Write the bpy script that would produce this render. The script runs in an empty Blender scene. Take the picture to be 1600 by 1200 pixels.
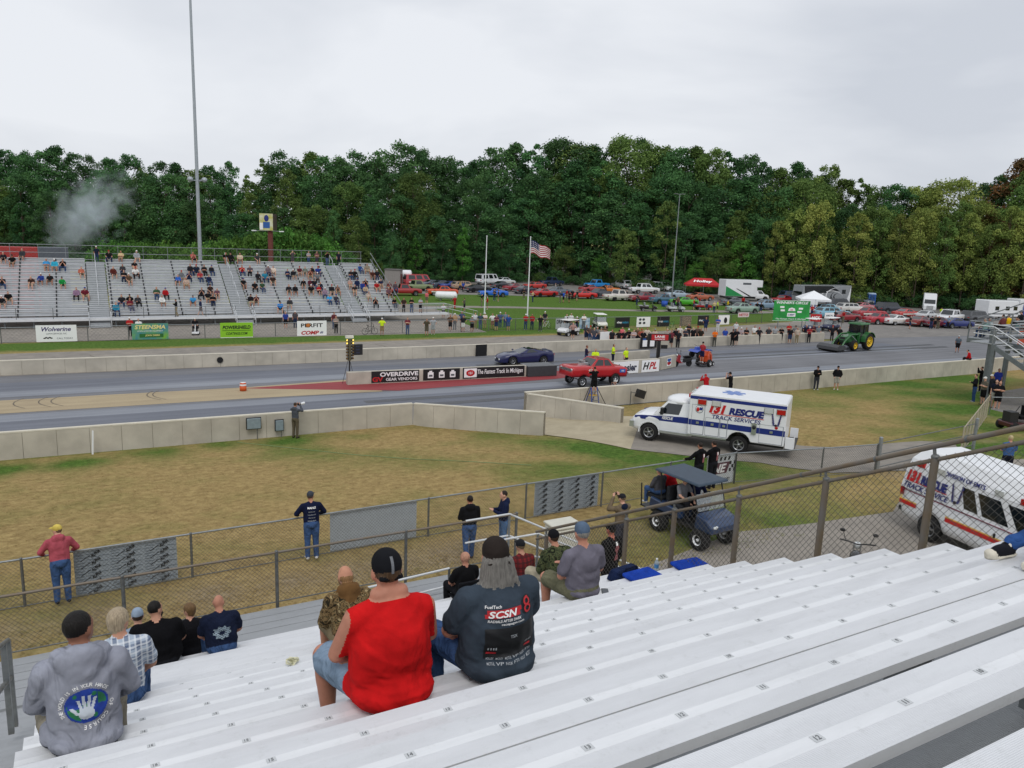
import bpy, bmesh, math, random
import numpy as np
from mathutils import Vector, Matrix, Euler, noise as mnoise
R = math.radians
random.seed(7)
rng = np.random.default_rng(7)
SC = bpy.context.scene
COL = SC.collection

# ------------------------------------------------------------------ camera
CAM_H, FPX, PITCH, YAW, ROLL = 10.0, 1200.0, R(11.026), R(60.744), R(2.2334)
fwd_h = Vector((math.cos(YAW), math.sin(YAW), 0)); right_h = Vector((math.sin(YAW), -math.cos(YAW), 0))
fwd = fwd_h*math.cos(PITCH) - Vector((0, 0, 1))*math.sin(PITCH)
up0 = Vector((0, 0, 1))*math.cos(PITCH) + fwd_h*math.sin(PITCH)
cam_right = right_h*math.cos(ROLL) + up0*math.sin(ROLL)
cam_up = up0*math.cos(ROLL) - right_h*math.sin(ROLL)
cd = bpy.data.cameras.new('camera'); cam = bpy.data.objects.new('camera', cd); COL.objects.link(cam)
cam.matrix_world = Matrix(((cam_right.x, cam_up.x, -fwd.x, 0), (cam_right.y, cam_up.y, -fwd.y, 0), (cam_right.z, cam_up.z, -fwd.z, CAM_H), (0, 0, 0, 1)))
cd.sensor_width = 36; cd.lens = 36*FPX/1600; cd.clip_end = 3000; cd.clip_start = 0.05
SC.camera = cam

# ------------------------------------------------------------------ overcast sky and sun
SUN_EL, SUN_AZ = R(52), R(200)
w = bpy.data.worlds.new('World'); SC.world = w; w.use_nodes = True
nt = w.node_tree; nt.nodes.clear()
out = nt.nodes.new('ShaderNodeOutputWorld'); bg = nt.nodes.new('ShaderNodeBackground'); bg.inputs[1].default_value = 0.1
sky = nt.nodes.new('ShaderNodeTexSky'); sky.sky_type = 'NISHITA'; sky.sun_disc = False
sky.sun_elevation = SUN_EL; sky.sun_rotation = SUN_AZ; sky.dust_density = 3; sky.air_density = 1.0
tc = nt.nodes.new('ShaderNodeTexCoord'); mp = nt.nodes.new('ShaderNodeMapping'); mp.inputs['Scale'].default_value = (1.0, 1.0, 3.2)
n1 = nt.nodes.new('ShaderNodeTexNoise'); n1.inputs['Scale'].default_value = 1.7; n1.inputs['Detail'].default_value = 5; n1.inputs['Roughness'].default_value = .5
n1.inputs['Distortion'].default_value = .35
cr = nt.nodes.new('ShaderNodeValToRGB')
cr.color_ramp.elements[0].position = .36; cr.color_ramp.elements[0].color = (6.3, 6.65, 7.3, 1)
cr.color_ramp.elements[1].position = .62; cr.color_ramp.elements[1].color = (8.6, 8.85, 9.3, 1)
mx = nt.nodes.new('ShaderNodeMix'); mx.data_type = 'RGBA'; mx.inputs[0].default_value = .94
L = nt.links.new
L(tc.outputs['Generated'], mp.inputs[0]); L(mp.outputs[0], n1.inputs['Vector']); L(n1.outputs[0], cr.inputs[0])
L(sky.outputs[0], mx.inputs[6]); L(cr.outputs[0], mx.inputs[7]); L(mx.outputs[2], bg.inputs[0]); L(bg.outputs[0], out.inputs[0])
sd = bpy.data.lights.new('sun', 'SUN'); sd.energy = 1.1; sd.angle = R(25); sd.color = (1, .97, .93)
sun = bpy.data.objects.new('sun', sd); COL.objects.link(sun)
# the sky's sun_rotation turns from +Y towards +X
sdir = Vector((math.sin(SUN_AZ)*math.cos(SUN_EL), math.cos(SUN_AZ)*math.cos(SUN_EL), math.sin(SUN_EL)))
sun.rotation_euler = sdir.to_track_quat('Z', 'Y').to_euler(); sun.location = (0, 0, 60)
SC.view_settings.view_transform = 'Standard'; SC.view_settings.look = 'None'; SC.view_settings.exposure = 0.0; SC.view_settings.gamma = 1
SC.cycles.max_bounces = 5; SC.cycles.diffuse_bounces = 2; SC.cycles.glossy_bounces = 2; SC.cycles.transparent_max_bounces = 8
SC.cycles.volume_bounces = 3; SC.cycles.volume_step_rate = 2.0

# ------------------------------------------------------------------ measured ground points
def tz(X, Y):                       # near side bank rises towards the stands
    z = 1.7*min(1.0, max(0.0, (36-Y)/18.5)); d4 = ((X-25.8)**2+(Y-26.5)**2)**2/1785
    return z+(.9-z)*math.exp(-d4) if d4 < 9 else z   # level stretch of the drive
def ray(x, y):
    d = cam_right*((x-800)/FPX) - cam_up*((y-600)/FPX) + fwd
    return d
def G(x, y, z=0.0):
    d = ray(x, y); t = (z-CAM_H)/d.z
    return Vector((d.x*t, d.y*t, z))
def GT(x, y):
    z = 0.0
    for _ in range(30):
        p = G(x, y, z); z = .5*z+.5*tz(p.x, p.y)
    return Vector((p.x, p.y, tz(p.x, p.y)))
def GX(x, y, X):
    d = ray(x, y); t = X/d.x; return Vector((X, d.y*t, CAM_H+d.z*t))
def GY(x, y, Y):
    d = ray(x, y); t = Y/d.y; return Vector((d.x*t, Y, CAM_H+d.z*t))
def px_m(p):                        # metres per photo pixel at p
    return (Vector(p)-Vector((0, 0, CAM_H))).dot(fwd)/FPX

# ------------------------------------------------------------------ materials
MATS = {}
def srgb(c):
    if isinstance(c, str):
        c = c.lstrip('#'); c = tuple(int(c[i:i+2], 16)/255 for i in (0, 2, 4))
        return tuple(x/12.92 if x <= .04045 else ((x+.055)/1.055)**2.4 for x in c)
    return tuple(c)
def mat(name, col=(.5, .5, .5), rough=.6, metal=0, var=.12, scale=6, bump=0, bscale=40, spec=.5, coat=0, alpha=1, emit=0, coord='Object', detail=4, var2=0, scale2=.5, trans=0, col2=None):
    if name in MATS: return MATS[name]
    m = bpy.data.materials.new(name); m.use_nodes = True; MATS[name] = m
    t = m.node_tree; b = t.nodes['Principled BSDF']; c = srgb(col)
    b.inputs['Roughness'].default_value = rough; b.inputs['Metallic'].default_value = metal
    b.inputs['Specular IOR Level'].default_value = spec; b.inputs['Coat Weight'].default_value = coat; b.inputs['Coat Roughness'].default_value = .08
    b.inputs['Alpha'].default_value = alpha
    b.inputs['Transmission Weight'].default_value = trans
    b.inputs['Base Color'].default_value = (*c, 1)
    if emit: b.inputs['Emission Color'].default_value = (*c, 1); b.inputs['Emission Strength'].default_value = emit
    if var or bump or var2:
        co = t.nodes.new('ShaderNodeTexCoord')
        n = t.nodes.new('ShaderNodeTexNoise'); n.inputs['Scale'].default_value = scale; n.inputs['Detail'].default_value = detail
        t.links.new(co.outputs[coord], n.inputs['Vector'])
        rp = t.nodes.new('ShaderNodeValToRGB'); rp.color_ramp.elements[0].position = .3; rp.color_ramp.elements[1].position = .7
        lo = tuple(max(0, x*(1-var)) for x in c); hi = srgb(col2) if col2 else tuple(min(1, x*(1+var)) for x in c)
        rp.color_ramp.elements[0].color = (*lo, 1); rp.color_ramp.elements[1].color = (*hi, 1)
        t.links.new(n.outputs[0], rp.inputs[0]); src = rp.outputs[0]
        if var2:
            n2 = t.nodes.new('ShaderNodeTexNoise'); n2.inputs['Scale'].default_value = scale2; n2.inputs['Detail'].default_value = 3
            t.links.new(co.outputs[coord], n2.inputs['Vector'])
            mr = t.nodes.new('ShaderNodeMapRange'); mr.inputs[1].default_value = .3; mr.inputs[2].default_value = .7
            mr.inputs[3].default_value = 1-var2; mr.inputs[4].default_value = 1+var2
            t.links.new(n2.outputs[0], mr.inputs[0])
            mm = t.nodes.new('ShaderNodeMix'); mm.data_type = 'RGBA'; mm.blend_type = 'MULTIPLY'; mm.inputs[0].default_value = 1
            t.links.new(src, mm.inputs[6]); t.links.new(mr.outputs[0], mm.inputs[7]); src = mm.outputs[2]
        t.links.new(src, b.inputs['Base Color'])
        if bump:
            nb = t.nodes.new('ShaderNodeTexNoise'); nb.inputs['Scale'].default_value = bscale; nb.inputs['Detail'].default_value = 3
            t.links.new(co.outputs[coord], nb.inputs['Vector'])
            bp = t.nodes.new('ShaderNodeBump'); bp.inputs['Strength'].default_value = bump; bp.inputs['Distance'].default_value = .02
            t.links.new(nb.outputs[0], bp.inputs['Height']); t.links.new(bp.outputs[0], b.inputs['Normal'])
    return m
def hairmat(c):
    n0 = 'hair_'+c
    if n0 in MATS: return MATS[n0]
    m = mat(n0, c, rough=.6, var=.3, scale=30, spec=.3); t = m.node_tree; co = t.nodes.new('ShaderNodeTexCoord'); mp_ = t.nodes.new('ShaderNodeMapping'); mp_.inputs['Scale'].default_value = (60, 60, 7); n = t.nodes.new('ShaderNodeTexNoise'); n.inputs['Scale'].default_value = 1.5; n.inputs['Detail'].default_value = 4
    t.links.new(co.outputs['Object'], mp_.inputs[0]); t.links.new(mp_.outputs[0], n.inputs['Vector'])
    for q in t.nodes:
        if q.type == 'VALTORGB': t.links.new(n.outputs[0], q.inputs[0])
    bp = t.nodes.new('ShaderNodeBump'); bp.inputs['Strength'].default_value = .9; bp.inputs['Distance'].default_value = .012; t.links.new(n.outputs[0], bp.inputs['Height']); t.links.new(bp.outputs[0], t.nodes['Principled BSDF'].inputs['Normal']); return m
def cloth(c): return mat('cloth_'+c, c, rough=.95, var=.16, scale=9, bump=.6, bscale=14, spec=.15)
def paint(c): return mat('paint_'+c, c, rough=.28, var=.05, scale=3, coat=.5, spec=.5)
def flat(c, rough=.5): return mat('flat_%s_%g' % (c, rough), c, rough=rough, var=.05, scale=4)
def skin(c='b5806a'): return mat('skin_'+c, c, rough=.6, var=.1, scale=14, spec=.3)
GALV = mat('galvanised', '8d9295', rough=.45, metal=.55, var=.15, scale=12)
GALVD = mat('galvanised_dark', '6b6d6c', rough=.5, metal=.45, var=.25, scale=20)
RUSTY = mat('weathered_pipe', '85807a', rough=.55, metal=.4, var=.22, scale=5, col2='7a6a55')
ALU = mat('white_rail', 'd5d8da', rough=.35, metal=.35, var=.06)
WIRE = mat('fence_wire', '5c5a56', rough=.55, metal=.4, var=.2)
BLACK = mat('black_rubber', '141414', rough=.85, var=.2, scale=8)
DARK = mat('dark_trim', '1c1d1f', rough=.5, var=.1)
CHROME = mat('chrome', 'c8cacc', rough=.3, metal=.8, var=.03)
GLASS = mat('tinted_glass', '141a1d', rough=.06, var=.05, spec=.8, coat=.3)
WHITE = mat('white_paint', 'e4e6e8', rough=.35, var=.03, scale=2, coat=.2)
LAMPRED = mat('red_lens', 'b01818', rough=.15, var=.05, coat=.5)
LAMPCLR = mat('clear_lens', 'd8dcdc', rough=.1, var=.05, coat=.5, metal=.3)
AMBER = mat('amber_lens', 'd87a14', rough=.15, var=.05, coat=.5)

# ------------------------------------------------------------------ mesh building
class MB:
    def __init__(s): s.v = []; s.f = []; s.m = []; s.mats = []; s.sm = []
    def mi(s, m):
        if m is None: m = DARK
        if m not in s.mats: s.mats.append(m)
        return s.mats.index(m)
    def add(s, vs, fs, m, smooth=False):
        k = len(s.v); i = s.mi(m); s.v += [tuple(v) for v in vs]
        for f in fs: s.f.append(tuple(k+q for q in f)); s.m.append(i); s.sm.append(smooth)
        return s
    def box(s, c, d, m, rot=None, top=None):
        hx, hy, hz = d[0]/2, d[1]/2, d[2]/2; tx, ty = (top if top else (1, 1))
        vs = [Vector((x*hx*(tx if z > 0 else 1), y*hy*(ty if z > 0 else 1), z*hz)) for z in (-1, 1) for y in (-1, 1) for x in (-1, 1)]
        if rot is not None:
            q = rot if isinstance(rot, Matrix) else Matrix.Rotation(rot, 3, 'Z')
            vs = [q @ v for v in vs]
        c = Vector(c); vs = [v+c for v in vs]
        return s.add(vs, [(0, 2, 3, 1), (4, 5, 7, 6), (0, 1, 5, 4), (2, 6, 7, 3), (0, 4, 6, 2), (1, 3, 7, 5)], m)
    def bx(s, x0, x1, y0, y1, z0, z1, m): return s.box(((x0+x1)/2, (y0+y1)/2, (z0+z1)/2), (x1-x0, y1-y0, z1-z0), m)
    def tube(s, a, b, r0, m, r1=None, n=8, caps=True, smooth=True):
        a, b = Vector(a), Vector(b); r1 = r0 if r1 is None else r1; d = (b-a)
        if d.length < 1e-6: return s
        d.normalize(); u = d.orthogonal().normalized(); w_ = d.cross(u); vs = []
        for p, r in ((a, r0), (b, r1)):
            for i in range(n):
                t = 2*math.pi*i/n; vs.append(p+u*(r*math.cos(t))+w_*(r*math.sin(t)))
        fs = [(i, (i+1) % n, n+(i+1) % n, n+i) for i in range(n)]
        s.add(vs, fs, m, smooth)
        if caps: s.add(vs, [tuple(range(n-1, -1, -1)), tuple(range(n, 2*n))], m)
        return s
    def path(s, pts, r, m, n=8):
        for a, b in zip(pts, pts[1:]): s.tube(a, b, r, m, n=n)
        return s
    def lathe(s, prof, m, axis='Z', n=16, c=(0, 0, 0), smooth=True):
        c = Vector(c); vs = []
        for r, h in prof:
            for i in range(n):
                t = 2*math.pi*i/n; x, y = r*math.cos(t), r*math.sin(t)
                vs.append(c+(Vector((x, y, h)) if axis == 'Z' else Vector((x, h, y)) if axis == 'Y' else Vector((h, x, y))))
        fs = []
        for k in range(len(prof)-1):
            for i in range(n):
                q = (k*n+i, k*n+(i+1) % n, (k+1)*n+(i+1) % n, (k+1)*n+i); fs.append(q if axis != 'Y' else q[::-1])
        return s.add(vs, fs, m, smooth)
    def ell(s, c, r, m, n=10, rot=None):
        c = Vector(c); vs = []; fs = []; h = n//2+1
        for j in range(h+1):
            ph = math.pi*j/h
            for i in range(n):
                t = 2*math.pi*i/n; v = Vector((r[0]*math.sin(ph)*math.cos(t), r[1]*math.sin(ph)*math.sin(t), r[2]*math.cos(ph)))
                if rot is not None: v = rot @ v
                vs.append(c+v)
        for j in range(h):
            for i in range(n): fs.append((j*n+i, (j+1)*n+i, (j+1)*n+(i+1) % n, j*n+(i+1) % n))
        return s.add(vs, fs, m, True)
    def prism(s, poly, y0, y1, m, axis='Y'):       # poly in (a,b), extruded along axis
        n = len(poly)
        def P(a, b, h): return (a, h, b) if axis == 'Y' else ((h, a, b) if axis == 'X' else (a, b, h))
        vs = [P(a, b, y0) for a, b in poly]+[P(a, b, y1) for a, b in poly]
        fs = [tuple(range(n)), tuple(range(2*n-1, n-1, -1))]+[(i, n+i, n+(i+1) % n, (i+1) % n) for i in range(n)]
        return s.add(vs, fs, m)
    def mesh(s, name):
        me = bpy.data.meshes.new(name); me.from_pydata([tuple(v) for v in s.v], [], s.f)
        for m in s.mats: me.materials.append(m)
        me.polygons.foreach_set('material_index', s.m); me.polygons.foreach_set('use_smooth', s.sm)
        bm = bmesh.new(); bm.from_mesh(me); bmesh.ops.recalc_face_normals(bm, faces=bm.faces); bm.to_mesh(me); bm.free()
        me.update(); return me
    def build(s, name, parent=None, bevel=0):
        o = obj(name, s.mesh(name), parent)
        if bevel:
            b = o.modifiers.new('bevel', 'BEVEL'); b.width = bevel; b.segments = 2; b.limit_method = 'ANGLE'; b.angle_limit = R(40)
        return o
def obj(name, me, parent=None, loc=None, rz=None):
    o = bpy.data.objects.new(name, me); COL.objects.link(o)
    if parent is not None: o.parent = parent
    if loc is not None: o.location = loc
    if rz is not None: o.rotation_euler = (0, 0, rz)
    return o
def tag(o, label, cat, group=None):
    o['label'] = label; o['category'] = cat
    if group: o['group'] = group
    return o
def thing(name, label, cat, loc=(0, 0, 0), rz=0, group=None):
    o = bpy.data.objects.new(name, None); o.empty_display_size = .2; COL.objects.link(o)
    o.location = loc; o.rotation_euler = (0, 0, rz); return tag(o, label, cat, group)
def struct(name, me, parent=None):
    o = obj(name, me, parent); o['kind'] = 'structure'; return o
def kids(o): return KID.get(o.name, [])
def copy_tree(root, loc=None, rz=None, label=None, parent=None):
    c = root.copy(); COL.objects.link(c); c.parent = parent
    if loc is not None: c.location = loc
    if rz is not None: c.rotation_euler = (0, 0, rz)
    if label: c['label'] = label
    for ch in list(root.children): copy_tree(ch, parent=c)
    return c
ORD = ['first', 'second', 'third', 'fourth', 'fifth', 'sixth', 'seventh', 'eighth', 'ninth', 'tenth', 'eleventh', 'twelfth', 'thirteenth', 'fourteenth', 'fifteenth', 'sixteenth', 'seventeenth', 'eighteenth', 'nineteenth', 'twentieth']
TENS = {2: 'twenty', 3: 'thirty', 4: 'forty', 5: 'fifty', 6: 'sixty', 7: 'seventy', 8: 'eighty', 9: 'ninety'}
def ordn(i):                        # 0 -> first
    i += 1
    if i <= 20: return ORD[i-1]
    if i > 99: return 'hundred and '+ordn(i-101) if i > 100 else 'hundredth'
    t, u = divmod(i, 10)
    return TENS[t][:-1]+'ieth' if u == 0 else TENS[t]+'-'+ORD[u-1]

# lettering: the built-in font turned into thin raised mesh letters, in the XZ plane facing -Y
TXT = {}
TMPS = bpy.data.scenes.new('tmp')
def evaluated(o):
    TMPS.collection.objects.link(o); vl = TMPS.view_layers[0]; vl.update(); me = bpy.data.meshes.new_from_object(o.evaluated_get(vl.depsgraph)); return me
def text_mesh(txt, h, m, width=None, bold=0.0, shear=0.0, spacing=1.0, depth=.004):
    key = (txt, round(h, 3), m.name, width, bold, shear, spacing)
    if key in TXT: return TXT[key]
    cu = bpy.data.curves.new('lettering', 'FONT'); cu.body = txt; cu.size = 1; cu.offset = bold; cu.shear = shear; cu.space_character = spacing
    cu.align_x = 'CENTER'; cu.extrude = depth; cu.resolution_u = 3
    o = bpy.data.objects.new('tmp', cu); me = evaluated(o)
    bpy.data.objects.remove(o); bpy.data.curves.remove(cu)
    vs = np.empty(len(me.vertices)*3, dtype=np.float32); me.vertices.foreach_get('co', vs); vs = vs.reshape(-1, 3)
    if len(vs):
        mn, mxx = vs.min(0), vs.max(0); sy = h/max(1e-6, mxx[1]-mn[1]); sx = sy if width is None else width/max(1e-6, mxx[0]-mn[0])
        q = np.zeros_like(vs); q[:, 0] = (vs[:, 0]-(mn[0]+mxx[0])/2)*sx; q[:, 2] = (vs[:, 1]-(mn[1]+mxx[1])/2)*sy; q[:, 1] = -vs[:, 2]
        me.vertices.foreach_set('co', q.ravel())
    me.materials.clear(); me.materials.append(m); me.name = 'lettering'; me.update()
    TXT[key] = me; return me
def letter(txt, parent, loc, h, m, width=None, bold=0.0, shear=0.0, rot=(0, 0, 0), spacing=1.0, name='lettering'):
    o = obj(name, text_mesh(txt, h, m, width, bold, shear, spacing), parent, loc); o.rotation_euler = rot; return o
# ================================================================== ground, track and walls
def ground_mat():
    m = bpy.data.materials.new('dry_grass'); m.use_nodes = True; t = m.node_tree; b = t.nodes['Principled BSDF']
    b.inputs['Roughness'].default_value = 1; b.inputs['Specular IOR Level'].default_value = .1
    co = t.nodes.new('ShaderNodeTexCoord')
    def nz(sc, det=5, rough=.6):
        n = t.nodes.new('ShaderNodeTexNoise'); n.inputs['Scale'].default_value = sc; n.inputs['Detail'].default_value = det; n.inputs['Roughness'].default_value = rough
        t.links.new(co.outputs['Object'], n.inputs['Vector']); return n
    def ramp(src, a, b_, p0=.3, p1=.7):
        r = t.nodes.new('ShaderNodeValToRGB'); r.color_ramp.elements[0].position = p0; r.color_ramp.elements[1].position = p1
        r.color_ramp.elements[0].color = (*srgb(a), 1); r.color_ramp.elements[1].color = (*srgb(b_), 1); t.links.new(src, r.inputs[0]); return r
    fine = nz(3.4, 8, .8); dry = ramp(fine.outputs[0], '816c46', 'b7a06d', .32, .66)
    gfine = nz(4.5, 8, .75); grn = ramp(gfine.outputs[0], '39551f', '637f38', .35, .65)
    at = t.nodes.new('ShaderNodeAttribute'); at.attribute_name = 'green'
    big = nz(.35, 6, .65)
    ad = t.nodes.new('ShaderNodeMath'); ad.operation = 'MULTIPLY_ADD'; ad.inputs[1].default_value = 1.5; ad.inputs[2].default_value = -.75
    t.links.new(big.outputs[0], ad.inputs[0])
    ad2 = t.nodes.new('ShaderNodeMath'); ad2.operation = 'ADD'; ad2.use_clamp = True
    t.links.new(ad.outputs[0], ad2.inputs[0]); t.links.new(at.outputs['Fac'], ad2.inputs[1])
    mx = t.nodes.new('ShaderNodeMix'); mx.data_type = 'RGBA'
    t.links.new(ad2.outputs[0], mx.inputs[0]); t.links.new(dry.outputs[0], mx.inputs[6]); t.links.new(grn.outputs[0], mx.inputs[7])
    # bare sandy soil where the 'bare' attribute says so
    at2 = t.nodes.new('ShaderNodeAttribute'); at2.attribute_name = 'bare'
    sand = ramp(nz(6, 6).outputs[0], '7d6c4f', 'a8977a')
    mx2 = t.nodes.new('ShaderNodeMix'); mx2.data_type = 'RGBA'
    mid = nz(1.1, 5); am = t.nodes.new('ShaderNodeMath'); am.operation = 'MULTIPLY_ADD'; am.inputs[1].default_value = 1.6; am.inputs[2].default_value = -.8
    t.links.new(mid.outputs[0], am.inputs[0]); a3 = t.nodes.new('ShaderNodeMath'); a3.operation = 'ADD'
    t.links.new(am.outputs[0], a3.inputs[0]); t.links.new(at2.outputs['Fac'], a3.inputs[1])
    a4 = t.nodes.new('ShaderNodeMath'); a4.operation = 'MULTIPLY'; a4.use_clamp = True; t.links.new(a3.outputs[0], a4.inputs[0]); t.links.new(at2.outputs['Fac'], a4.inputs[1])
    t.links.new(a4.outputs[0], mx2.inputs[0]); t.links.new(mx.outputs[2], mx2.inputs[6]); t.links.new(sand.outputs[0], mx2.inputs[7])
    t.links.new(mx2.outputs[2], b.inputs['Base Color'])
    nb = nz(9, 6, .7); bp = t.nodes.new('ShaderNodeBump'); bp.inputs['Strength'].default_value = .9; bp.inputs['Distance'].default_value = .08
    t.links.new(nb.outputs[0], bp.inputs['Height']); t.links.new(bp.outputs[0], b.inputs['Normal'])
    return m
GRASSM = ground_mat()
def attr_sheet(name, xs, ys, zfun, gfun, bfun, m):
    vs = [(x, y, zfun(x, y)) for y in ys for x in xs]; nx = len(xs)
    fs = [(j*nx+i, j*nx+i+1, (j+1)*nx+i+1, (j+1)*nx+i) for j in range(len(ys)-1) for i in range(nx-1)]
    me = bpy.data.meshes.new(name); me.from_pydata(vs, [], fs); me.materials.append(m)
    a = me.attributes.new('green', 'FLOAT', 'POINT'); a.data.foreach_set('value', [gfun(v[0], v[1]) for v in vs])
    a = me.attributes.new('bare', 'FLOAT', 'POINT'); a.data.foreach_set('value', [bfun(v[0], v[1]) for v in vs])
    me.polygons.foreach_set('use_smooth', [True]*len(fs)); me.update(); return me
# base sheet out to the horizon
bx_ = [-900, -300, -100, 0, 100, 300, 900]; by_ = [-300, 17.5, 36, 60, 150, 400, 1200]
struct('ground', attr_sheet('ground', bx_, by_, lambda x, y: tz(x, y)-(.02 if y > 20 else .6), lambda x, y: .55, lambda x, y: 0, GRASSM))
# the lawn between the near wall and the stands: dry, with green along wall and drive
GREEN_SPOTS = [(px, py, r, a) for px, py, r, a in (
    (0, 735, 1.2, .9), (120, 725, 1.0, .9), (250, 708, 1.0, .9), (350, 692, .9, .8), (450, 690, 1.2, .9), (470, 705, 1.2, .7), (500, 715, 1.0, .5), (560, 684, .6, .4), (780, 680, 1.2, .6), (860, 690, 1.5, .7), (930, 700, 1.6, .9),
    (1000, 712, 2.0, 1.0), (1060, 722, 2.2, 1.0), (1120, 730, 2.2, 1.1), (1180, 738, 2.0, .9), (960, 728, 1.4, .8), (880, 735, 1.5, .8), (820, 733, 1.3, .6), (700, 725, 1.2, .35), (600, 718, 1.2, .3), (1230, 760, 1.5, .6), (1160, 805, 1.5, .7), (1100, 840, 1.6, .8), (1230, 812, 1.5, .9), (1290, 800, 1.4, .6), (1350, 780, 1.2, .3),
    (1240, 628, 2.5, .5), (1330, 612, 3, .7), (1420, 600, 3, 1.0), (1500, 592, 3, 1.2), (1540, 620, 3, 1.2), (1520, 640, 2.5, 1.1), (1480, 660, 2.0, .9), (1460, 680, 1.6, .8), (1430, 615, 2.4, .8), (1570, 700, 3, .9), (1550, 670, 2, .8), (1590, 650, 2, .8), (1370, 650, 1.5, .2), (60, 1000, 1, .2))]
GS = [(GT(px, py), r*1.25, a) for px, py, r, a in GREEN_SPOTS]
def green(x, y):
    g = 0
    for p, r, a in GS:
        d2 = (x-p.x)**2+(y-p.y)**2
        if d2 < 9*r*r: g = max(g, a*math.exp(-d2/(r*r)*.8))
    return .06+g*1.05
BS = [(GT(px, py), r, a) for px, py, r, a in ((0, 1000, 1.2, .9), (150, 968, 1.2, .9), (330, 930, 1.2, 1.), (450, 912, 1.0, 1.), (560, 895, 1.2, 1.), (700, 868, 1.3, 1.1), (760, 852, 1.2, 1.), (620, 880, 1.2, 1.), (840, 845, 1.2, .9), (900, 830, 1.0, .8), (1000, 830, .8, .7), (1240, 745, .9, .8), (1190, 760, .9, .8), (1320, 738, .8, .8), (1400, 728, 1.0, .8), (1530, 650, .8, .8), (1545, 690, .7, .7), (1390, 740, .8, .9))]
def bare(x, y):
    g = 0
    for p, r, a in BS:
        d2 = (x-p.x)**2+(y-p.y)**2
        if d2 < 9*r*r: g = max(g, a*math.exp(-d2/(r*r)))
    return g
xs = [-16+.45*i for i in range(200)]; ys = [-1.6+.42*i for i in range(92)]
struct('lawn', attr_sheet('lawn', xs, ys, lambda x, y: tz(x, y)+.006, green, bare, GRASSM))
# far-side lawns
def flat_sheet(name, pts, z, m, parent=None):
    bm = bmesh.new(); bm.faces.new([bm.verts.new((p[0], p[1], 0)) for p in pts]); bmesh.ops.triangulate(bm, faces=bm.faces[:])
    xs_, ys_ = [p[0] for p in pts], [p[1] for p in pts]
    if min(ys_) < 35 and min(xs_) > 10:
        for xx in np.arange(min(xs_)+.3, max(xs_), .5): bmesh.ops.bisect_plane(bm, geom=bm.verts[:]+bm.edges[:]+bm.faces[:], plane_co=(xx, 0, 0), plane_no=(1, 0, 0))
        for yy in np.arange(min(ys_)+.3, max(ys_), .5): bmesh.ops.bisect_plane(bm, geom=bm.verts[:]+bm.edges[:]+bm.faces[:], plane_co=(0, yy, 0), plane_no=(0, 1, 0))
    for yy in (17.5, 36.0):
        bmesh.ops.bisect_plane(bm, geom=bm.verts[:]+bm.edges[:]+bm.faces[:], plane_co=(0, yy, 0), plane_no=(0, 1, 0))
    for v in bm.verts: v.co.z = tz(v.co.x, v.co.y)+z
    bmesh.ops.recalc_face_normals(bm, faces=bm.faces)
    me = bpy.data.meshes.new(name); bm.to_mesh(me); bm.free()
    if sum(p.normal.z for p in me.polygons) < 0: me.flip_normals()
    me.materials.append(m); return struct(name, me, parent)
xs2 = [-40+2*i for i in range(90)]
def fl(name, y0, y1, gf, bf, step=.8, x0=-40, x1=140, z=.006):
    nx = int((x1-x0)/2)+1
    struct(name, attr_sheet(name, [x0+2*i for i in range(nx)], list(np.arange(y0, y1+step, step)), lambda x, y: z, gf, bf, GRASSM))
fl('grass_verge', 65.2, 71.6, lambda x, y: .35+.75*min(1, max(0, (y-66.8)/1.2)), lambda x, y: 1.0*max(0, 1-(y-65.2)/1.4), .4, -40, 54)
fl('far_lawn', 71.7, 115, lambda x, y: 1.15, lambda x, y: 0, 2, 28, 98, .008)
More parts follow.
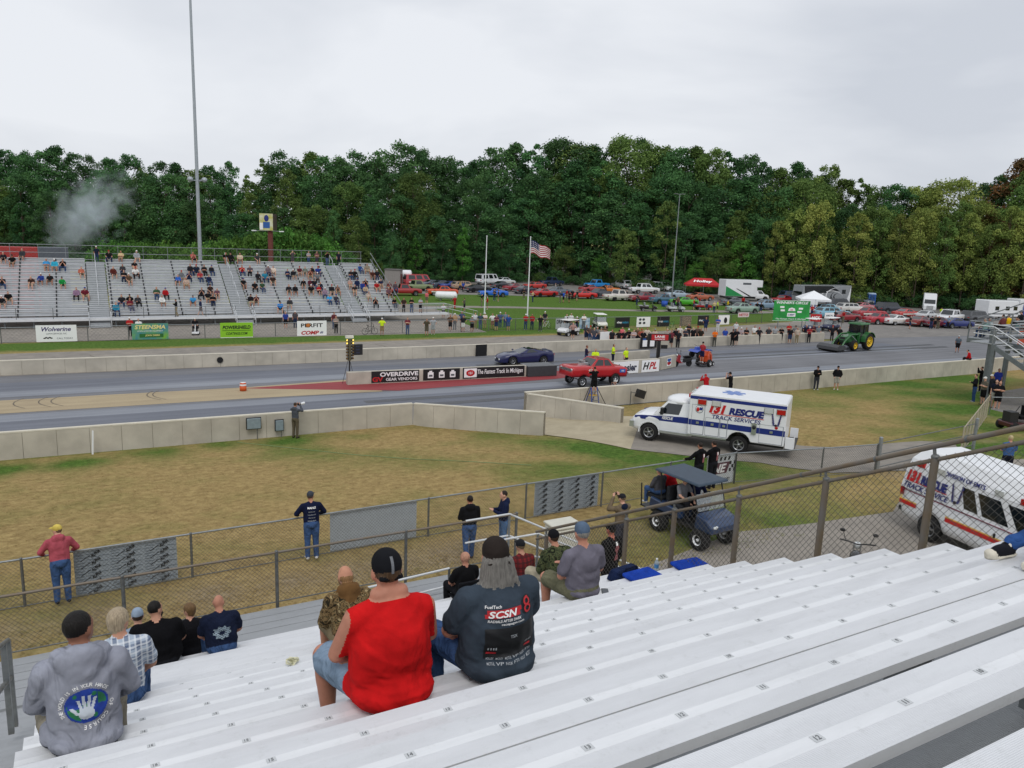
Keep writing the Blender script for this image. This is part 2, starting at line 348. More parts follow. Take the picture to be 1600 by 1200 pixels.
# paved surfaces
def asphalt_mat(name, a, b_, sc=1.2, streak=True, rough=.75):
    m = bpy.data.materials.new(name); m.use_nodes = True; t = m.node_tree; b = t.nodes['Principled BSDF']; b.inputs['Roughness'].default_value = rough
    co = t.nodes.new('ShaderNodeTexCoord'); mp = t.nodes.new('ShaderNodeMapping'); mp.inputs['Scale'].default_value = (.03, 1.6, 1) if streak else (1, 1, 1)
    t.links.new(co.outputs['Object'], mp.inputs[0])
    n = t.nodes.new('ShaderNodeTexNoise'); n.inputs['Scale'].default_value = sc; n.inputs['Detail'].default_value = 6; n.inputs['Roughness'].default_value = .6; t.links.new(mp.outputs[0], n.inputs['Vector'])
    n2 = t.nodes.new('ShaderNodeTexNoise'); n2.inputs['Scale'].default_value = 14; n2.inputs['Detail'].default_value = 4; t.links.new(co.outputs['Object'], n2.inputs['Vector'])
    n3 = t.nodes.new('ShaderNodeTexNoise'); n3.inputs['Scale'].default_value = .22; n3.inputs['Detail'].default_value = 5; t.links.new(co.outputs['Object'], n3.inputs['Vector'])
    s = t.nodes.new('ShaderNodeMath'); s.operation = 'MULTIPLY_ADD'; s.inputs[1].default_value = .35; t.links.new(n2.outputs[0], s.inputs[0]); t.links.new(n.outputs[0], s.inputs[2])
    s2 = t.nodes.new('ShaderNodeMath'); s2.operation = 'MULTIPLY_ADD'; s2.inputs[1].default_value = .6; t.links.new(n3.outputs[0], s2.inputs[0]); t.links.new(s.outputs[0], s2.inputs[2])
    r = t.nodes.new('ShaderNodeValToRGB'); r.color_ramp.elements[0].position = .72; r.color_ramp.elements[1].position = 1.18
    r.color_ramp.elements[0].color = (*srgb(a), 1); r.color_ramp.elements[1].color = (*srgb(b_), 1)
    sc_ = t.nodes.new('ShaderNodeMath'); sc_.operation = 'MULTIPLY'; sc_.inputs[1].default_value = 1.0; t.links.new(s2.outputs[0], sc_.inputs[0])
    r.color_ramp.elements[0].position = .36; r.color_ramp.elements[1].position = .6; sc_.inputs[1].default_value = .5
    t.links.new(sc_.outputs[0], r.inputs[0]); t.links.new(r.outputs[0], b.inputs['Base Color'])
    bp = t.nodes.new('ShaderNodeBump'); bp.inputs['Strength'].default_value = .25; bp.inputs['Distance'].default_value = .01
    nb = t.nodes.new('ShaderNodeTexNoise'); nb.inputs['Scale'].default_value = 30; t.links.new(co.outputs['Object'], nb.inputs['Vector']); t.links.new(nb.outputs[0], bp.inputs['Height']); t.links.new(bp.outputs[0], b.inputs['Normal'])
    return m
ASPH = asphalt_mat('track_asphalt', '5f6064', '7a7b7f', streak=True, rough=.8)
RUBBER = asphalt_mat('rubbered_lane', '2a2c31', '45474d', streak=True, rough=.42)
DKLANE = asphalt_mat('dark_lane', '555963', '6a6e78', streak=True, rough=.6)
GREYLANE = asphalt_mat('grey_lane', '6d7179', '888c94', streak=True, rough=.6)
PIT = asphalt_mat('old_asphalt', '77726b', '938c82', streak=False, rough=.9)
PITD = asphalt_mat('paddock_asphalt', '6d6a67', '85817c', streak=False, rough=.9)
CONC = asphalt_mat('drive_concrete', '9b9078', 'b3a88e', streak=False, rough=.9)
TAN = asphalt_mat('tan_strip', '93836a', 'b3a383', streak=True, rough=.9)
REDP = asphalt_mat('red_painted_concrete', '7c2a2e', '9a3b3f', streak=True, rough=.75)
WALLC = mat('wall_concrete', 'b3ada0', rough=.9, var=.12, scale=1.3, bump=.3, bscale=25, var2=.14, scale2=.35)
WALLT = mat('wall_coping', 'cbc5b5', rough=.9, var=.08, scale=2, bump=.2, bscale=25)
flat_sheet('track', [(-60, 38.2), (14, 36.9), (23, 36.75), (90, 36.7), (140, 34), (140, 60), (100, 62), (70, 55.4), (-60, 58.8)], .010, ASPH)
flat_sheet('far_walkway', [(-60, 58.0), (69, 55.4), (74, 60), (100, 66), (96, 80), (82, 71), (54, 66.3), (-60, 66.3)], .012, PIT)
flat_sheet('stand_forecourt', [(-60, 73.0), (-6, 72.3), (24, 70.4), (36, 70.0), (37, 78), (40, 84), (40, 99), (-60, 99)], .012, PIT)
flat_sheet('paddock', [(38, 119), (62, 112), (80, 102.5), (93, 89), (90, 78), (82, 68), (70, 56.6), (140, 50), (170, 45), (190, 90), (130, 112), (95, 150), (30, 156)], .014, PITD)
flat_sheet('paddock_path', [(36, 98.5), (52, 95), (69.5, 88.3), (90, 84), (92, 80), (69.5, 85.6), (52, 92.3), (36, 95.6)], .016, PIT)
# lanes (laid as strips between measured edges)
def strip(name, a, m, z):
    flat_sheet(name, a, z, m)
strip('rubber_groove', [(-40, 50.4), (14, 49.9), (75, 47.8), (75, 49.3), (14, 51.5), (-40, 52.0)], GREYLANE, .016)
strip('rubber_groove', [(-40, 52.0), (14, 51.5), (75, 49.3), (75, 52.4), (14, 54.2), (-40, 55.0)], DKLANE, .016)
strip('rubber_groove', [(-40, 44.6), (14, 43.6), (75, 41.4), (75, 42.6), (14, 45.0), (-40, 46.2)], GREYLANE, .016)
strip('rubber_groove', [(-40, 38.5), (14, 37.5), (75, 37.2), (75, 41.4), (14, 43.6), (-40, 44.6)], DKLANE, .016)
for (y0, y1) in ((50.4, 51.0), (52.0, 52.6)):
    strip('tyre_track', [(26, y0-.2), (80, y0-2.2), (80, y1-2.2), (26, y1-.2)], RUBBER, .022)
for (y0, y1) in ((39.6, 40.3), (41.3, 42.0)):
    strip('tyre_track', [(14, y0+.9), (80, y0-1.1), (80, y1-1.1), (14, y1+.9)], RUBBER, .022)
strip('centre_strip', [(-40, 46.6), (8, 45.6), (16, 45.1), (16, 49.5), (8, 48.9), (-40, 50.2)], TAN, .020)
strip('centre_island', [(8.2, 48.6), (14.5, 48.9), (29, 48.6), (33, 47.6), (33, 46.2), (29, 45.4), (17, 45.0)], REDP, .024)
SKID = mat('skid_rubber', '655c4e', rough=.8, var=.2)
for px in (20, 60, 80, 240, 250):
    b = MB(); p0 = G(px, 640); pts = [Vector((p0.x+.5*(u-.5)**2*4-.2*u, 46.8+2.6*u, .0255)) for u in np.linspace(0, 1, 8)]
    for a, c in zip(pts, pts[1:]): b.add([a, a+Vector((.07, 0, 0)), c+Vector((.07, 0, 0)), c], [(0, 1, 2, 3)], SKID)
    struct('skid_mark', b.mesh('skid_mark'))
# cracks across the far walkway
for px, py in ((140, 555), (380, 545), (585, 538), (757, 534), (1132, 524)):
    p = G(px, py); b = MB(); q = p+Vector((1.2, -4.4, 0)); prev = None
    for u in np.linspace(0, 1, 9):
        c = p.lerp(q, u)+Vector((random.uniform(-.1, .1), 0, .019))
        if prev is not None: b.add([prev, prev+Vector((.07, 0, 0)), c+Vector((.07, 0, 0)), c], [(0, 1, 2, 3)], SKID)
        prev = c
    struct('pavement_crack', b.mesh('pavement_crack'))
# concrete drive through the gap in the near wall, out past the ambulance
drive = [GT(807, 641), GT(650, 662)+Vector((0, .6, 0)), GT(848, 680), GT(985, 703), GT(1003, 652), GT(845, 652)]
flat_sheet('concrete_drive', [(p.x, p.y) for p in drive], .036, CONC)
sv = [GT(960, 905), GT(1150, 832), GT(1270, 818), GT(1395, 800), GT(1420, 760), GT(1440, 735), GT(1480, 725), GT(1640, 715), GT(1720, 900), GT(1500, 1100), GT(1150, 1000)]
flat_sheet('service_road', [(p.x, p.y) for p in sv], .014, asphalt_mat('service_asphalt', '807a72', '989187', streak=False, rough=.9))
ADRIVE = [(p.x, p.y) for p in (GT(985, 703), GT(1190, 724), GT(1300, 740), GT(1440, 737), GT(1505, 712), GT(1490, 692), GT(1440, 690), GT(1330, 700), GT(1250, 697), GT(1100, 660), GT(1003, 652))]; flat_sheet('asphalt_drive', ADRIVE, .03, PIT)
flat_sheet('stand_apron', [(p.x, p.y) for p in (GT(1548, 640), GT(1562, 612), GT(1640, 600), GT(1660, 640), GT(1600, 652))], .014, PITD)

def wall(name, label, pts, h, panel=1.22, thick=.28, zf=tz, cap=.06):
    """concrete barrier cast in panels: pts are base points of the face towards the camera"""
    root = thing(name, label, 'wall', loc=(pts[0][0], pts[0][1], 0))
    o0 = Vector((pts[0][0], pts[0][1], 0))
    for a, b in zip(pts, pts[1:]):
        a, b = Vector((a[0], a[1], 0)), Vector((b[0], b[1], 0)); d = b-a; n = max(1, round(d.length/panel)); u = d.normalized(); nrm = Vector((-u.y, u.x, 0))
        if nrm.y < 0: nrm = -nrm
        L_ = d.length/n
        for i in range(n):
            p, q = a+u*(L_*i+.008), a+u*(L_*(i+1)-.008); vs = []
            for e in (p, q, q+nrm*thick, p+nrm*thick):
                vs.append(e+Vector((0, 0, zf(e.x, e.y)-.1)))
            dz = random.uniform(-.004, .004)
            for k, e in enumerate((p, q, q+nrm*thick, p+nrm*thick)):
                inn = nrm*(.03 if k < 2 else -.03); vs.append(e+inn+Vector((0, 0, zf(a.x, a.y)+(zf(b.x, b.y)-zf(a.x, a.y))*((i+(1 if k in (1, 2) else 0))/n)+h-cap+dz)))
            m_ = MB(); m_.add([v-o0 for v in vs], [(0, 1, 5, 4), (1, 2, 6, 5), (2, 3, 7, 6), (3, 0, 4, 7), (4, 5, 6, 7), (0, 3, 2, 1)], WALLC); m_.build('wall_panel', root)
        # recessed core and pale coping
        za, zb = zf(a.x, a.y), zf(b.x, b.y); m_ = MB()
        A, B = a+nrm*.04, b+nrm*.04; C_, D_ = b+nrm*(thick-.04), a+nrm*(thick-.04)
        m_.add([A-o0+Vector((0, 0, za-.1)), B-o0+Vector((0, 0, zb-.1)), C_-o0+Vector((0, 0, zb-.1)), D_-o0+Vector((0, 0, za-.1))]+[A-o0+Vector((0, 0, za+h-cap-.01)), B-o0+Vector((0, 0, zb+h-cap-.01)), C_-o0+Vector((0, 0, zb+h-cap-.01)), D_-o0+Vector((0, 0, za+h-cap-.01))], [(0, 1, 5, 4), (1, 2, 6, 5), (2, 3, 7, 6), (3, 0, 4, 7), (4, 5, 6, 7)], mat('joint_filler', '857e70', rough=.95))
        m_.build('core', root); m_ = MB(); A, B, C_, D_ = a+nrm*.022, b+nrm*.022, b+nrm*(thick-.022), a+nrm*(thick-.022)
        za += h-cap+.005; zb += h-cap+.005
        m_.add([v-o0+Vector((0, 0, z_)) for v, z_ in ((A, za), (B, zb), (C_, zb), (D_, za))]+[v-o0+Vector((0, 0, z_+cap)) for v, z_ in ((A, za), (B, zb), (C_, zb), (D_, za))], [(0, 1, 5, 4), (1, 2, 6, 5), (2, 3, 7, 6), (3, 0, 4, 7), (4, 5, 6, 7)], WALLT); m_.build('coping', root)
    return root
pL, pC, pE = G(-260, 741), G(645, 664), GT(848, 681)
wall('near_wall', 'pale concrete barrier left of the drive, bending inward at its end', [pL, pC, (pE.x, pE.y)], 1.15)
pW = G(808, 640); pX = G(1535, 592)
wall('near_wall', 'long concrete barrier behind the white rescue truck', [(pW.x+.05, pW.y-.9), (45, 36.6), (64, 36.6), (90, 36.5)], 1.2)
pV = GT(843, 664)
wall('wing_wall', 'short rust-stained concrete wing wall in front of the ladder', [(pW.x, pW.y-1.0), (GT(1005, 660).x-1.2, GT(1005, 660).y+.35)], 1.15, zf=lambda x, y: max(0, tz(x, y)*.6))
wall('far_wall', 'long pale concrete barrier across the far side of track', [(-30, 57.8), (-5, 57.2), (20, 56.4), (37, 56.2), (69, 55.2)], .95, zf=lambda x, y: 0)

# ragged dry grass standing on the lawn
PAVED = [[(p.x, p.y) for p in drive], ADRIVE]
def tufts(n, x0, x1, y0, y1, hmin, hmax, seed):
    g_ = np.random.default_rng(seed); X, Y = g_.uniform(x0, x1, n), g_.uniform(y0, y1, n); Z = np.array([tz(x_, y_) for x_, y_ in zip(X, Y)]); h = g_.uniform(hmin, hmax, n); a = g_.uniform(0, 6.28, n); w_ = g_.uniform(.008, .022, n); lx, ly = g_.normal(0, .09, n), g_.normal(0, .09, n); ok = np.ones(n, bool)
    for poly in PAVED:
        ins = np.zeros(n, bool)
        for (xa, ya), (xb, yb) in zip(poly, poly[1:]+poly[:1]): ins ^= ((ya > Y) != (yb > Y)) & (X < (xb-xa)*(Y-ya)/(yb-ya+1e-9)+xa)
        ok &= ~ins
    X, Y, Z, h, a, w_, lx, ly = (q[ok] for q in (X, Y, Z, h, a, w_, lx, ly)); n = len(X)
    P_ = np.stack([np.stack([X-w_*np.cos(a), Y-w_*np.sin(a), Z], 1), np.stack([X+w_*np.cos(a), Y+w_*np.sin(a), Z], 1), np.stack([X+lx, Y+ly, Z+h], 1)], 1).reshape(-1, 3)
    me = bpy.data.meshes.new('grass'); me.vertices.add(3*n); me.vertices.foreach_set('co', P_.ravel()); me.loops.add(3*n); me.loops.foreach_set('vertex_index', np.arange(3*n)); me.polygons.add(n); me.polygons.foreach_set('loop_start', np.arange(0, 3*n, 3)); me.polygons.foreach_set('loop_total', np.full(n, 3)); me.update(calc_edges=True)
    gx = np.zeros(n); bx0 = np.zeros(n)
    for p, r, q in GS: gx = np.maximum(gx, q*np.exp(-((X-p.x)**2+(Y-p.y)**2)/(r*r)*.8))
    for nm, v in (('green', gx*1.05+g_.normal(0, .12, n)), ('bare', bx0)): at = me.attributes.new(nm, 'FLOAT', 'POINT'); at.data.foreach_set('value', np.repeat(v, 3))
    me.materials.append(GRASSM); return me
keep = obj('grass', tufts(80000, -8, 30, 17.2, 36.2, .01, .035, 5)); keep['kind'] = 'stuff'; keep['label'] = 'short dry grass blades on the lawn'
keep = obj('grass', tufts(30000, 28, 62, 21, 36.2, .01, .04, 6)); keep['kind'] = 'stuff'; keep['label'] = 'short grass blades on the right lawn'
keep = obj('grass', tufts(14000, -8, 18, 14.2, 17.2, .015, .06, 7)); keep['kind'] = 'stuff'; keep['label'] = 'weedy grass blades below the near fence'
# ================================================================== near stand (aluminium bleachers, seen from up in them)
RUN, RISE, BY0, BD0, BXL, BXR = .61, .295, 1.41, 1.535, -.55, 7.02
def rowY(k): return BY0+RUN*k
def rowZ(k): return CAM_H-BD0-RISE*k
NROW = 16
def alu_mat(name, c, rib=0, rough=.4, metal=.12):
    m = bpy.data.materials.new(name); m.use_nodes = True; t = m.node_tree; b = t.nodes['Principled BSDF']
    b.inputs['Roughness'].default_value = rough; b.inputs['Metallic'].default_value = metal
    co = t.nodes.new('ShaderNodeTexCoord'); geo = t.nodes.new('ShaderNodeNewGeometry')
    mp = t.nodes.new('ShaderNodeMapping'); mp.inputs['Scale'].default_value = (.8, 5, 1); t.links.new(geo.outputs['Position'], mp.inputs[0])
    n = t.nodes.new('ShaderNodeTexNoise'); n.inputs['Scale'].default_value = 1.6; n.inputs['Detail'].default_value = 7; n.inputs['Roughness'].default_value = .65; t.links.new(mp.outputs[0], n.inputs['Vector'])
    r = t.nodes.new('ShaderNodeValToRGB'); c = srgb(c); r.color_ramp.elements[0].position = .28; r.color_ramp.elements[1].position = .62
    r.color_ramp.elements[0].color = (*[x*.88 for x in c], 1); r.color_ramp.elements[1].color = (*c, 1); t.links.new(n.outputs[0], r.inputs[0])
    # scuffs
    n2 = t.nodes.new('ShaderNodeTexNoise'); n2.inputs['Scale'].default_value = 9; n2.inputs['Detail'].default_value = 8; n2.inputs['Roughness'].default_value = .8; t.links.new(geo.outputs['Position'], n2.inputs['Vector'])
    r2 = t.nodes.new('ShaderNodeValToRGB'); r2.color_ramp.elements[0].position = .33; r2.color_ramp.elements[1].position = .45; r2.color_ramp.elements[0].color = (.9, .9, .89, 1); r2.color_ramp.elements[1].color = (1, 1, 1, 1); t.links.new(n2.outputs[0], r2.inputs[0])
    mm = t.nodes.new('ShaderNodeMix'); mm.data_type = 'RGBA'; mm.blend_type = 'MULTIPLY'; mm.inputs[0].default_value = 1; t.links.new(r.outputs[0], mm.inputs[6]); t.links.new(r2.outputs[0], mm.inputs[7])
    t.links.new(mm.outputs[2], b.inputs['Base Color'])
    if rib:
        wv = t.nodes.new('ShaderNodeTexWave'); wv.bands_direction = 'Y'; wv.inputs['Scale'].default_value = rib; t.links.new(geo.outputs['Position'], wv.inputs['Vector'])
        bp = t.nodes.new('ShaderNodeBump'); bp.inputs['Strength'].default_value = .35; bp.inputs['Distance'].default_value = .004; t.links.new(wv.outputs[0], bp.inputs['Height']); t.links.new(bp.outputs[0], b.inputs['Normal'])
    MATS[name] = m; return m
SEATM = alu_mat('bleacher_aluminium', 'e2e4e7', rib=55, rough=.42)
SEATS = alu_mat('bleacher_smooth_stripe', 'e9ebed', rough=.36)
FOOTM = alu_mat('foot_plank_aluminium', '8f9294', rib=45, rough=.5, metal=.2)
STEEL = mat('bleacher_steel', '777b7d', rough=.5, metal=.5, var=.15)
nb = thing('bleachers', 'white aluminium bleachers in the foreground, rows running down to the fence', 'bleachers', (0, 0, 1.7))
NBZ = Vector((0, 0, -1.7))
def npart(name, b, parent=nb, bevel=0):
    b.v = [(v[0], v[1], v[2]-1.7) for v in b.v]; return b.build(name, parent, bevel)
TAGM = mat('tag_plate', 'c6c9cb', rough=.4, var=.1); TAGK = mat('tag_print', '6f7274', rough=.6, var=0)
tagmesh = {}
def tag_mesh(n):
    if n not in tagmesh:
        b = MB(); b.bx(-.022, .022, -.016, .016, 0, .0012, TAGM); me = text_mesh(str(n), .02, TAGK, bold=.01, depth=.02)
        vs = [(v.co.x, v.co.z, .0016-v.co.y*.05) for v in me.vertices]; fs = [tuple(p.vertices) for p in me.polygons]
        # printed so that it reads from the aisle side
        b.add([(-x, -y, z) for x, y, z in vs], fs, TAGK); tagmesh[n] = b.mesh('seat_number')
    return tagmesh[n]
def plank(x0, x1, y0, y1, z, t, m, stripe=True):
    b = MB(); ys = [y0, y0+(y1-y0)*.40, y0+(y1-y0)*.60, y1] if stripe else [y0, y1]
    for i, (a, c) in enumerate(zip(ys, ys[1:])):
        mm = SEATS if (stripe and i == 1) else m
        b.add([(x0, a, z), (x1, a, z), (x1, c, z), (x0, c, z)], [(0, 1, 2, 3)], mm)
    b.add([(x0, y0, z-t), (x1, y0, z-t), (x1, y0, z), (x0, y0, z)], [(0, 1, 2, 3)], m); b.add([(x0, y1, z-t), (x1, y1, z-t), (x1, y1, z), (x0, y1, z)], [(0, 1, 2, 3)], m)
    for x in (x0, x1): b.add([(x, y0, z-t), (x, y1, z-t), (x, y1, z), (x, y0, z)], [(0, 1, 2, 3)], m)
    b.add([(x0, y0, z-t), (x1, y0, z-t), (x1, y1, z-t), (x0, y1, z-t)], [(0, 1, 2, 3)], m)
    return b
for k in range(-2, NROW+1):
    Y, Z = rowY(k), rowZ(k); dx = random.uniform(-.012, .012)
    sp = npart('seat_plank', plank(BXL+dx, BXR+dx, Y-.127, Y+.127, Z, .048, SEATM))
    for n in range(1, 18):
        x = 6.85-.445*(n-1)+.03*math.sin(k*3.1)
        o = obj('seat_number', tag_mesh(n), sp, (x, Y+.005, Z+.0006-1.7)); o.rotation_euler = (0, 0, math.pi+random.uniform(-.05, .05))
    for a, c in ((-.06, .175), (.185, .42)):
        npart('foot_plank', plank(BXL-.0, BXR, Y+a, Y+c, Z-.40, .04, FOOTM, False))
    b = MB(); b.bx(BXL, BXR, Y+.425, Y+.431, Z-.40-RISE+.05, Z-.44, FOOTM); npart('riser', b)
    for x in (-.2, 1.6, 3.4, 5.2, 6.8):
        b = MB(); b.bx(x-.02, x+.02, Y-.1, Y+.1, Z-.36, Z-.05, STEEL); b.bx(x-.025, x+.025, Y-.11, Y+.11, Z-.068, Z-.049, STEEL); npart('seat_bracket', b)
# sloping stringers below and posts to the ground
for x in (-.2, 1.6, 3.4, 5.2, 6.8):
    b = MB(); b.add([(x-.05, rowY(-3), rowZ(-3)-.7), (x+.05, rowY(-3), rowZ(-3)-.7), (x+.05, rowY(NROW+1), rowZ(NROW+1)-.62), (x-.05, rowY(NROW+1), rowZ(NROW+1)-.62),
        (x-.05, rowY(-3), rowZ(-3)-.5), (x+.05, rowY(-3), rowZ(-3)-.5), (x+.05, rowY(NROW+1), rowZ(NROW+1)-.46), (x-.05, rowY(NROW+1), rowZ(NROW+1)-.46)], [(0, 1, 2, 3), (4, 5, 6, 7), (0, 1, 5, 4), (1, 2, 6, 5), (2, 3, 7, 6), (3, 0, 4, 7)], STEEL); npart('stringer', b)
    for yk in (-2, 5, 11, 16):
        b = MB(); b.bx(x-.05, x+.05, rowY(yk)-.05, rowY(yk)+.05, 1.7, rowZ(yk)-.6, STEEL); npart('post', b)
# front walkway deck, planks running along the stand
DZ = rowZ(NROW)-.43; DY0, DY1 = rowY(NROW)+.44, 13.0
DECKM = alu_mat('deck_aluminium', 'a3a6a9', rib=30, rough=.5, metal=.2)
nd = 6
for i in range(nd):
    a = DY0+(DY1-DY0)*i/nd
    npart('deck_plank', plank(-9, BXR+.5, a, a+(DY1-DY0)/nd-.012, DZ, .05, DECKM, False))
for x in np.arange(-8.5, 8, 2.0):
    b = MB(); b.bx(x-.05, x+.05, DY1-.15, DY1-.05, 1.7, DZ-.05, STEEL); npart('post', b)
# aisle steps left of the seats
for k in range(3, NROW+1):
    for h in (0, 1):
        Y, Z = rowY(k)-.12+h*.31, rowZ(k)-.22-h*RISE/2-.1
        for a in (0, .155):
            npart('step_plank', plank(-2.2, BXL-.03, Y+a, Y+a+.125, Z, .05, DECKM, False))
for k in range(6, NROW+1):     # the seats across the aisle
    npart('seat_plank', plank(-8.5, -2.3, rowY(k)-.127, rowY(k)+.127, rowZ(k), .048, SEATM))
    npart('foot_plank', plank(-8.5, -2.3, rowY(k)-.06, rowY(k)+.42, rowZ(k)-.40, .04, FOOTM, False))
# ------------------------------------------------------------------ fences
def lattice(b, P0, P1, z0, z1, h, pitch, r, m, n=3):
    """diamond wire mesh between plan points P0 and P1, bottom heights z0..z1, height h"""
    P0, P1 = Vector((P0[0], P0[1], 0)), Vector((P1[0], P1[1], 0)); L_ = (P1-P0).length; u = (P1-P0)/L_
    def pt(s, t): return P0+u*s+Vector((0, 0, z0+(z1-z0)*s/L_+t))
    nl = int((L_+h)/pitch)
    for d in (1, -1):
        for i in range(nl):
            c = -h+pitch*(i+.5); s0, t0, s1, t1 = c, 0, c+h, h
            if s0 < 0: t0 = -s0; s0 = 0
            if s1 > L_: t1 = h-(s1-L_); s1 = L_
            if t1-t0 < .01: continue
            if d < 0: s0, s1 = L_-s0, L_-s1
            off = Vector((0, 0, 0))+u.cross(Vector((0, 0, 1)))*(r*.6*d)
            b.tube(pt(s0, t0)+off, pt(s1, t1)+off, r, m, n=n, caps=False)
    return b
def fence(name, label, pts, h, pitch=.075, wr=.0028, rail=.024, postr=.03, step=3.0, top=GALV, post=GALVD, wire=WIRE, bottom=True, gap=.04, zf=None, group=None):
    """pts: list of 3-D base points; posts at every pt and every step between"""
    pts = [Vector(p) for p in pts]; o0 = pts[0].copy(); root = thing(name, label, 'fence', o0, group=group)
    w_ = MB()
    for i, (a, b) in enumerate(zip(pts, pts[1:])):
        d = b-a; n = max(1, round(Vector((d.x, d.y)).length/step))
        for k in range(n+(1 if i == len(pts)-2 else 0)):
            p = a.lerp(b, k/n)-o0; m_ = MB(); m_.tube(p-Vector((0, 0, .15)), p+Vector((0, 0, h+.02)), postr, post, n=8); m_.ell(p+Vector((0, 0, h+.02)), (postr*1.15, postr*1.15, postr*.8), post, n=8); m_.build('post', root)
        m_ = MB(); m_.tube(a-o0+Vector((0, 0, h)), b-o0+Vector((0, 0, h)), rail, top, n=8); m_.build('top_rail', root)
        if bottom: m_ = MB(); m_.tube(a-o0+Vector((0, 0, gap)), b-o0+Vector((0, 0, gap)), .012, post, n=6); m_.build('bottom_rail', root)
        if pitch: lattice(w_, (a-o0), (b-o0), a.z-o0.z+gap, b.z-o0.z+gap, h-gap, pitch, wr, wire)
    if pitch: o = w_.build('wire_mesh', root); o['kind'] = 'stuff'
    return root
# fence in front of the lawn
f1 = [GT(-180, 978), GT(40, 945), GT(303, 908), GT(500, 872), GT(668, 838), GT(820, 812), GT(940, 792), GT(1050, 775), GT(1162, 760)]
F1Y = sum(p.y for p in f1[:7])/7
F1 = [Vector((p.x, F1Y+.02*(p.x-5), tz(p.x, F1Y))) for p in f1]
print('fence1 Y', F1Y, [round(p.y, 1) for p in f1])
FH1 = 1.12
fence('chain_link_fence', 'chain-link fence with grey banners along the edge of dry lawn', F1, FH1, pitch=.09, wr=.0028, step=3.2)
f1b = [F1[-1]]+[GT(1282, 745)]+[GT(1366, 738)]
fence('chain_link_fence', 'low chain-link fence running from the checkered banner to the gate post', f1b, 1.1, pitch=.1, wr=.003, step=3.4)
g0, g1 = GT(1370, 738), GT(1520, 702)
gt = thing('swing_gate', 'grey pipe swing gate across the drive between two posts', 'gate', g0)
for p in (Vector((0, 0, 0)), g1-g0):
    m_ = MB(); m_.tube(p, p+Vector((0, 0, 1.35)), .07, GALV, n=10); m_.ell(p+Vector((0, 0, 1.35)), (.075, .075, .05), GALV); m_.build('gate_post', gt)
for zz in (1.15, .2, .7):
    m_ = MB(); m_.tube(Vector((0, 0, zz)), g1-g0+Vector((0, 0, zz)), .022, GALVD); m_.build('gate_rail', gt)
# fence along the walkway at the foot of the near stand
F2Y = 13.1
fence('walkway_fence', 'chain-link fence with rusty rail along the foot of near stand', [(-9.5, F2Y, DZ), (BXR+.55, F2Y, DZ)], 1.0, pitch=.08, wr=.0028, step=2.35, top=RUSTY, post=GALVD, gap=.06)
# the side fence that follows the rows down on the right end of the stand
SX = 7.2
sr = thing('side_fence', 'chain-link side fence with weathered handrail at right end of near stand', 'fence', (SX, 3.0, 1.7))
so = Vector((SX, 3.0, 1.7))
UP0, UP1 = GX(1640, 659, SX), GX(838, 831, SX)
LO0, LO1 = GX(1640, 683, SX), GX(838, 842, SX)
ext = (UP0-UP1)*.35
b = MB(); b.tube(UP0+ext-so, UP1-so, .026, RUSTY, n=10)
for u in np.linspace(.08, .95, 9): p = UP0.lerp(UP1, u)-so; b.tube(p-Vector((0, .012, -.006)), p+Vector((0, .012, -.006)), .031, GALVD, n=10)
b.build('hand_rail', sr)
b = MB(); b.tube(LO0+ext-so, LO1-so, .021, RUSTY, n=10); b.build('top_rail', sr)
lx = lambda y: LO1.z+(LO0.z-LO1.z)*(y-LO1.y)/(LO0.y-LO1.y); ux = lambda y: UP1.z+(UP0.z-UP1.z)*(y-UP1.y)/(UP0.y-UP1.y)
for px, py in ((1452, 780), (1284, 810), (1150, 830), (1050, 850), (976, 858), (912, 862), (852, 880)):
    y = GX(px, py, SX).y; b = MB(); b.tube((0, y-so.y, lx(y)-1.75-so.z), (0, y-so.y, lx(y)+.02-so.z), .038, RUSTY, n=10)
    b.tube((0, y-so.y, lx(y)-so.z), (0, y+.03-so.y, ux(y)-so.z), .017, GALVD, n=6); b.ell((0, y-so.y, lx(y)+.03-so.z), (.044, .044, .03), GALVD, n=8); b.build('post', sr)
b = MB(); ya, yb = LO0.y-2.0, LO1.y
lattice(b, (0, ya-so.y), (0, yb-so.y), lx(ya)-1.2-so.z, lx(yb)-1.2-so.z, 1.18, .083, .0024, WIRE, n=4); o = b.build('wire_mesh', sr); o['kind'] = 'stuff'
# twisted wire ends over the top rail
b = MB()
for y in np.arange(ya, yb, .083): b.tube((-.022, y-so.y, lx(y)-.02-so.z), (.022, y+.05-so.y, lx(y+.05)+.028-so.z), .0045, WIRE, n=4, caps=False)
o = b.build('wire_ties', sr); o['kind'] = 'stuff'
# galvanised stair rails beyond the end of the stand
st = thing('stair', 'galvanised exit stair with twin rails descending beside the side fence', 'stair', (7.4, 13.0, 1.7)); s0 = Vector((7.4, 13.0, 1.7))
sa, sb = Vector((7.4, 13.1, DZ)), Vector((10.6, 12.6, 1.75))
for dy, nm in ((0, 'rail'), (-1.15, 'rail')):
    for hh in (1.02, .55):
        b = MB(); b.path([Vector((6.4, 13.1+dy, DZ+hh))-s0, sa+Vector((0, dy, hh))-s0, sb+Vector((0, dy, hh-.05))-s0], .022, ALU, n=8); b.build('rail', st)
    for u in (0, .5, 1):
        p = sa.lerp(sb, u)+Vector((0, dy, 0)); b = MB(); b.tube(p-s0, p+Vector((0, 0, 1.02))-s0, .026, GALV, n=8); b.build('post', st)
for i in range(7):
    p = sa.lerp(sb, (i+.5)/7); b = MB(); b.bx(p.x-.15-s0.x, p.x+.15-s0.x, 11.95-s0.y+.02, 13.05-s0.y, p.z-.04-s0.z, p.z-s0.z, DECKM); b.build('tread', st)
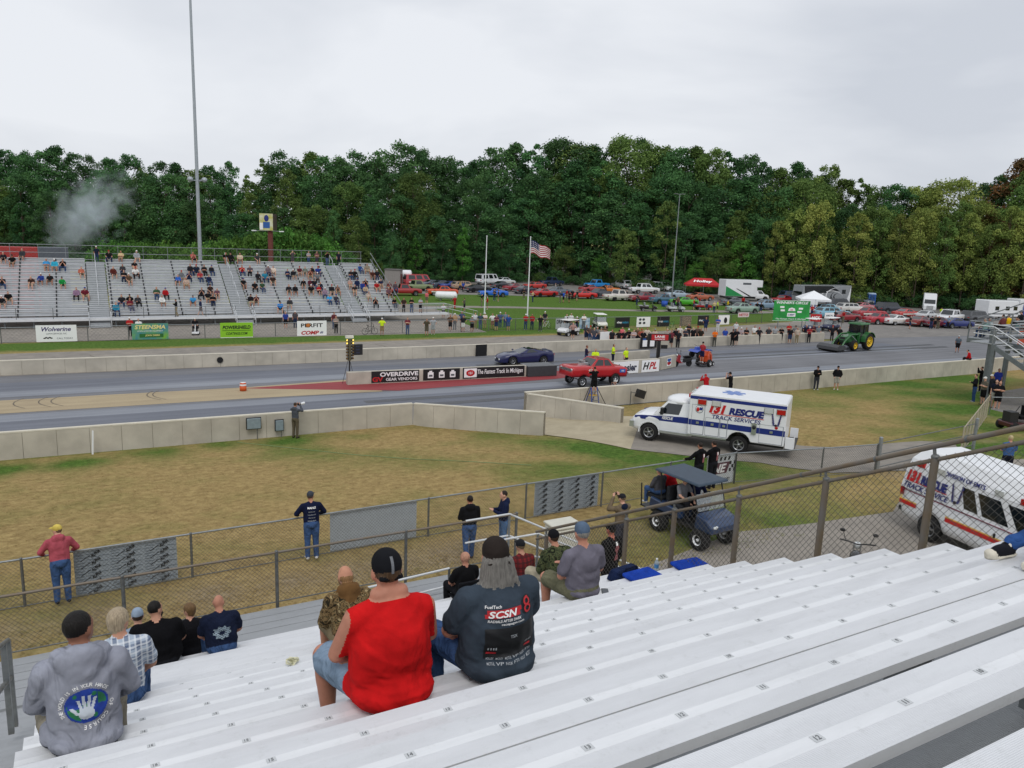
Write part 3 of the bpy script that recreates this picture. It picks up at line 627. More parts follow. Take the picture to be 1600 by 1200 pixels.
# short handrails on the front walkway
hr = thing('handrail', 'short white pipe handrail on walkway in front of the red shirt', 'handrail', (3.6, DY0, DZ))
pa, pb = GY(575, 918, 12.2), GY(702, 888, 12.2)
b = MB(); ph = Vector((3.6, DY0, DZ)); b.path([pa-ph, pb-ph], .022, ALU); b.build('rail', hr)
b = MB(); b.path([pa-ph-Vector((0, 0, .35)), pb-ph-Vector((0, 0, .35))], .022, ALU); b.build('rail', hr)
for p in (pa, pb): b = MB(); b.tube(Vector((p.x, p.y, DZ))-ph, p-ph, .026, GALVD); b.build('post', hr)
ph = Vector((-.88, 8.3, 5.1)); hl = thing('handrail', 'grey handrail with two posts beside the aisle steps at left', 'handrail', ph)
for y, z in ((8.48, 5.05), (8.12, 5.2)): b = MB(); b.bx(-.025, .025, y-.025-ph.y, y+.025-ph.y, z-.15-ph.z, z+.78-ph.z, GALV); b.build('post', hl)
for hh in (.78, .38): b = MB(); b.tube((0, 8.52-ph.y, hh-.05), (0, 7.2-ph.y, hh+.5), .024, GALVD); b.build('rail', hl)
# ================================================================== people: one continuous skinned body per figure
TAGS = ['skin', 'shirt', 'pants', 'hair', 'shoe', 'hat', 'extra', 'dark']
def V(*a): return Vector(a)
class Fig:
    def __init__(s): s.p = []
    def cap(s, a, ra, b, rb, tag): s.p.append(('c', Vector(a), ra, Vector(b), rb, tag)); return s
    def ell(s, c, r, tag, rot=None): s.p.append(('e', Vector(c), Vector(r), rot, None, tag)); return s
    def dist(s, P):
        D = np.full((len(P), len(s.p)), 9.0)
        for i, q in enumerate(s.p):
            if q[0] == 'c':
                a, b = np.array(q[1]), np.array(q[3]); d = b-a; L2 = max(1e-9, d@d); t = np.clip(((P-a)@d)/L2, 0, 1)
                D[:, i] = np.linalg.norm(P-(a+t[:, None]*d), axis=1)-(q[2]+(q[4]-q[2])*t)
            else:
                X = P-np.array(q[1]); r = np.array(q[2])
                if q[3] is not None: X = X@np.array(q[3])
                k = np.linalg.norm(X/r, axis=1); k2 = np.linalg.norm(X/(r*r), axis=1); D[:, i] = np.where(k2 > 1e-9, k*(k-1)/np.maximum(k2, 1e-9), -r.min())
        return D
    def mesh(s, name, voxel=.03, smooth=4, post=None):
        b = MB(); n = 8 if voxel > .02 else 14
        for q in s.p:
            if q[0] == 'c':
                d = (q[3]-q[1]).normalized() if (q[3]-q[1]).length > 1e-6 else Vector((0, 0, 1))
                b.tube(q[1], q[3], q[2], DARK, r1=q[4], n=n, caps=True)
                b.ell(q[1], (q[2],)*3, DARK, n=n); b.ell(q[3], (q[4],)*3, DARK, n=n)
            else: b.ell(q[1], q[2], DARK, n=n+2, rot=q[3])
        me = bpy.data.meshes.new('raw'); me.from_pydata(b.v, [], b.f)
        bm = bmesh.new(); bm.from_mesh(me); bmesh.ops.remove_doubles(bm, verts=bm.verts, dist=1e-5); bmesh.ops.recalc_face_normals(bm, faces=bm.faces); bm.to_mesh(me); bm.free()
        o = bpy.data.objects.new('tmp', me)
        r = o.modifiers.new('r', 'REMESH'); r.mode = 'VOXEL'; r.voxel_size = voxel
        if smooth: sm = o.modifiers.new('s', 'SMOOTH'); sm.factor = .5; sm.iterations = smooth
        out_ = evaluated(o); bpy.data.objects.remove(o); bpy.data.meshes.remove(me)
        nf = len(out_.polygons); C = np.empty(nf*3, dtype=np.float32); out_.polygons.foreach_get('center', C); C = C.reshape(-1, 3)
        idx = np.argmin(s.dist(C.astype(float)), axis=1); tg = np.array([TAGS.index(q[5]) for q in s.p])[idx]
        if post is not None: tg = post(C, tg)
        if voxel < .017:                       # folds pressed into the cloth
            nv = len(out_.vertices); co = np.empty(nv*3, dtype=np.float32); out_.vertices.foreach_get('co', co); co = co.reshape(-1, 3); nr = np.empty(nv*3, dtype=np.float32); out_.vertices.foreach_get('normal', nr); nr = nr.reshape(-1, 3)
            lv = np.empty(len(out_.loops), dtype=np.int32); out_.loops.foreach_get('vertex_index', lv); lt = np.empty(nf, dtype=np.int32); out_.polygons.foreach_get('loop_total', lt); wt = np.zeros(nv); np.maximum.at(wt, lv, np.repeat(np.isin(tg, (1, 2, 6)).astype(float), lt))
            for i in np.nonzero(wt)[0]:
                x, y, z = map(float, co[i]); n1_ = mnoise.noise((x*5+z*4, y*5, z*6.5-abs(x)*5)); n2_ = mnoise.noise((x*3.2, y*6, z*19+x*3)); lo = max(0, 1-abs(z-.14)/.2); co[i] += nr[i]*(.017*(.35-abs(n1_))+.014*lo*(.3-abs(n2_)))
            out_.vertices.foreach_set('co', co.ravel()); out_.update()
        out_.materials.clear()
        for _ in TAGS: out_.materials.append(DARK)
        out_.polygons.foreach_set('material_index', tg.astype(np.int32)); out_.polygons.foreach_set('use_smooth', [True]*nf); out_.name = name; out_.update()
        return out_
def hand(f, W, dirv, side, fine, tag='skin', curl=.4, s=1.0):
    d = Vector(dirv).normalized(); u = Vector((0, 0, 1)) if abs(d.z) < .8 else Vector((0, 1, 0)); sd = d.cross(u).normalized()*side; n = sd.cross(d).normalized()
    if not fine:
        f.cap(W, .03*s, W+d*.1*s, .03*s, tag); return
    f.ell(W+d*.05*s, (.026*s, .026*s, .05*s), tag, rot=d.to_track_quat('Z', 'Y').to_matrix())
    f.cap(W+d*.03*s+sd*.02*s, .012*s, W+d*.085*s+sd*.03*s, .011*s, tag); f.cap(W+d*.03*s-sd*.02*s, .012*s, W+d*.085*s-sd*.03*s, .011*s, tag)
    for i, l in enumerate((.068, .078, .072, .055)):
        a = W+d*.09*s+sd*((i-1.5)*.02*s); k = a+d*l*.5*s; t = k+(d*math.cos(curl)-n*math.sin(curl))*l*.5*s
        f.cap(a, .0095*s, k, .009*s, tag); f.cap(k, .009*s, t, .0075*s, tag)
    a = W+d*.035*s-sd*.028*s; f.cap(a, .012*s, a+(d*.6-sd*.6)*.045*s, .0105*s, tag); f.cap(a+(d*.6-sd*.6)*.045*s, .0105*s, a+(d*.8-sd*.3-n*.3)*.085*s, .009*s, tag)
ARM = {  # elbow, wrist relative to shoulder centre line (x mirrored), z measured from shoulder height
    'down': ((.235, -.03, -.29), (.235, .05, -.53)), 'crossed': ((.25, .05, -.27), (-.06, .19, -.24)), 'phone': ((.23, .06, -.28), (.07, .27, -.2)),
    'photo': ((.27, .2, -.1), (.085, .25, .17)), 'lean': ((.33, .12, -.24), (.27, .38, -.33)), 'pockets': ((.28, -.07, -.28), (.2, .06, -.48)),
    'lap': ((.25, .1, -.26), (.07, .3, -.4)), 'knees': ((.26, .16, -.24), (.12, .42, -.38)), 'chin': ((.2, .25, -.28), (.05, .2, -.04)), 'point': ((.3, .25, -.05), (.3, .5, 0)), 'hips': ((.34, -.06, -.25), (.19, .02, -.42))}
def figure(name, pose='stand', arms='down', arms2=None, sleeves='short', legs='long', hair='short', hat=None, g=1.0, belly=0, lean=0.0, yawh=0.0, fine=False, voxel=.034, stride=0.0, knee=.14, hood=False, extra=None, post=None, smooth=None, beard=False, sk=1.0, headdrop=0.0):
    """+Y is forward; origin between the feet (stand) or under the seat bones (sit)"""
    f = Fig(); sit = pose == 'sit'; S = .56 if sit else 1.42                 # shoulder height
    hipz = .10 if sit else .93
    def T(x, y, z):                                                           # torso lean about the hips
        a = lean; yy, zz = y, z-hipz; return V(x, yy*math.cos(a)+zz*math.sin(a), hipz-yy*math.sin(a)+zz*math.cos(a))
    ch = (S-hipz)
    f.ell(T(0, .0, hipz+ch*.66), (.178*g, .118*g, .21), 'shirt'); f.ell(T(0, .01+.03*belly, hipz+ch*.36), (.160*g+.02*belly, .118*g+.05*belly, .19), 'shirt')
    f.ell(T(0, .015+.03*belly, hipz+ch*.14), (.168*g+.025*belly, .122*g+.05*belly, .12), 'shirt')
    for sx in (-1, 1): f.cap(T(sx*.088*g, -.005, hipz+ch*.74), .082*g, T(sx*(.088*g+.02*belly), .01, hipz+ch*.16), .085*g+.02*belly, 'shirt')
    f.ell(V(0, 0, hipz+.0), (.172*g, .13*g, .125 if sit else .13), 'pants')
    for sx in (-1, 1):
        f.cap(T(sx*.05, -.01, S-.005), .078, T(sx*.165*(.6+.4*g), -.01, S-.03), .068, 'shirt'); f.ell(T(sx*.07, -.06, S-.14), (.085*g, .05*g, .13), 'shirt')
    f.cap(T(0, -.01, S-.01), .06*(.8+.2*g), T(0, .012, S+.11), .053*(.85+.15*g), 'skin'); f.cap(T(-.05, -.01, S+.045), .03, T(.05, -.01, S+.045), .03, 'shirt')
    hc = T(0, .03, S+.2-headdrop); Rz = Matrix.Rotation(yawh, 3, 'Z')
    def Hd(x, y, z): return hc+Rz@V(x, y, z)
    f.ell(hc, (.076, .094, .11), 'skin', rot=Rz); f.ell(Hd(0, .035, -.055), (.056, .062, .065), 'skin', rot=Rz); f.cap(Hd(0, .088, .01), .012, Hd(0, .105, -.025), .014, 'skin')
    for sx in (-1, 1): f.ell(Hd(sx*.08, -.005, -.012), (.014, .024, .034), 'skin', rot=Rz)
    if fine or voxel < .03:
        f.cap(Hd(-.03, .086, .018), .012, Hd(-.028, .09, .018), .011, 'dark'); f.cap(Hd(.03, .086, .018), .012, Hd(.028, .09, .018), .011, 'dark'); f.cap(Hd(-.02, .09, -.06), .007, Hd(.02, .09, -.06), .007, 'dark')
    if beard: f.ell(Hd(0, .05, -.085), (.06, .06, .06), 'hair', rot=Rz)
    if hair == 'short': f.ell(Hd(0, -.018, .03), (.081, .092, .092), 'hair', rot=Rz)
    elif hair == 'crop': f.ell(Hd(0, -.022, .022), (.0785, .087, .094), 'hair', rot=Rz)
    elif hair == 'full': f.ell(Hd(0, -.015, .028), (.092, .105, .105), 'hair', rot=Rz); f.ell(Hd(0, -.05, -.03), (.08, .06, .07), 'hair', rot=Rz)
    elif hair == 'long':
        f.ell(Hd(0, -.02, .03), (.088, .1, .1), 'hair', rot=Rz)
        for x in (-.055, 0, .055): f.cap(Hd(x, -.06, 0), .05, Hd(x*1.3, -.09, -.2), .04, 'hair')
    elif hair == 'fringe': f.ell(Hd(0, -.03, -.015), (.08, .078, .06), 'hair', rot=Rz)
    if hat == 'cap':
        f.ell(Hd(0, -.006, .045), (.088, .104, .09), 'hat', rot=Rz); f.ell(Hd(0, .13, .035), (.068, .075, .014), 'hat', rot=Rz@Matrix.Rotation(-.15, 3, 'X'))
    elif hat == 'backcap': f.ell(Hd(0, -.006, .045), (.088, .104, .09), 'hat', rot=Rz)
    elif hat == 'wide': f.ell(Hd(0, 0, .05), (.086, .1, .085), 'hat', rot=Rz); f.ell(Hd(0, 0, .035), (.17, .18, .014), 'hat', rot=Rz)
    elif hat == 'helmet': f.ell(Hd(0, 0, .02), (.13, .145, .145), 'hat', rot=Rz)
    if hood: f.ell(T(0, -.085, S+.03), (.13, .06, .09), 'shirt'); f.cap(T(-.08, -.04, S+.06), .05, T(.08, -.04, S+.06), .05, 'shirt')
    if extra: extra(f, T, Hd)
    for sx, an in ((-1, arms), (1, arms2 or arms)):
        e, w_ = ARM[an] if isinstance(an, str) else an
        sh = T(sx*.18*(.55+.45*g), -.01, S-.035); E_ = T(sx*(e[0]+.10*(g-1)), e[1]+.02*belly, S+e[2]); W_ = T(sx*(w_[0]+(.06*(g-1) if w_[0] > 0 else 0)), w_[1]+.05*belly+.04*(g-1), S+w_[2])
        if an == 'crossed' and sx == 1: W_ += V(0, .025, .03)
        ra, re, rw = .056*g**.6, .043*g**.5, .031*g**.3; add = .012
        if sleeves == 'long': f.cap(sh, ra+add+.006, E_, re+add+.006, 'shirt'); f.cap(E_, re+add+.005, W_, rw+add, 'shirt')
        elif sleeves == 'short':
            m_ = sh.lerp(E_, .68); f.cap(sh, ra+add+.004, m_, ra+add, 'shirt'); f.cap(m_, ra*.9, E_, re, 'skin'); f.cap(E_, re, W_, rw, 'skin')
        else: f.cap(sh, ra, E_, re, 'skin'); f.cap(E_, re, W_, rw, 'skin')
        dd = (W_-E_).normalized(); hand(f, W_, dd+(V(0, 0, .5) if an == 'photo' else V(0, 0, 0)), sx, fine)
    for sx in (-1, 1):
        if sit:
            hp = V(sx*.09*g**.5, .02, .095); kn = V(sx*(.09+knee*.6), .44, .09+(.02 if legs == 'long' else .02)); an_ = V(sx*(.10+knee*.5), .43-.03*sx*stride, -.33)
        else:
            hp = V(sx*.092*g**.5, 0, .89); kn = V(sx*.10, .015+sx*stride*.35, .5); an_ = V(sx*.105, -.02+sx*stride*(1 if sx > 0 else 1.25), .085+(.03 if stride and sx < 0 else 0))
        rt, rk, rka, ran = .094*g**.8, .064*g**.5, .06*g**.4, .042
        if legs == 'long':
            f.cap(hp, rt, kn, rk+.012, 'pants'); f.cap(kn, rka+.014, an_, ran+.022, 'pants')
        elif legs == 'shorts':
            m_ = hp.lerp(kn, .86); f.cap(hp, rt+.008, m_, rk+.03, 'pants'); f.cap(m_, rk+.004, kn, rk, 'skin'); mid = kn.lerp(an_, .35)+V(0, -.012, 0); f.cap(kn, rka, mid, rka*.98, 'skin'); f.cap(mid, rka*.95, an_, ran-.004, 'skin')
        f.cap(an_+V(0, -.015, -.01), .043, an_+V(sx*.005, -.035, -.045), .042, 'shoe'); f.cap(an_+V(0, -.03, -.045), .042, an_+V(sx*.03, .14, -.05), .036, 'shoe')
    return f.mesh(name, voxel, smooth if smooth is not None else (3 if voxel > .02 else 6), post)
FIG = {}
def fig_cached(**k):
    key = tuple(sorted(k.items()))
    if key not in FIG: FIG[key] = figure('person', **k)
    return FIG[key]
SKINS = ['b98a73', 'c4937c', 'a8765f', 'c99c86', 'b27f68']
HAIRC = ['2a211b', '3b2c20', '4d3a28', '8d8a84', '1c1815', '6b5a45', 'b8b2a8']
def dress(o, shirt, pants, hair=None, hat=None, shoe=None, sk=None, extra=None):
    rnd = random.random
    ms = [skin(sk or random.choice(SKINS)), shirt if not isinstance(shirt, str) else cloth(shirt), pants if not isinstance(pants, str) else cloth(pants), hairmat(hair or '3b2c20'), cloth(shoe or random.choice(['2b2b2d', '8f9094', 'd0d0d0', '3a3230'])), cloth(hat or '222327'), cloth(extra or '333333'), mat('eye_dark', '2c1f1a', rough=.5)]
    for i, m in enumerate(ms):
        if i >= len(o.material_slots): break
        o.material_slots[i].link = 'OBJECT'; o.material_slots[i].material = m
    return o
def person(label, me, loc, rz, shirt, pants, scale=1.0, group=None, **kw):
    o = obj('person', me, None, loc, rz); o.scale = (scale,)*3; dress(o, shirt, pants, **kw); return tag(o, label, 'person', group)
def face_cam(p, off=0):             # heading (rz) that turns +Y local towards the camera, plus offset
    d = Vector((0, 0, 0))-Vector((p[0], p[1], 0)); return math.atan2(-d.x, d.y)+off
def heading(dx, dy): return math.atan2(-dx, dy)
CN = {'141416': 'black', '1d1d20': 'black', '24252a': 'charcoal', '3a3b3f': 'dark grey', '6f7276': 'grey', '9a9da1': 'light grey', 'd9d9d6': 'white', '1f2a4a': 'navy', '2b3f86': 'blue', '2f62b8': 'bright blue', '3f8fc4': 'sky blue', '37a6c4': 'turquoise', 'a62024': 'red', '6a2430': 'maroon', '1f8a3f': 'bright green', '37503a': 'dark green', 'b86a55': 'coral', 'c9b48a': 'tan', '8f7a5a': 'khaki', '8a6f86': 'mauve', 'c9e32c': 'lime yellow', 'd86a1c': 'orange', '5a4636': 'brown', '2f3a46': 'slate', '4a5a7a': 'denim blue', 'd46a72': 'pink', 'e0c030': 'yellow'}
# ================================================================== far stand
FB_Y0, FB_Z0, FB_RUN, FB_RISE, FB_N = 82.4, 1.28, .61, .305, 16
FBL, FBR = -40.0, 31.0
AISLES = [(.2, 2.0), (13.1, 14.9), (25.0, 26.8)]
AISLES_L = [(-13.6, -11.8), (-26.5, -24.7)]
def fY(k): return FB_Y0+FB_RUN*k
def fZ(k): return FB_Z0+FB_RISE*k
FSEAT = mat('far_seat_aluminium', 'dcdee0', rough=.4, metal=.15, var=.06, scale=2)
FFOOT = mat('far_foot_aluminium', 'bcbfc2', rough=.5, metal=.15, var=.08, scale=2)
fb = thing('bleachers', 'long aluminium bleachers full of spectators across the track', 'bleachers', (0, 81, 0)); fo = Vector((0, 81, 0))
def fpart(name, b, parent=fb):
    b.v = [(v[0]-fo.x, v[1]-fo.y, v[2]-fo.z) for v in b.v]; return b.build(name, parent)
cuts = sorted(AISLES_L+AISLES); SEC = []; x = FBL
for a, c in cuts: SEC.append((x, a)); x = c
SEC.append((x, FBR))
SECV = [s for s in SEC if s[1] > -13]
for (x0, x1) in SECV:
    for k in range(FB_N):
        b = MB(); b.bx(x0+.05, x1-.05, fY(k)-.125, fY(k)+.125, fZ(k)-.045, fZ(k), FSEAT); fpart('seat_plank', b)
        b = MB(); b.bx(x0+.0, x1-.0, fY(k)-.52, fY(k)-.02, fZ(k)-.46, fZ(k)-.42, FFOOT); fpart('foot_plank', b)
        b = MB(); b.bx(x0+.02, x1-.02, fY(k)-.05, fY(k)-.03, fZ(k)-.30, fZ(k)-.02-.09, FFOOT); fpart('riser', b)
        for x in np.arange(x0+.25, x1, 3.05):
            if x > -9: b = MB(); b.bx(x-.05, x+.05, fY(k)-.14, fY(k)+.1, fZ(k)-.42, fZ(k)-.046, DARK); fpart('seat_bracket', b)
for (x0, x1) in AISLES:
    for k in range(2*FB_N+6):
        z = FB_Z0-.42-.9+.155+FB_RISE/2*k; y = fY(0)-1.75-.3*1+FB_RUN/2*k-.15
        if z > fZ(FB_N-1)-.38: break
        if z < .06: continue
        b = MB(); b.bx(x0+.06, x1-.06, y, y+.30, z-.04, z, FFOOT); fpart('step', b)
        b = MB(); b.bx(x0+.06, x1-.06, y+.285, y+.30, z, z+FB_RISE/2-.045, mat('step_riser', '8d9194', rough=.5)); fpart('step_riser', b)
    xc = (x0+x1)/2
    b = MB()
    for k0 in range(2, FB_N-1, 3):
        b.path([V(xc, fY(k0), fZ(k0)-.35), V(xc, fY(k0), fZ(k0)+.55), V(xc, fY(k0+2), fZ(k0+2)+.55), V(xc, fY(k0+2), fZ(k0+2)-.35)], .028, ALU, n=6)
    fpart('aisle_rail', b)
    for xx in (x0, x1):
        for hh in (.55, 1.05):
            b = MB(); b.path([V(xx, fY(0)-.75, FB_Z0-.42+hh), V(xx, fY(0)-2.6, hh-.02)], .03, ALU, n=6); fpart('stair_rail', b)
        for u in (0, .5, 1):
            y = fY(0)-.75-1.85*u; z = (FB_Z0-.42)*(1-u); b = MB(); b.tube((xx, y, max(0, z)), (xx, y, z+1.05), .03, ALU, n=6); fpart('stair_post', b)
# front walkway deck, dark void and posts below, rail
b = MB(); b.bx(-14, FBR+5.5, fY(0)-1.7, fY(0)-.53, FB_Z0-.46, FB_Z0-.42, FFOOT); fpart('front_deck', b)
b = MB(); b.bx(-14, FBR+5.5, fY(0)-1.72, fY(0)-1.69, FB_Z0-.62, FB_Z0-.41, FSEAT); fpart('deck_fascia', b)
for x in np.arange(-13, FBR, 2.2):
    for yy in (fY(0)-1.3, fY(5), fY(10), fY(15)):
        b = MB(); zt = FB_Z0-.5 if yy < fY(0) else FB_Z0+(yy-fY(0))/FB_RUN*FB_RISE-.55; b.bx(x-.06, x+.06, yy-.06, yy+.06, 0, zt, STEEL); fpart('post', b)
gaps = [(-14, AISLES[0][0])]+[(AISLES[i][1], AISLES[i+1][0]) for i in range(2)]+[(AISLES[2][1], FBR+5.4)]
for a, c in gaps:
    for hh in (1.02, .55):
        b = MB(); b.tube((a, fY(0)-1.66, FB_Z0-.42+hh), (c, fY(0)-1.66, FB_Z0-.42+hh), .024, GALV, n=6); fpart('front_rail', b)
    for x in np.linspace(a, c, max(2, int((c-a)/2.6)+1)):
        b = MB(); b.tube((x, fY(0)-1.66, FB_Z0-.75), (x, fY(0)-1.66, FB_Z0+.62), .028, GALVD, n=6); fpart('front_post', b)
# back rail with wire infill, end rail
YB = fY(FB_N-1)+.45; ZB = fZ(FB_N-1)-.42
for hh in (1.75, .95, .3):
    b = MB(); b.tube((-14, YB, ZB+hh), (FBR-1.2, YB, ZB+hh), .03, GALV, n=6); fpart('back_rail', b)
for x in np.arange(-13.5, FBR-1, 2.4):
    b = MB(); b.tube((x, YB, ZB-.4), (x, YB, ZB+1.77), .026, GALV, n=6); fpart('back_post', b)
b = MB(); b.bx(-14, FBR-1.2, YB-.9, YB, ZB-.04, ZB, FFOOT); fpart('top_deck', b)
b = MB(); lattice(b, (-14, YB), (FBR-1.2, YB), ZB+.3, ZB+.3, 1.4, .35, .006, GALVD); o = fpart('back_wire', b); o['kind'] = 'stuff'
for hh in (1.75, 1.0, .2):
    b = MB(); b.tube((FBR-.1, YB, ZB+hh-.1), (FBR+.05, fY(0)-.8, FB_Z0-.42+hh-.7+.05), .035, GALV, n=6); fpart('end_rail', b)
for k in range(0, FB_N, 3):
    b = MB(); b.tube((FBR, fY(k), fZ(k)-.5), (FBR, fY(k), fZ(k)+.62), .03, GALV, n=6); fpart('end_post', b)
# end ramp rails at the right foot of the stand
for yy in (fY(0)-1.66, fY(0)-.6):
    for hh in (1.0, .5):
        b = MB(); b.path([V(FBR+1.2, yy, FB_Z0-.42+hh), V(FBR+5.4, yy, FB_Z0-.42+hh), V(FBR+9.2, yy, hh)], .028, ALU, n=6); fpart('ramp_rail', b)
    for u in np.linspace(0, 1, 6):
        x = FBR+1.2+8*u; z = (FB_Z0-.42)*(1-max(0, (x-FBR-5.4)/3.8)); b = MB(); b.tube((x, yy, max(0, z-.2)), (x, yy, z+1.0), .026, GALV, n=6); fpart('ramp_post', b)
b = MB(); b.add([(FBR+5.5, fY(0)-1.7, FB_Z0-.43), (FBR+9.2, fY(0)-1.7, .04), (FBR+9.2, fY(0)-.55, .04), (FBR+5.5, fY(0)-.55, FB_Z0-.43)], [(0, 1, 2, 3)], FFOOT); fpart('ramp', b)
# ------------------------------------------------------------------ spectators sitting in it: photo position of the hips, shirt, trousers, legs, hat
SEATED = """
6 408 24252a 1d1d20 s|20 411 141416 c0 s|36 404 3a3b3f c0 s|73 418 3f8fc4 c0 s|86 418 37a6c4 c0 s|99 420 141416 d l|127 432 b86a55 c0 s|4 446 24252a d l|50 444 3a2a24 c0 s|65 443 2b3f86 c0 s|79 443 1d1d20 c0 s|97 444 1f8a3f 1d1d20 s|120 461 8a6f86 1d1d20 l|132 461 6a2430 k s|13 470 141416 c0 s|3 477 1d1d20 c0 s
170 396 1d1d20 d l|189 397 c9b48a k s|213 397 9a9da1 c0 s|301 402 a85a55 1d1d20 s|177 432 5a2a24 1d1d20 s|192 427 3a3b3f d l|210 420 1d1d20 k s|194 434 1d1d20 d l|201 441 5a4636 c0 s|211 431 d9d9d6 1d1d20 l|297 425 24252a d l|307 425 1f2a3a d l|319 427 1d1d20 1d1d20 l|330 428 24252a d l|283 436 6f7276 c0 s|279 443 2f62b8 c0 s|291 446 b8a090 k s|296 436 1f2a4a d l|312 438 a63a3f d l|326 440 1f2a4a d l|245 463 37503a d l|258 461 a62024 1d1d20 l|191 474 24252a d l|203 472 141416 1d1d20 l|215 474 3a3b3f 1d1d20 l|253 477 d9d9d6 c0 s|328 457 3a2a24 1d1d20 s|339 460 6a4a55 c0 s|316 464 24252a 24252a l|325 468 1d1d20 k s|302 474 3f8fc4 c0 s|333 476 141416 d l|203 480 6a2430 5a5a70 l|181 484 2f7f9a d l
352 402 141416 c0 s|360 403 1d1d20 1d1d20 l|375 402 c9b8a0 c0 s|401 404 3a3b3f c0 s|378 425 a62024 d l|391 426 5a5058 1d1d20 l|419 428 6f6268 d l|427 428 d9c8b8 c0 s|413 437 2f7f9a d l|403 439 24252a 1d1d20 l|426 441 3a2a24 c0 s|380 448 1d1d20 c0 s|398 450 1d1d20 1d1d20 l|409 451 37503a d l|391 471 1d1d20 k s|401 472 4a2a2c c0 s|449 432 1f2a4a d l|457 433 24252a c0 s|468 426 5a2a30 c0 s|477 426 6f7a70 c0 s|487 427 24252a c0 s|496 427 2b3f86 d l|485 434 6a3a30 k s|496 437 6f7276 1d1d20 l|451 455 24252a c0 s|461 457 1d1d20 c0 s|474 448 1d1d20 c0 s|484 448 5a2a34 1d1d20 s|491 449 24252a d l|500 450 1f2a3a d l|486 457 1d1d20 c0 s|498 458 a62024 1d1d20 s|508 461 8f7a8a d l|518 457 24252a c0 s|527 455 5a4a44 k s|514 471 3f9fd4 d l|525 473 3a3b44 d l|453 479 3a3b3f k s|438 481 2f7fc8 1d1d20 s
562 425 2f4f86 d l|573 422 8a8070 k s|547 433 24252a d l|554 433 1d1d20 1d1d20 l|582 434 4a2a24 c0 s|589 433 24252a d l|547 448 a88a80 k s|558 446 1f2a4a d l|566 451 2b3f86 d l|571 446 1d1d20 d l|554 455 24252a k s|587 450 a62024 c0 s|594 449 1f2a4a k s|571 457 b09a80 d l|608 452 6a3a3a 1d1d20 s|606 462 6f5058 1d1d20 s|575 465 b8a89a k s|586 479 1d1d20 1d1d20 l|615 476 141416 d l|617 452 5a4a50 d l
"""
people_far = []
for e in SEATED.replace('\n', '|').split('|'):
    if not e.strip(): continue
    x, y, sh, pa, ln = e.split(); x, y = float(x), float(y)
    best = None
    for k in range(FB_N):                                    # the row whose seat passes under that point
        q = GY(x, y, fY(k)); dz = q.z-(fZ(k)+.02)
        if best is None or abs(dz) < best[0]: best = (abs(dz), k, q.x)
    people_far.append([best[1], best[2], sh, {'c0': random.choice(['6f6a5a', '8a8070', '4a4a44']), 'd': random.choice(['2c3a58', '34486a', '24304a']), 'k': random.choice(['8f8268', 'a39a82'])}.get(pa, pa), ln])
people_far.sort(key=lambda q: (q[0], q[1]))
for q, q2 in zip(people_far, people_far[1:]):                # nobody sits in his neighbour's lap
    if q2[0] == q[0] and q2[1]-q[1] < .52: q2[1] = q[1]+.52
rows_ = {}
SARM = ['lap', 'knees', 'crossed', 'lap', 'chin', 'phone', 'knees']
for i, (k, X, sh, pa, ln) in enumerate(people_far):
    j = rows_.get(k, 0); rows_[k] = j+1
    v = i % 10; hat = [None, 'cap', None, 'cap', None][v % 5]; hr = ['short', 'crop', 'short', 'full', 'short', 'crop', 'long'][v % 7]
    me = fig_cached(pose='sit', arms=SARM[v % 7], sleeves='short' if v % 3 else 'long', legs='shorts' if ln == 's' else 'long', hair=hr if hat is None else 'crop', hat=hat, g=[1.0, 1.2, 1.1][v % 3], lean=[.12, .28, .05, .2][v % 4], knee=[.14, .22, .06][v % 3], voxel=.042)
    if k == 0: rowname = 'front row'
    elif k == FB_N-1: rowname = 'top row'
    else: rowname = ordn(k)+' row up'
    hc = random.choice(HAIRC)
    person('spectator in %s on far bleachers, %s, %s from left' % (CN.get(sh, {'5': 'dusky', '6': 'dusky', '8': 'faded', 'a': 'faded', 'b': 'beige', 'c': 'beige', '2': 'blue'}.get(sh[0], 'dark')), rowname, ordn(j)), me, (X, fY(k)+.0, fZ(k)), math.pi+random.uniform(-.35, .35), sh, pa, scale=random.uniform(1.02, 1.16), group='spectators on the far bleachers', hair=hc, hat=random.choice(['1d1d20', 'd9d9d6', '2b3f86', 'a62024', '3a3b3f']))
# people standing along the back rail, and walking on the front deck
for i, (x, sh, pa, ln, arms, lab) in enumerate((
    (151, '1d2233', '2c3a58', 'long', 'down', 'white-capped man in navy shirt standing on top of the far aisle'),
    (457, '4a4548', '4a4548', 'shorts', 'photo', 'person in dark grey shirt standing at back rail of far bleachers, leftmost'),
    (482, '8f9094', '34486a', 'long', 'crossed', 'person in light grey shirt standing at back rail of far bleachers'),
    (495, '6a4a4a', '3a3b44', 'shorts', 'crossed', 'person in brownish plaid shirt standing at the back rail'),
    (511, '141416', '4a5a7a', 'long', 'photo', 'person in black shirt raising a camera at the back rail'),
    (529, '1f2030', '1d1d28', 'long', 'down', 'person all in dark clothes standing rightmost at back rail'))):
    p = GY(x, 400, YB-.4)
    person(lab, fig_cached(pose='stand', arms=arms, sleeves='short', legs=ln, hair='short', hat='cap' if i in (0, 4) else None, g=1.08, voxel=.04), (p.x, YB-.42, ZB), math.pi+random.uniform(-.3, .3), sh, pa, group='people standing on the far bleachers', hat='d9d9d6' if i == 0 else '1d1d20')
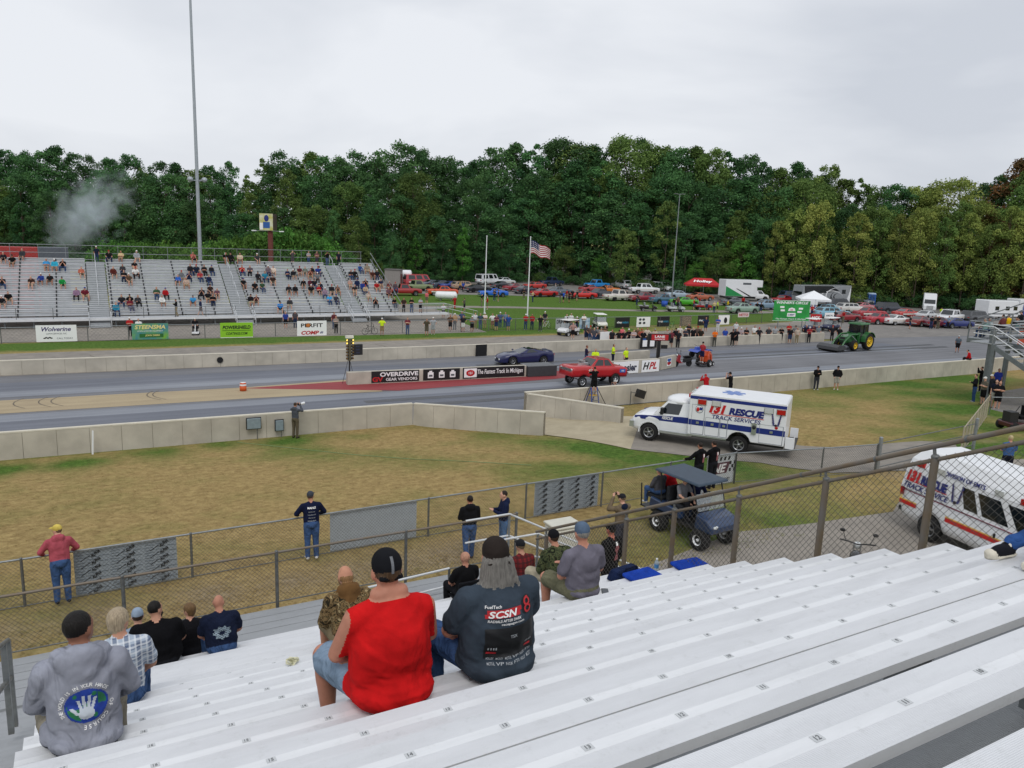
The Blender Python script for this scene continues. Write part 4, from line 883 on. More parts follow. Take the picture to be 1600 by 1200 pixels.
for i, (x, sh, pa, ln, arms, lab, rz, st_) in enumerate((
    (276, '1d1d20', '8f8268', 'long', 'phone', 'person in black jacket and khaki trousers walking on far front deck', 1.2, .12),
    (314, '1f2a4a', '6f6a6a', 'shorts', 'down', 'person in navy jacket striding along the far front deck', -1.4, .2),
    (631, '3a2a24', '24252a', 'long', 'pockets', 'person in dark shirt leaning on far front rail near the ramp', 2.8, 0),
    (643, '141416', '4a5a7a', 'long', 'crossed', 'bearded person in black shirt with folded arms on the far deck', 3.1, 0),
    (657, '9a9da1', '1d1d20', 'shorts', 'crossed', 'person in grey shirt and black shorts on the far ramp deck', 3.3, 0))):
    p = GY(x, 492, fY(0)-1.2)
    person(lab, fig_cached(pose='stand', arms=arms, sleeves='long' if i < 2 else 'short', legs=ln, hair='short', hat=None, g=1.08, voxel=.04, stride=st_), (p.x, fY(0)-1.15, FB_Z0-.42), rz, sh, pa, group='people on the far front deck')
# ================================================================== vehicles
def lerp_pts(pts, x):
    if x <= pts[0][0]: return pts[0][1]
    for (a, va), (b, vb) in zip(pts, pts[1:]):
        if x <= b:
            t = (x-a)/(b-a) if b > a else 0; return va+(vb-va)*t
    return pts[-1][1]
def wheel_mesh(r, w, rimr, style=0):
    key = ('wheel', r, w, rimr, style)
    if key in TXT: return TXT[key]
    t = MB(); h = w/2
    t.lathe([(rimr*.98, -h*.92), (r*.93, -h), (r*.985, -h*.8), (r, -h*.45), (r, h*.45), (r*.985, h*.8), (r*.93, h), (rimr*.98, h*.92)], BLACK, 'Y', 22); t.lathe([(rimr*.98, h*.92), (rimr*.98, -h*.92)], BLACK, 'Y', 22)
    m = MB(); RIM = {0: CHROME, 1: mat('silver_rim', '9a9c9e', rough=.3, metal=.8, var=.05), 2: mat('yellow_rim', 'd8b21c', rough=.45, var=.05), 3: mat('dark_rim', '2b2c2e', rough=.35, metal=.6, var=.05), 4: WHITE}[style]
    for s in (-1, 1):
        m.lathe([(rimr, s*h*.95), (rimr*.9, s*h*.9), (rimr*.86, s*h*.55)], RIM, 'Y', 20); m.lathe([(rimr*.86, s*h*.5), (.001, s*h*.42)], DARK if style != 2 else RIM, 'Y', 20)
        m.lathe([(rimr*.28, s*h*.42), (rimr*.26, s*h*.86), (.001, s*h*.9)], RIM, 'Y', 10)
        if style in (0, 1, 3):
            for i in range(5):
                a = i*2*math.pi/5; c = V(math.cos(a)*rimr*.55, s*h*.68, math.sin(a)*rimr*.55); m.box(c, (rimr*.75, h*.25, rimr*.24), RIM, rot=Matrix.Rotation(-a, 3, 'Y'))
        else:
            for i in range(8):
                a = i*2*math.pi/8; m.ell((math.cos(a)*rimr*.55, s*h*.52, math.sin(a)*rimr*.55), (rimr*.1, h*.15, rimr*.1), DARK, n=6)
    TXT[key] = (t.mesh('tyre'), m.mesh('rim')); return TXT[key]
PAINT = mat('paint_slot', '888888')
def loft_body(sp):
    """lower body plus roof shell, wheel arches cut into the sill line"""
    L_ = sp['L']; xs = sorted(set([round(-L_/2+i*L_/72, 3) for i in range(73)])); b = MB(); rows = []
    for x in xs:
        zt = lerp_pts(sp['top'], x); w_ = lerp_pts(sp['w'], x); zb = sp['sill']
        if 'under' in sp: zb = lerp_pts(sp['under'], x)
        for xw, r in ((sp['xf'], sp.get('rf', sp['r'])), (sp['xr'], sp['r'])):
            ra = r*sp.get('arch', 1.16); d = abs(x-xw)
            if d < ra: zb = max(zb, r*.95+math.sqrt(ra*ra-d*d)*.98)
        zb = min(zb, zt-.12); cr_ = sp.get('crown', .03); h = zt-zb; sh = sp.get('shoulder', .93)
        half = [(w_*.80, zb+.01), (w_*.955, zb), (w_*.99, zb+h*.25), (w_, zb+h*.55), (w_*.985, zb+h*.82), (w_*sh, zt-.01), (w_*.55, zt+cr_*.7), (0, zt+cr_)]
        rows.append([(x, y, z) for y, z in half]+[(x, -y, z) for y, z in half[-2::-1]])
    n = len(rows[0]); vs = [p for r_ in rows for p in r_]; fs = []
    for i in range(len(rows)-1):
        for j in range(n-1): fs.append((i*n+j, i*n+j+1, (i+1)*n+j+1, (i+1)*n+j))
    fs.append(tuple(range(n))); fs.append(tuple((len(rows)-1)*n+j for j in range(n-1, -1, -1)))
    b.add(vs, fs, PAINT, True); return b
def quad(A, B, C, D, u, v): # bilinear: A(0,0) B(1,0) C(1,1) D(0,1)
    return (A*(1-u)+B*u)*(1-v)+(D*(1-u)+C*u)*v
def pane(b, A, B, C, D, u0, u1, v0, v1, off, m=GLASS, nrm=None):
    P = [quad(A, B, C, D, u, v) for u, v in ((u0, v0), (u1, v0), (u1, v1), (u0, v1))]
    n = (P[1]-P[0]).cross(P[3]-P[0]).normalized()
    if nrm is not None and n.dot(nrm) < 0: n = -n
    P2 = [p+n*off for p in P]; P1 = [p-n*.01 for p in P]
    b.add(P2+P1, [(0, 1, 2, 3), (0, 1, 5, 4), (1, 2, 6, 5), (2, 3, 7, 6), (3, 0, 4, 7)], m)
CAR = {}
def car_meshes(kind):
    if kind in CAR: return CAR[kind]
    sp = dict(SPEC[kind]); parts = []
    b = loft_body(sp)
    def cabin(b, g):
        (xa, za), (xb, zr), xc, (xd, zd), wb, wr = g
        A = [V(xa, s*wb, za) for s in (1, -1)]; B = [V(xb, s*wr, zr) for s in (1, -1)]; C = [V(xc, s*wr, zr) for s in (1, -1)]; D = [V(xd, s*wb, zd) for s in (1, -1)]
        mid = [V((xb+xc)/2, s*wr*1.01, zr+.03) for s in (1, -1)]
        vs = A+B+C+D+[V((xb+xc)/2, 0, zr+.05), V(xb, 0, zr+.02), V(xc, 0, zr+.02)]
        b.add(vs, [(0, 1, 3, 2), (2, 9, 8, 4), (2, 4, 8, 9), (9, 3, 5, 8), (8, 5, 10), (8, 10, 4), (4, 5, 7, 6), (0, 2, 4, 6), (1, 7, 5, 3), (2, 3, 9), (4, 10, 5)], PAINT)
        wins = []
        w1 = MB(); pane(w1, A[1], A[0], B[0], B[1], .06, .94, .06, .92, .008, nrm=V(1, 0, .5)); wins.append(('windshield', w1))
        if sp.get('rearglass', True): w1 = MB(); pane(w1, D[0], D[1], C[1], C[0], .08, .92, .1, .9, .008, nrm=V(-1, 0, .5)); wins.append(('rear_window', w1))
        for s in (0, 1):
            for (u0, u1) in sp.get('sidewin', [(.1, .5), (.55, .88)]):
                w1 = MB(); pane(w1, D[s], A[s], B[s], C[s], 1-u1, 1-u0, .14, .88, .008, nrm=V(0, 1 if s == 0 else -1, .2)); wins.append(('side_window', w1))
        return wins
    wins = cabin(b, sp['cab'])
    if sp.get('bed'):                                    # open pickup bed
        x0, x1, zf = sp['bed']; w_ = sp['w'][1][1]
    parts.append(('body', b.mesh('body'), True))
    for nm, w1 in wins: parts.append((nm, w1.mesh(nm), False))
    d = MB(); d.bx(-sp['L']/2+.15, sp['L']/2-.15, -sp['w'][len(sp['w'])//2][1]*.72, sp['w'][len(sp['w'])//2][1]*.72, sp['sill']-.02, sp['sill']+.35, DARK); parts.append(('chassis', d.mesh('chassis'), False))
    zt = lerp_pts(sp['top'], sp['L']/2-.02); zl = sp.get('lampz', zt-.17); wl = lerp_pts(sp['w'], sp['L']/2-.02)*.8
    for s in (1, -1):
        h_ = MB(); h_.ell((sp['L']/2-.01, s*wl*.92, zl), (.05, .12, .085), LAMPCLR, n=10); parts.append(('headlight', h_.mesh('headlight'), False))
        h_ = MB(); h_.box((-sp['L']/2, s*lerp_pts(sp['w'], -sp['L']/2)*.78, sp.get('tailz', lerp_pts(sp['top'], -sp['L']/2)-.22)), (.05, .3, .13), LAMPRED); parts.append(('taillight', h_.mesh('taillight'), False))
    g_ = MB(); g_.box((sp['L']/2+.0, 0, zl-.01), (.035, wl*1.25, .13), DARK)
    parts.append(('grille', g_.mesh('grille'), False))
    if sp.get('bumper', True):
        for s, zz in ((1, sp.get('bz', .48)), (-1, sp.get('bz', .48)+.02)):
            h_ = MB(); h_.box((s*(sp['L']/2+.05), 0, zz), (.1, lerp_pts(sp['w'], s*sp['L']/2)*1.98, .13), CHROME if sp.get('classic') else DARK); parts.append(('bumper', h_.mesh('bumper'), False))
    CAR[kind] = (sp, parts); return CAR[kind]
def C_(L_, w_, top, sill, xf, xr, r, cab, **k):
    wl = k.pop('wpts', None) or [(-L_/2, w_*.86), (-L_/2+.25, w_*.96), (-L_*.2, w_), (L_*.2, w_), (L_/2-.3, w_*.95), (L_/2, w_*.82)]
    return dict(L=L_, w=wl, top=top, sill=sill, xf=xf, xr=xr, r=r, cab=cab, **k)
SPEC = {
    'muscle': C_(4.75, .92, [(-2.38, .86), (-2.2, .94), (-1.2, .97), (.6, .95), (2.1, .90), (2.38, .80)], .26, 1.45, -1.38, .33, ((.75, .93), (.2, 1.32), -.65, (-1.55, .95), .78, .60), classic=True, sidewin=[(.12, .52), (.57, .82)]),
    'classic': C_(4.95, .93, [(-2.48, .92), (-2.3, 1.0), (-1.2, 1.02), (.6, 1.02), (2.1, 1.0), (2.48, .92)], .28, 1.5, -1.42, .35, ((.72, 1.0), (.32, 1.50), -.75, (-1.35, 1.02), .80, .64), classic=True, sidewin=[(.1, .48), (.54, .86)]),
    'sedan': C_(4.8, .92, [(-2.4, .98), (-2.2, 1.05), (-1.4, 1.08), (.8, .98), (1.9, .86), (2.4, .68)], .24, 1.42, -1.4, .34, ((1.05, .96), (.3, 1.42), -.8, (-1.75, 1.06), .80, .60), bumper=False),
    'suv': C_(4.9, .97, [(-2.45, 1.05), (-1.4, 1.1), (.9, 1.1), (1.9, 1.05), (2.45, .9)], .32, 1.45, -1.45, .38, ((1.05, 1.08), (.5, 1.75), -2.05, (-2.42, 1.06), .88, .72), sidewin=[(.08, .34), (.37, .62), (.65, .9)], bz=.55),
    'pickup': C_(5.5, .99, [(-2.75, 1.05), (-.8, 1.08), (.95, 1.1), (2.3, 1.06), (2.75, .98)], .40, 1.75, -1.55, .39, ((1.05, 1.08), (.6, 1.78), -.55, (-.75, 1.08), .90, .74), classic=True, sidewin=[(.14, .86)], bz=.6),
    'crewcab': C_(5.9, 1.0, [(-2.95, 1.15), (-.8, 1.18), (1.25, 1.18), (2.5, 1.12), (2.95, 1.02)], .45, 1.95, -1.7, .41, ((1.35, 1.16), (.75, 1.88), -1.0, (-1.2, 1.16), .92, .76), sidewin=[(.1, .48), (.54, .88)], bz=.65),
    'van': C_(5.6, 1.0, [(-2.8, 1.15), (1.2, 1.2), (2.2, 1.15), (2.8, 1.0)], .38, 1.75, -1.75, .37, ((2.0, 1.14), (1.35, 2.1), -2.65, (-2.78, 1.12), .97, .86), sidewin=[(.06, .22), (.3, .55), (.62, .9)], bz=.55),
    'wagon': C_(5.2, .95, [(-2.6, .98), (-1.2, 1.02), (.8, 1.0), (2.2, .97), (2.6, .88)], .28, 1.6, -1.45, .35, ((.95, 1.0), (.45, 1.48), -2.0, (-2.45, 1.0), .82, .68), classic=True, sidewin=[(.07, .34), (.38, .62), (.66, .9)]),
    'vette': C_(4.57, .93, [(-2.285, .80), (-2.15, .96), (-1.4, .98), (-.6, .93), (.55, .86), (1.45, .82), (2.05, .68), (2.285, .50)], .17, 1.32, -1.33, .335, ((.72, .87), (-.05, 1.17), -.62, (-1.75, .97), .80, .56), bumper=False, crown=.05, lampz=.42, tailz=.76, sidewin=[(.22, .66)], wpts=[(-2.285, .80), (-2.1, .9), (-1.3, .94), (0, .88), (1.3, .92), (1.9, .82), (2.2, .62), (2.285, .48)], arch=1.13),
    'gasser': C_(4.65, .90, [(-2.325, 1.22), (-2.1, 1.30), (-1.2, 1.32), (.7, 1.32), (2.1, 1.30), (2.325, 1.24)], .62, 1.40, -1.30, .39, ((.80, 1.31), (.22, 1.84), -.75, (-1.25, 1.32), .76, .62), classic=True, sidewin=[(.1, .5), (.56, .88)], bumper=False, arch=1.18, rf=.36, lampz=1.1, tailz=1.12, wpts=[(-2.325, .82), (-2.1, .87), (-1, .90), (1, .90), (2.1, .86), (2.325, .82)]),
}
def add_wheels(root, xf, xr, track, rf, rr, wf=.22, wr=.26, rimf=None, rimr=None, style=0, zf=None, zr=None):
    for x, r, w_, rim, zz in ((xf, rf, wf, rimf, zf), (xr, rr, wr, rimr, zr)):
        for s in (1, -1):
            ty, rm = wheel_mesh(round(r, 3), w_, round(rim or r*.62, 3), style)
            t = obj('wheel', ty, root, (x, s*track, zz if zz is not None else r)); obj('rim', rm, t)
def orient(root, p, hd, up=None):
    up = Vector(up or (0, 0, 1)).normalized(); f = Vector((math.cos(hd), math.sin(hd), 0)); f = (f-up*f.dot(up)).normalized(); l_ = up.cross(f)
    root.rotation_euler = Matrix(((f.x, l_.x, up.x), (f.y, l_.y, up.y), (f.z, l_.z, up.z))).to_euler(); root.location = p
def car(kind, label, colour, p, hd, cat='car', style=0, group=None, name='parked_car', roof=None, up=None, two=None, wheels=True):
    sp, parts = car_meshes(kind); root = thing(name, label, cat, p, 0, group); orient(root, p, hd, up)
    for nm, me, painted in parts:
        o = obj(nm, me, root)
        if painted:
            for i, sl in enumerate(o.material_slots):
                if me.materials[i] == PAINT: sl.link = 'OBJECT'; sl.material = colour if not isinstance(colour, str) else paint(colour)
    if two:                                              # a second colour band low on the flanks
        b = MB(); z0, z1 = sp['sill']+.28, sp['sill']+.48
        for s in (1, -1): b.box((0, s*sp['w'][2][1]*1.0, (z0+z1)/2), (sp['L']*.8, .012, z1-z0), paint(two))
        b.build('side_band', root)
    if wheels: add_wheels(root, sp['xf'], sp['xr'], sp['w'][2][1]-.13, sp.get('rf', sp['r']), sp['r'], style=style)
    return root
# ------------------------------------------------------------------ the two race cars
vt = car('vette', 'dark blue low sports coupe rolling on the far lane', '161b4a', (30.1, 52.0, .025), R(175), 'sports car', style=1, name='sports_car')
b = MB(); b.box((-2.05, 0, 1.0), (.3, 1.3, .05), paint('161b4a')); b.build('rear_spoiler', vt)
b = MB(); b.box((-.35, 0, 1.205), (.5, .8, .02), GLASS); b.build('roof_panel', vt)
for s in (1, -1): b = MB(); b.ell((.55, s*1.0, .95), (.09, .06, .06), paint('161b4a')); b.build('mirror', vt)
NV = Vector((30.5, 43.05, .025))
nv = car('gasser', 'bright red drag coupe with blower through its hood on near lane', 'b5161c', NV, R(182), 'drag car', name='drag_car', wheels=False, up=(.05, 0, 1))
add_wheels(nv, 1.45, -1.30, .74, .36, .40, wf=.16, wr=.36, rimf=.22, rimr=.22, style=0, zf=.29, zr=.465)
b = MB(); b.box((.95, 0, 1.42), (.62, .42, .16), CHROME); b.box((.95, 0, 1.56), (.5, .3, .14), DARK); b.box((1.1, 0, 1.62), (.25, .5, .10), CHROME)
for s in (1, -1): b.tube((.7, s*.12, 1.5), (1.2, s*.12, 1.5), .06, CHROME)
b.build('blower', nv)
b = MB()
for s in (1, -1): b.path([V(1.45, s*.3, .4), V(1.0, s*.42, .66), V(.5, s*.5, .62)], .03, CHROME); b.tube((1.45, s*.66, .36), (1.45, 0, .38), .03, DARK)
b.path([V(.9, .75, .8), V(.5, .93, .55), V(.1, .95, .52)], .04, CHROME); b.path([V(.9, -.75, .8), V(.5, -.93, .55), V(.1, -.95, .52)], .04, CHROME); b.build('front_axle', nv)
b = MB(); b.box((2.34, 0, 1.06), (.03, 1.3, .17), CHROME)
for i in range(5): b.box((2.36, 0, 1.0+.03*i), (.02, 1.25, .012), DARK)
b.build('grille_trim', nv)
for s, rz in ((1, math.pi), (-1, 0)):
    letter('427', nv, (.95, s*.915, 1.1), .15, mat('white_print', 'efefef', var=0), bold=.02, rot=(0, 0, rz))
    b = MB(); b.box((-1.85, s*.885, 1.05), (.5, .02, .24), mat('blue_decal', '2a62b0', var=.05)); b.build('decal', nv)
    letter('GAS', nv, (-1.85, s*.905, 1.05), .1, mat('white_print', 'efefef'), bold=.02, rot=(0, 0, rz))
b = MB(); b.box((-2.38, 0, .88), (.08, 1.72, .12), CHROME); b.build('bumper', nv)
# ------------------------------------------------------------------ rescue truck with box body
BLUE_ST = mat('stripe_blue', '1f2f78', rough=.35, var=.04); RED_ST = mat('stripe_red', 'c22222', rough=.35, var=.04); REDW = mat('letter_red', 'c01a20', rough=.4, var=0); BLUEW = mat('letter_blue', '1d2670', rough=.4, var=0)
TN = V(0, 1.7/18.5, 1).normalized()
def wings(root, loc, s, rot, m1=None):
    """spread pair of feathered wings emblem, flat print"""
    b = MB(); m1 = mat('wing_print', '6b4a52', var=.2, scale=30); m2 = mat('wing_blue', '3a3f78', var=.1)
    for sg in (1, -1):
        for i in range(7):
            a = R(50+i*9); x0 = sg*(.10+.02*i); z0 = -.3+.085*i; L_ = .20-.008*i
            dx, dz = sg*math.cos(a)*L_*.8, math.sin(a)*L_*1.25; nx, nz = -dz*.2, dx*.2
            b.add([(s*(x0-nx), 0, s*(z0-nz)), (s*(x0+nx), 0, s*(z0+nz)), (s*(x0+dx), 0, s*(z0+dz))], [(0, 1, 2)], m1 if i % 2 else m2)
            b.add([(s*(x0-sg*.06), -.001, s*(z0)), (s*(x0+sg*.0), -.001, s*(z0-.02)), (s*(x0+dx*.5), -.001, s*(z0+dz*.7))], [(0, 1, 2)], m2)
    b.ell((0, -.001, -.3*s), (.07*s, .003, .06*s), mat('wing_dark', '2a2024'), n=10)
    o = b.build('wing_emblem', root); o.location = loc; o.rotation_euler = rot; return o
pa_, pb_ = GT(1030, 692), GT(1172, 712)
hd = math.atan2(pa_.y-pb_.y, pa_.x-pb_.x); dirn = Vector((math.cos(hd), math.sin(hd), 0)); left = Vector((-dirn.y, dirn.x, 0))
mid = (pa_+pb_)/2; print('amb wheelbase', (pa_-pb_).length, 'heading', math.degrees(hd))
# +y of the truck is its left side, which faces the camera
ctr = mid-left*1.0; ctr.z = tz(ctr.x, ctr.y)+.04
am = thing('rescue_truck', 'white box-bodied rescue ambulance with blue band parked on the drive', 'ambulance', ctr, 0); orient(am, ctr, hd)
SPEC['ambcab'] = C_(2.75, 1.0, [(-1.375, 1.28), (.1, 1.28), (1.0, 1.18), (1.375, 1.0)], .45, .55, -9, .40, ((.42, 1.24), (-.15, 1.9), -1.30, (-1.37, 1.28), .95, .80), sidewin=[(.1, .64)], rearglass=False, lampz=.93, bumper=False, wpts=[(-1.375, 1.0), (.6, 1.0), (1.1, .96), (1.375, .84)])
sp, parts = car_meshes('ambcab')
for nm, me, painted in parts:
    if nm == 'taillight': continue
    o = obj(nm, me, am, (1.98, 0, 0)); 
    if painted: o.material_slots[0].link = 'OBJECT'; o.material_slots[0].material = WHITE
XF, XR = 2.53, -1.48     # axles
add_wheels(am, XF, XR, .92, .40, .40, wf=.26, wr=.3, rimf=.24, rimr=.24, style=1)
# the module: chamfered box with wheel cut-out
b = MB(); x0, x1, z0, z1, wd = -3.35, .75, .62, 2.47, 1.19
prof = []; ra = .5
for x, z in ((x0, z0), (XR-ra, z0)): prof.append((x, z))
for i in range(1, 10): a = math.pi-i*math.pi/10; prof.append((XR+ra*math.cos(a), z0-.12+ra*math.sin(a)+.0) if z0-.12+ra*math.sin(a) > z0 else (XR+ra*math.cos(a), z0))
prof += [(XR+ra, z0), (x1, z0), (x1, z1-.05), (x1-.12, z1), (x0+.06, z1), (x0, z1-.05)]
b.prism(prof, -wd, wd, WHITE); b.build('box_body', am, bevel=.03)
b = MB(); b.bx(x0+.05, x1+2.1, -.75, .75, .42, .66, DARK); b.build('chassis_frame', am)
b = MB(); b.ell((1.25, 0, 1.9), (.75, .86, .24), WHITE, n=16); b.build('cab_fairing', am)
for s in (1, -1):
    b = MB(); b.bx(x0+.0, x1-.02, *(sorted((s*wd, s*(wd+.006)))), 1.06, 1.31, BLUE_ST); b.bx(x0+.02, x1-.02, *(sorted((s*wd, s*(wd+.006)))), 2.24, 2.38, BLUE_ST); b.build('blue_band', am)
    b = MB(); b.add([(3.28, s*.86, .98), (2.9, s*.985, .98), (1.05, s*1.008, 1.02), (.77, s*1.008, 1.02), (.77, s*1.008, 1.3), (1.05, s*1.008, 1.3), (2.9, s*.985, 1.16), (3.28, s*.86, 1.08)], [(0, 1, 6, 7), (1, 2, 5, 6), (2, 3, 4, 5)], BLUE_ST); b.build('blue_band', am)
    rz = math.pi if s > 0 else 0; yy = s*(wd+.008); sg = s
    letter('131', am, (-.48 if s > 0 else -2.1, yy, 1.91), .4, REDW, width=.72, bold=.07, shear=.25, rot=(0, 0, rz)); letter('RESCUE', am, (-1.72 if s > 0 else -.8, yy, 1.88), .32, BLUEW, width=1.5, bold=.06, shear=.18, rot=(0, 0, rz))
    letter('TRACK SERVICES', am, (-1.3, yy, 1.55), .18, BLUEW, width=2.05, bold=.012, shear=.12, rot=(0, 0, rz))
    b = MB(); b.bx(-2.45, -.2, *(sorted((s*wd, s*(wd+.006)))), 1.67, 1.70, REDW); b.build('red_line', am)
    wings(am, (-2.95, s*(wd+.026), 1.76), .85, (0, 0, rz))
    letter('RESCUE', am, (1.72, s*1.014, 1.16), .13, mat('white_print', 'efefef'), width=.5, bold=.03, shear=.2, rot=(0, 0, rz))
    b = MB(); b.ell((.3, s*(wd+.003), 1.8), (.18, .008, .18), mat('crest_ring', '8a8f9c'), n=20); b.ell((.3, s*(wd+.007), 1.8), (.155, .008, .155), WHITE, n=20); b.bx(.16, .29, *(sorted((s*(wd+.026), s*(wd+.018)))), 1.77, 1.89, BLUE_ST); b.ell((.36, s*(wd+.026), 1.79), (.07, .008, .1), RED_ST, n=10); b.build('crest', am)
    for (xx, zz, mm, ww) in ((.2, 2.14, LAMPRED, .34), (-.42, 2.14, LAMPCLR, .34), (-2.62, 2.1, LAMPCLR, .34), (-3.12, 2.1, LAMPRED, .34)):
        b = MB(); b.box((xx, s*(wd+.03), zz), (ww, .07, .2), mm); b.box((xx, s*(wd+.006), zz), (ww+.05, .03, .25), CHROME); b.build('warning_light', am)
    # doors: thin raised panels with a reveal
    for (xa, xb, za, zb) in ((.05, .62, .66, 2.0), (-.62, -.0, .66, 1.48), (-1.02+.05, -.65, .66, 1.48), (-3.28, -2.3, .66, 1.48)):
        b = MB()
        for q in ((xa, xb, za, za+.026), (xa, xb, zb-.012, zb), (xa, xa+.026, za, zb), (xb-.012, xb, za, zb)): b.bx(q[0], q[1], *(sorted((s*wd, s*(wd+.0075)))), q[2], q[3], mat('door_seam', '8d9298'))
        b.box(((xa+xb)/2, s*(wd+.026), 1.19), (.12, .02, .1), CHROME); b.build('locker_door', am)
    b = MB(); b.ell((-2.98, s*(wd+.004), 1.4), (.07, .02, .07), LAMPRED, n=10); b.build('marker_light', am)
    b = MB(); b.box((-2.08, s*(wd+.03), 1.25), (.2, .08, .5), CHROME); b.ell((-2.08, s*(wd+.06), 1.32), (.09, .05, .1), DARK); b.build('fuel_hatch', am)
    b = MB(); b.box((1.95, s*1.18, 1.5), (.12, .22, .3), DARK); b.tube((1.95, s*.95, 1.42), (1.95, s*1.12, 1.42), .03, DARK); b.build('mirror', am)
    b = MB(); b.bx(.75, 2.05, *(sorted((s*.9, s*1.06))), .46, .56, CHROME); b.bx(-.95, .72, *(sorted((s*1.1, s*1.2))), .56, .63, CHROME); b.build('running_board', am)
    for (xx, wl) in ((XF, .5),):
        b = MB()
        for i in range(14):
            a = math.pi*i/13; b.box((xx+.47*math.cos(a), s*.985, .42+.47*math.sin(a)), (.13, .05, .05), WHITE, rot=Matrix.Rotation(-a+math.pi/2, 3, 'Y'))
        b.build('wheel_arch', am)
b = MB(); b.box((3.38, 0, .68), (.2, 1.9, .28), CHROME); b.build('front_bumper', am)
b = MB()
for y in (-.8, -.27, .27, .8): b.box((x1+.04, y, 2.32), (.12, .3, .16), LAMPRED if abs(y) > .5 else LAMPCLR)
b.build('light_bar', am)
# blue star of life on the roof
b = MB()
for i in range(3): b.box((-.95, 0, z1+.004+.002*i), (1.0, .26, .006), mat('roof_star', '6d86bd'), rot=Matrix.Rotation(R(60*i+15), 3, 'Z'))
b.build('roof_star', am)
b = MB(); b.bx(x0-.42, x0-.02, -1.1, 1.1, .5, .58, DARK)
for i in range(6): b.bx(x0-.4, x0-.06, -1.08, -1.02, .5, 1.0, WHITE) if i == 0 else b.bx(x0-.4, x0-.38, 1.1-.06*i, 1.14-.06*i, .55, 1.05, WHITE)
b.bx(x0-.4, x0-.04, 1.02, 1.14, .55, 1.02, WHITE); b.build('rear_step', am)
# ------------------------------------------------------------------ second rescue van (high roof), near right, nose out of frame
q0, q1 = GT(1398, 822), GT(1480, 862)
hd2 = math.atan2(q1.y-q0.y, q1.x-q0.x); d2 = Vector((math.cos(hd2), math.sin(hd2), 0)); r2 = Vector((d2.y, -d2.x, 0)); print('van heading', math.degrees(hd2), q0, q1)
vn = thing('rescue_van', 'white high-roof rescue van with red and yellow stripe beyond the side fence', 'ambulance')
SPEC['hivan'] = C_(5.9, 1.01, [(-2.95, 1.3), (1.2, 1.3), (2.2, 1.2), (2.95, 1.0)], .42, 1.95, -1.75, .39, ((2.0, 1.22), (1.3, 2.02), -2.82, (-2.93, 1.30), 1.0, .93), sidewin=[(.08, .2), (.253, .416), (.446, .537)], rearglass=True, bz=.55)
c2 = q0+d2*2.95-r2*1.0; c2.z = tz(c2.x, c2.y)+.014; orient(vn, c2, hd2, TN if c2.y > 17.5 else (0, 0, 1))
sp, parts = car_meshes('hivan')
for nm, me, painted in parts:
    o = obj(nm, me, vn)
    if painted: o.material_slots[0].link = 'OBJECT'; o.material_slots[0].material = WHITE
add_wheels(vn, 1.95, -1.75, .90, .39, .39, wf=.25, wr=.25, style=1)
b = MB(); b.add([(1.2, .93, 2.03), (1.2, -.93, 2.03), (-2.82, -.93, 2.03), (-2.82, .93, 2.03), (.7, .66, 2.55), (.7, -.66, 2.55), (-2.55, -.66, 2.55), (-2.55, .66, 2.55), (1.1, .86, 2.22), (1.1, -.86, 2.22), (-2.78, -.88, 2.22), (-2.78, .88, 2.22)],
    [(0, 1, 9, 8), (1, 2, 10, 9), (2, 3, 11, 10), (3, 0, 8, 11), (8, 9, 5, 4), (9, 10, 6, 5), (10, 11, 7, 6), (11, 8, 4, 7), (4, 5, 6, 7)], WHITE); b.build('raised_roof', vn, bevel=.05)
YEL_ST = mat('stripe_yellow', 'e0b85a', rough=.4)
for s in (1, -1):
    rz = math.pi if s > 0 else 0; yy = s*1.018
    b = MB()
    for xa, xb in ((-2.9, -2.28), (-1.22, 1.4)):
        b.bx(xa, xb, *(sorted((s*1.0, s*1.017))), .80, .92, RED_ST); b.bx(xa, xb, *(sorted((s*1.0, s*1.015))), .92, .955, YEL_ST)
    b.build('side_stripe', vn); b = MB(); b.bx(-2.85, 1.9, *(sorted((s*1.0, s*1.018))), 1.235, 1.255, mat('pin_line', '7a2040')); b.build('pin_line', vn)
    sl = .30    # lettering leans with the upper panel
    def onp(z): return s*(1.012-(z-1.3)*.1)
    letter('131', vn, (-2.52 if s < 0 else -1.2, onp(1.72)+s*.012, 1.72), .34, REDW, width=.5, bold=.07, shear=.25, rot=(s*.1, 0, rz)); letter('RESCUE', vn, (-1.78 if s < 0 else -2.0, onp(1.70)+s*.012, 1.70), .27, BLUEW, width=.92, bold=.06, shear=.15, rot=(s*.1, 0, rz))
    letter('TRACK SERVICE', vn, (-2.0, onp(1.42)+s*.012, 1.42), .17, BLUEW, width=1.6, bold=.012, shear=.35, rot=(s*.1, 0, rz))
    b = MB(); b.bx(-2.75, -1.3, *(sorted((s*.99, s*1.006))), 1.545, 1.565, REDW); b.build('red_line', vn)
    wings(vn, (-.98, onp(1.62)+s*.014, 1.68), .8, (s*.1, 0, rz))
    letter('DIVISION OF EMTS', vn, (-.85, s*.925, 2.12), .13, BLUEW, width=1.3, bold=.02, rot=(s*.25, 0, rz))
    for xx, mm in ((-2.35, LAMPRED), (-1.6, LAMPCLR), (.25, LAMPCLR), (1.0, LAMPRED)):
        b = MB(); b.box((xx, s*.91, 2.12), (.26, .1, .16), mm); b.build('warning_light', vn)
    b = MB(); b.box((.35, s*1.02, 1.0), (.05, .03, .12), DARK); b.build('door_handle', vn)
    b = MB(); b.box((-2.94, s*.9, 1.2), (.06, .12, .34), LAMPRED); b.build('tail_lamp', vn)
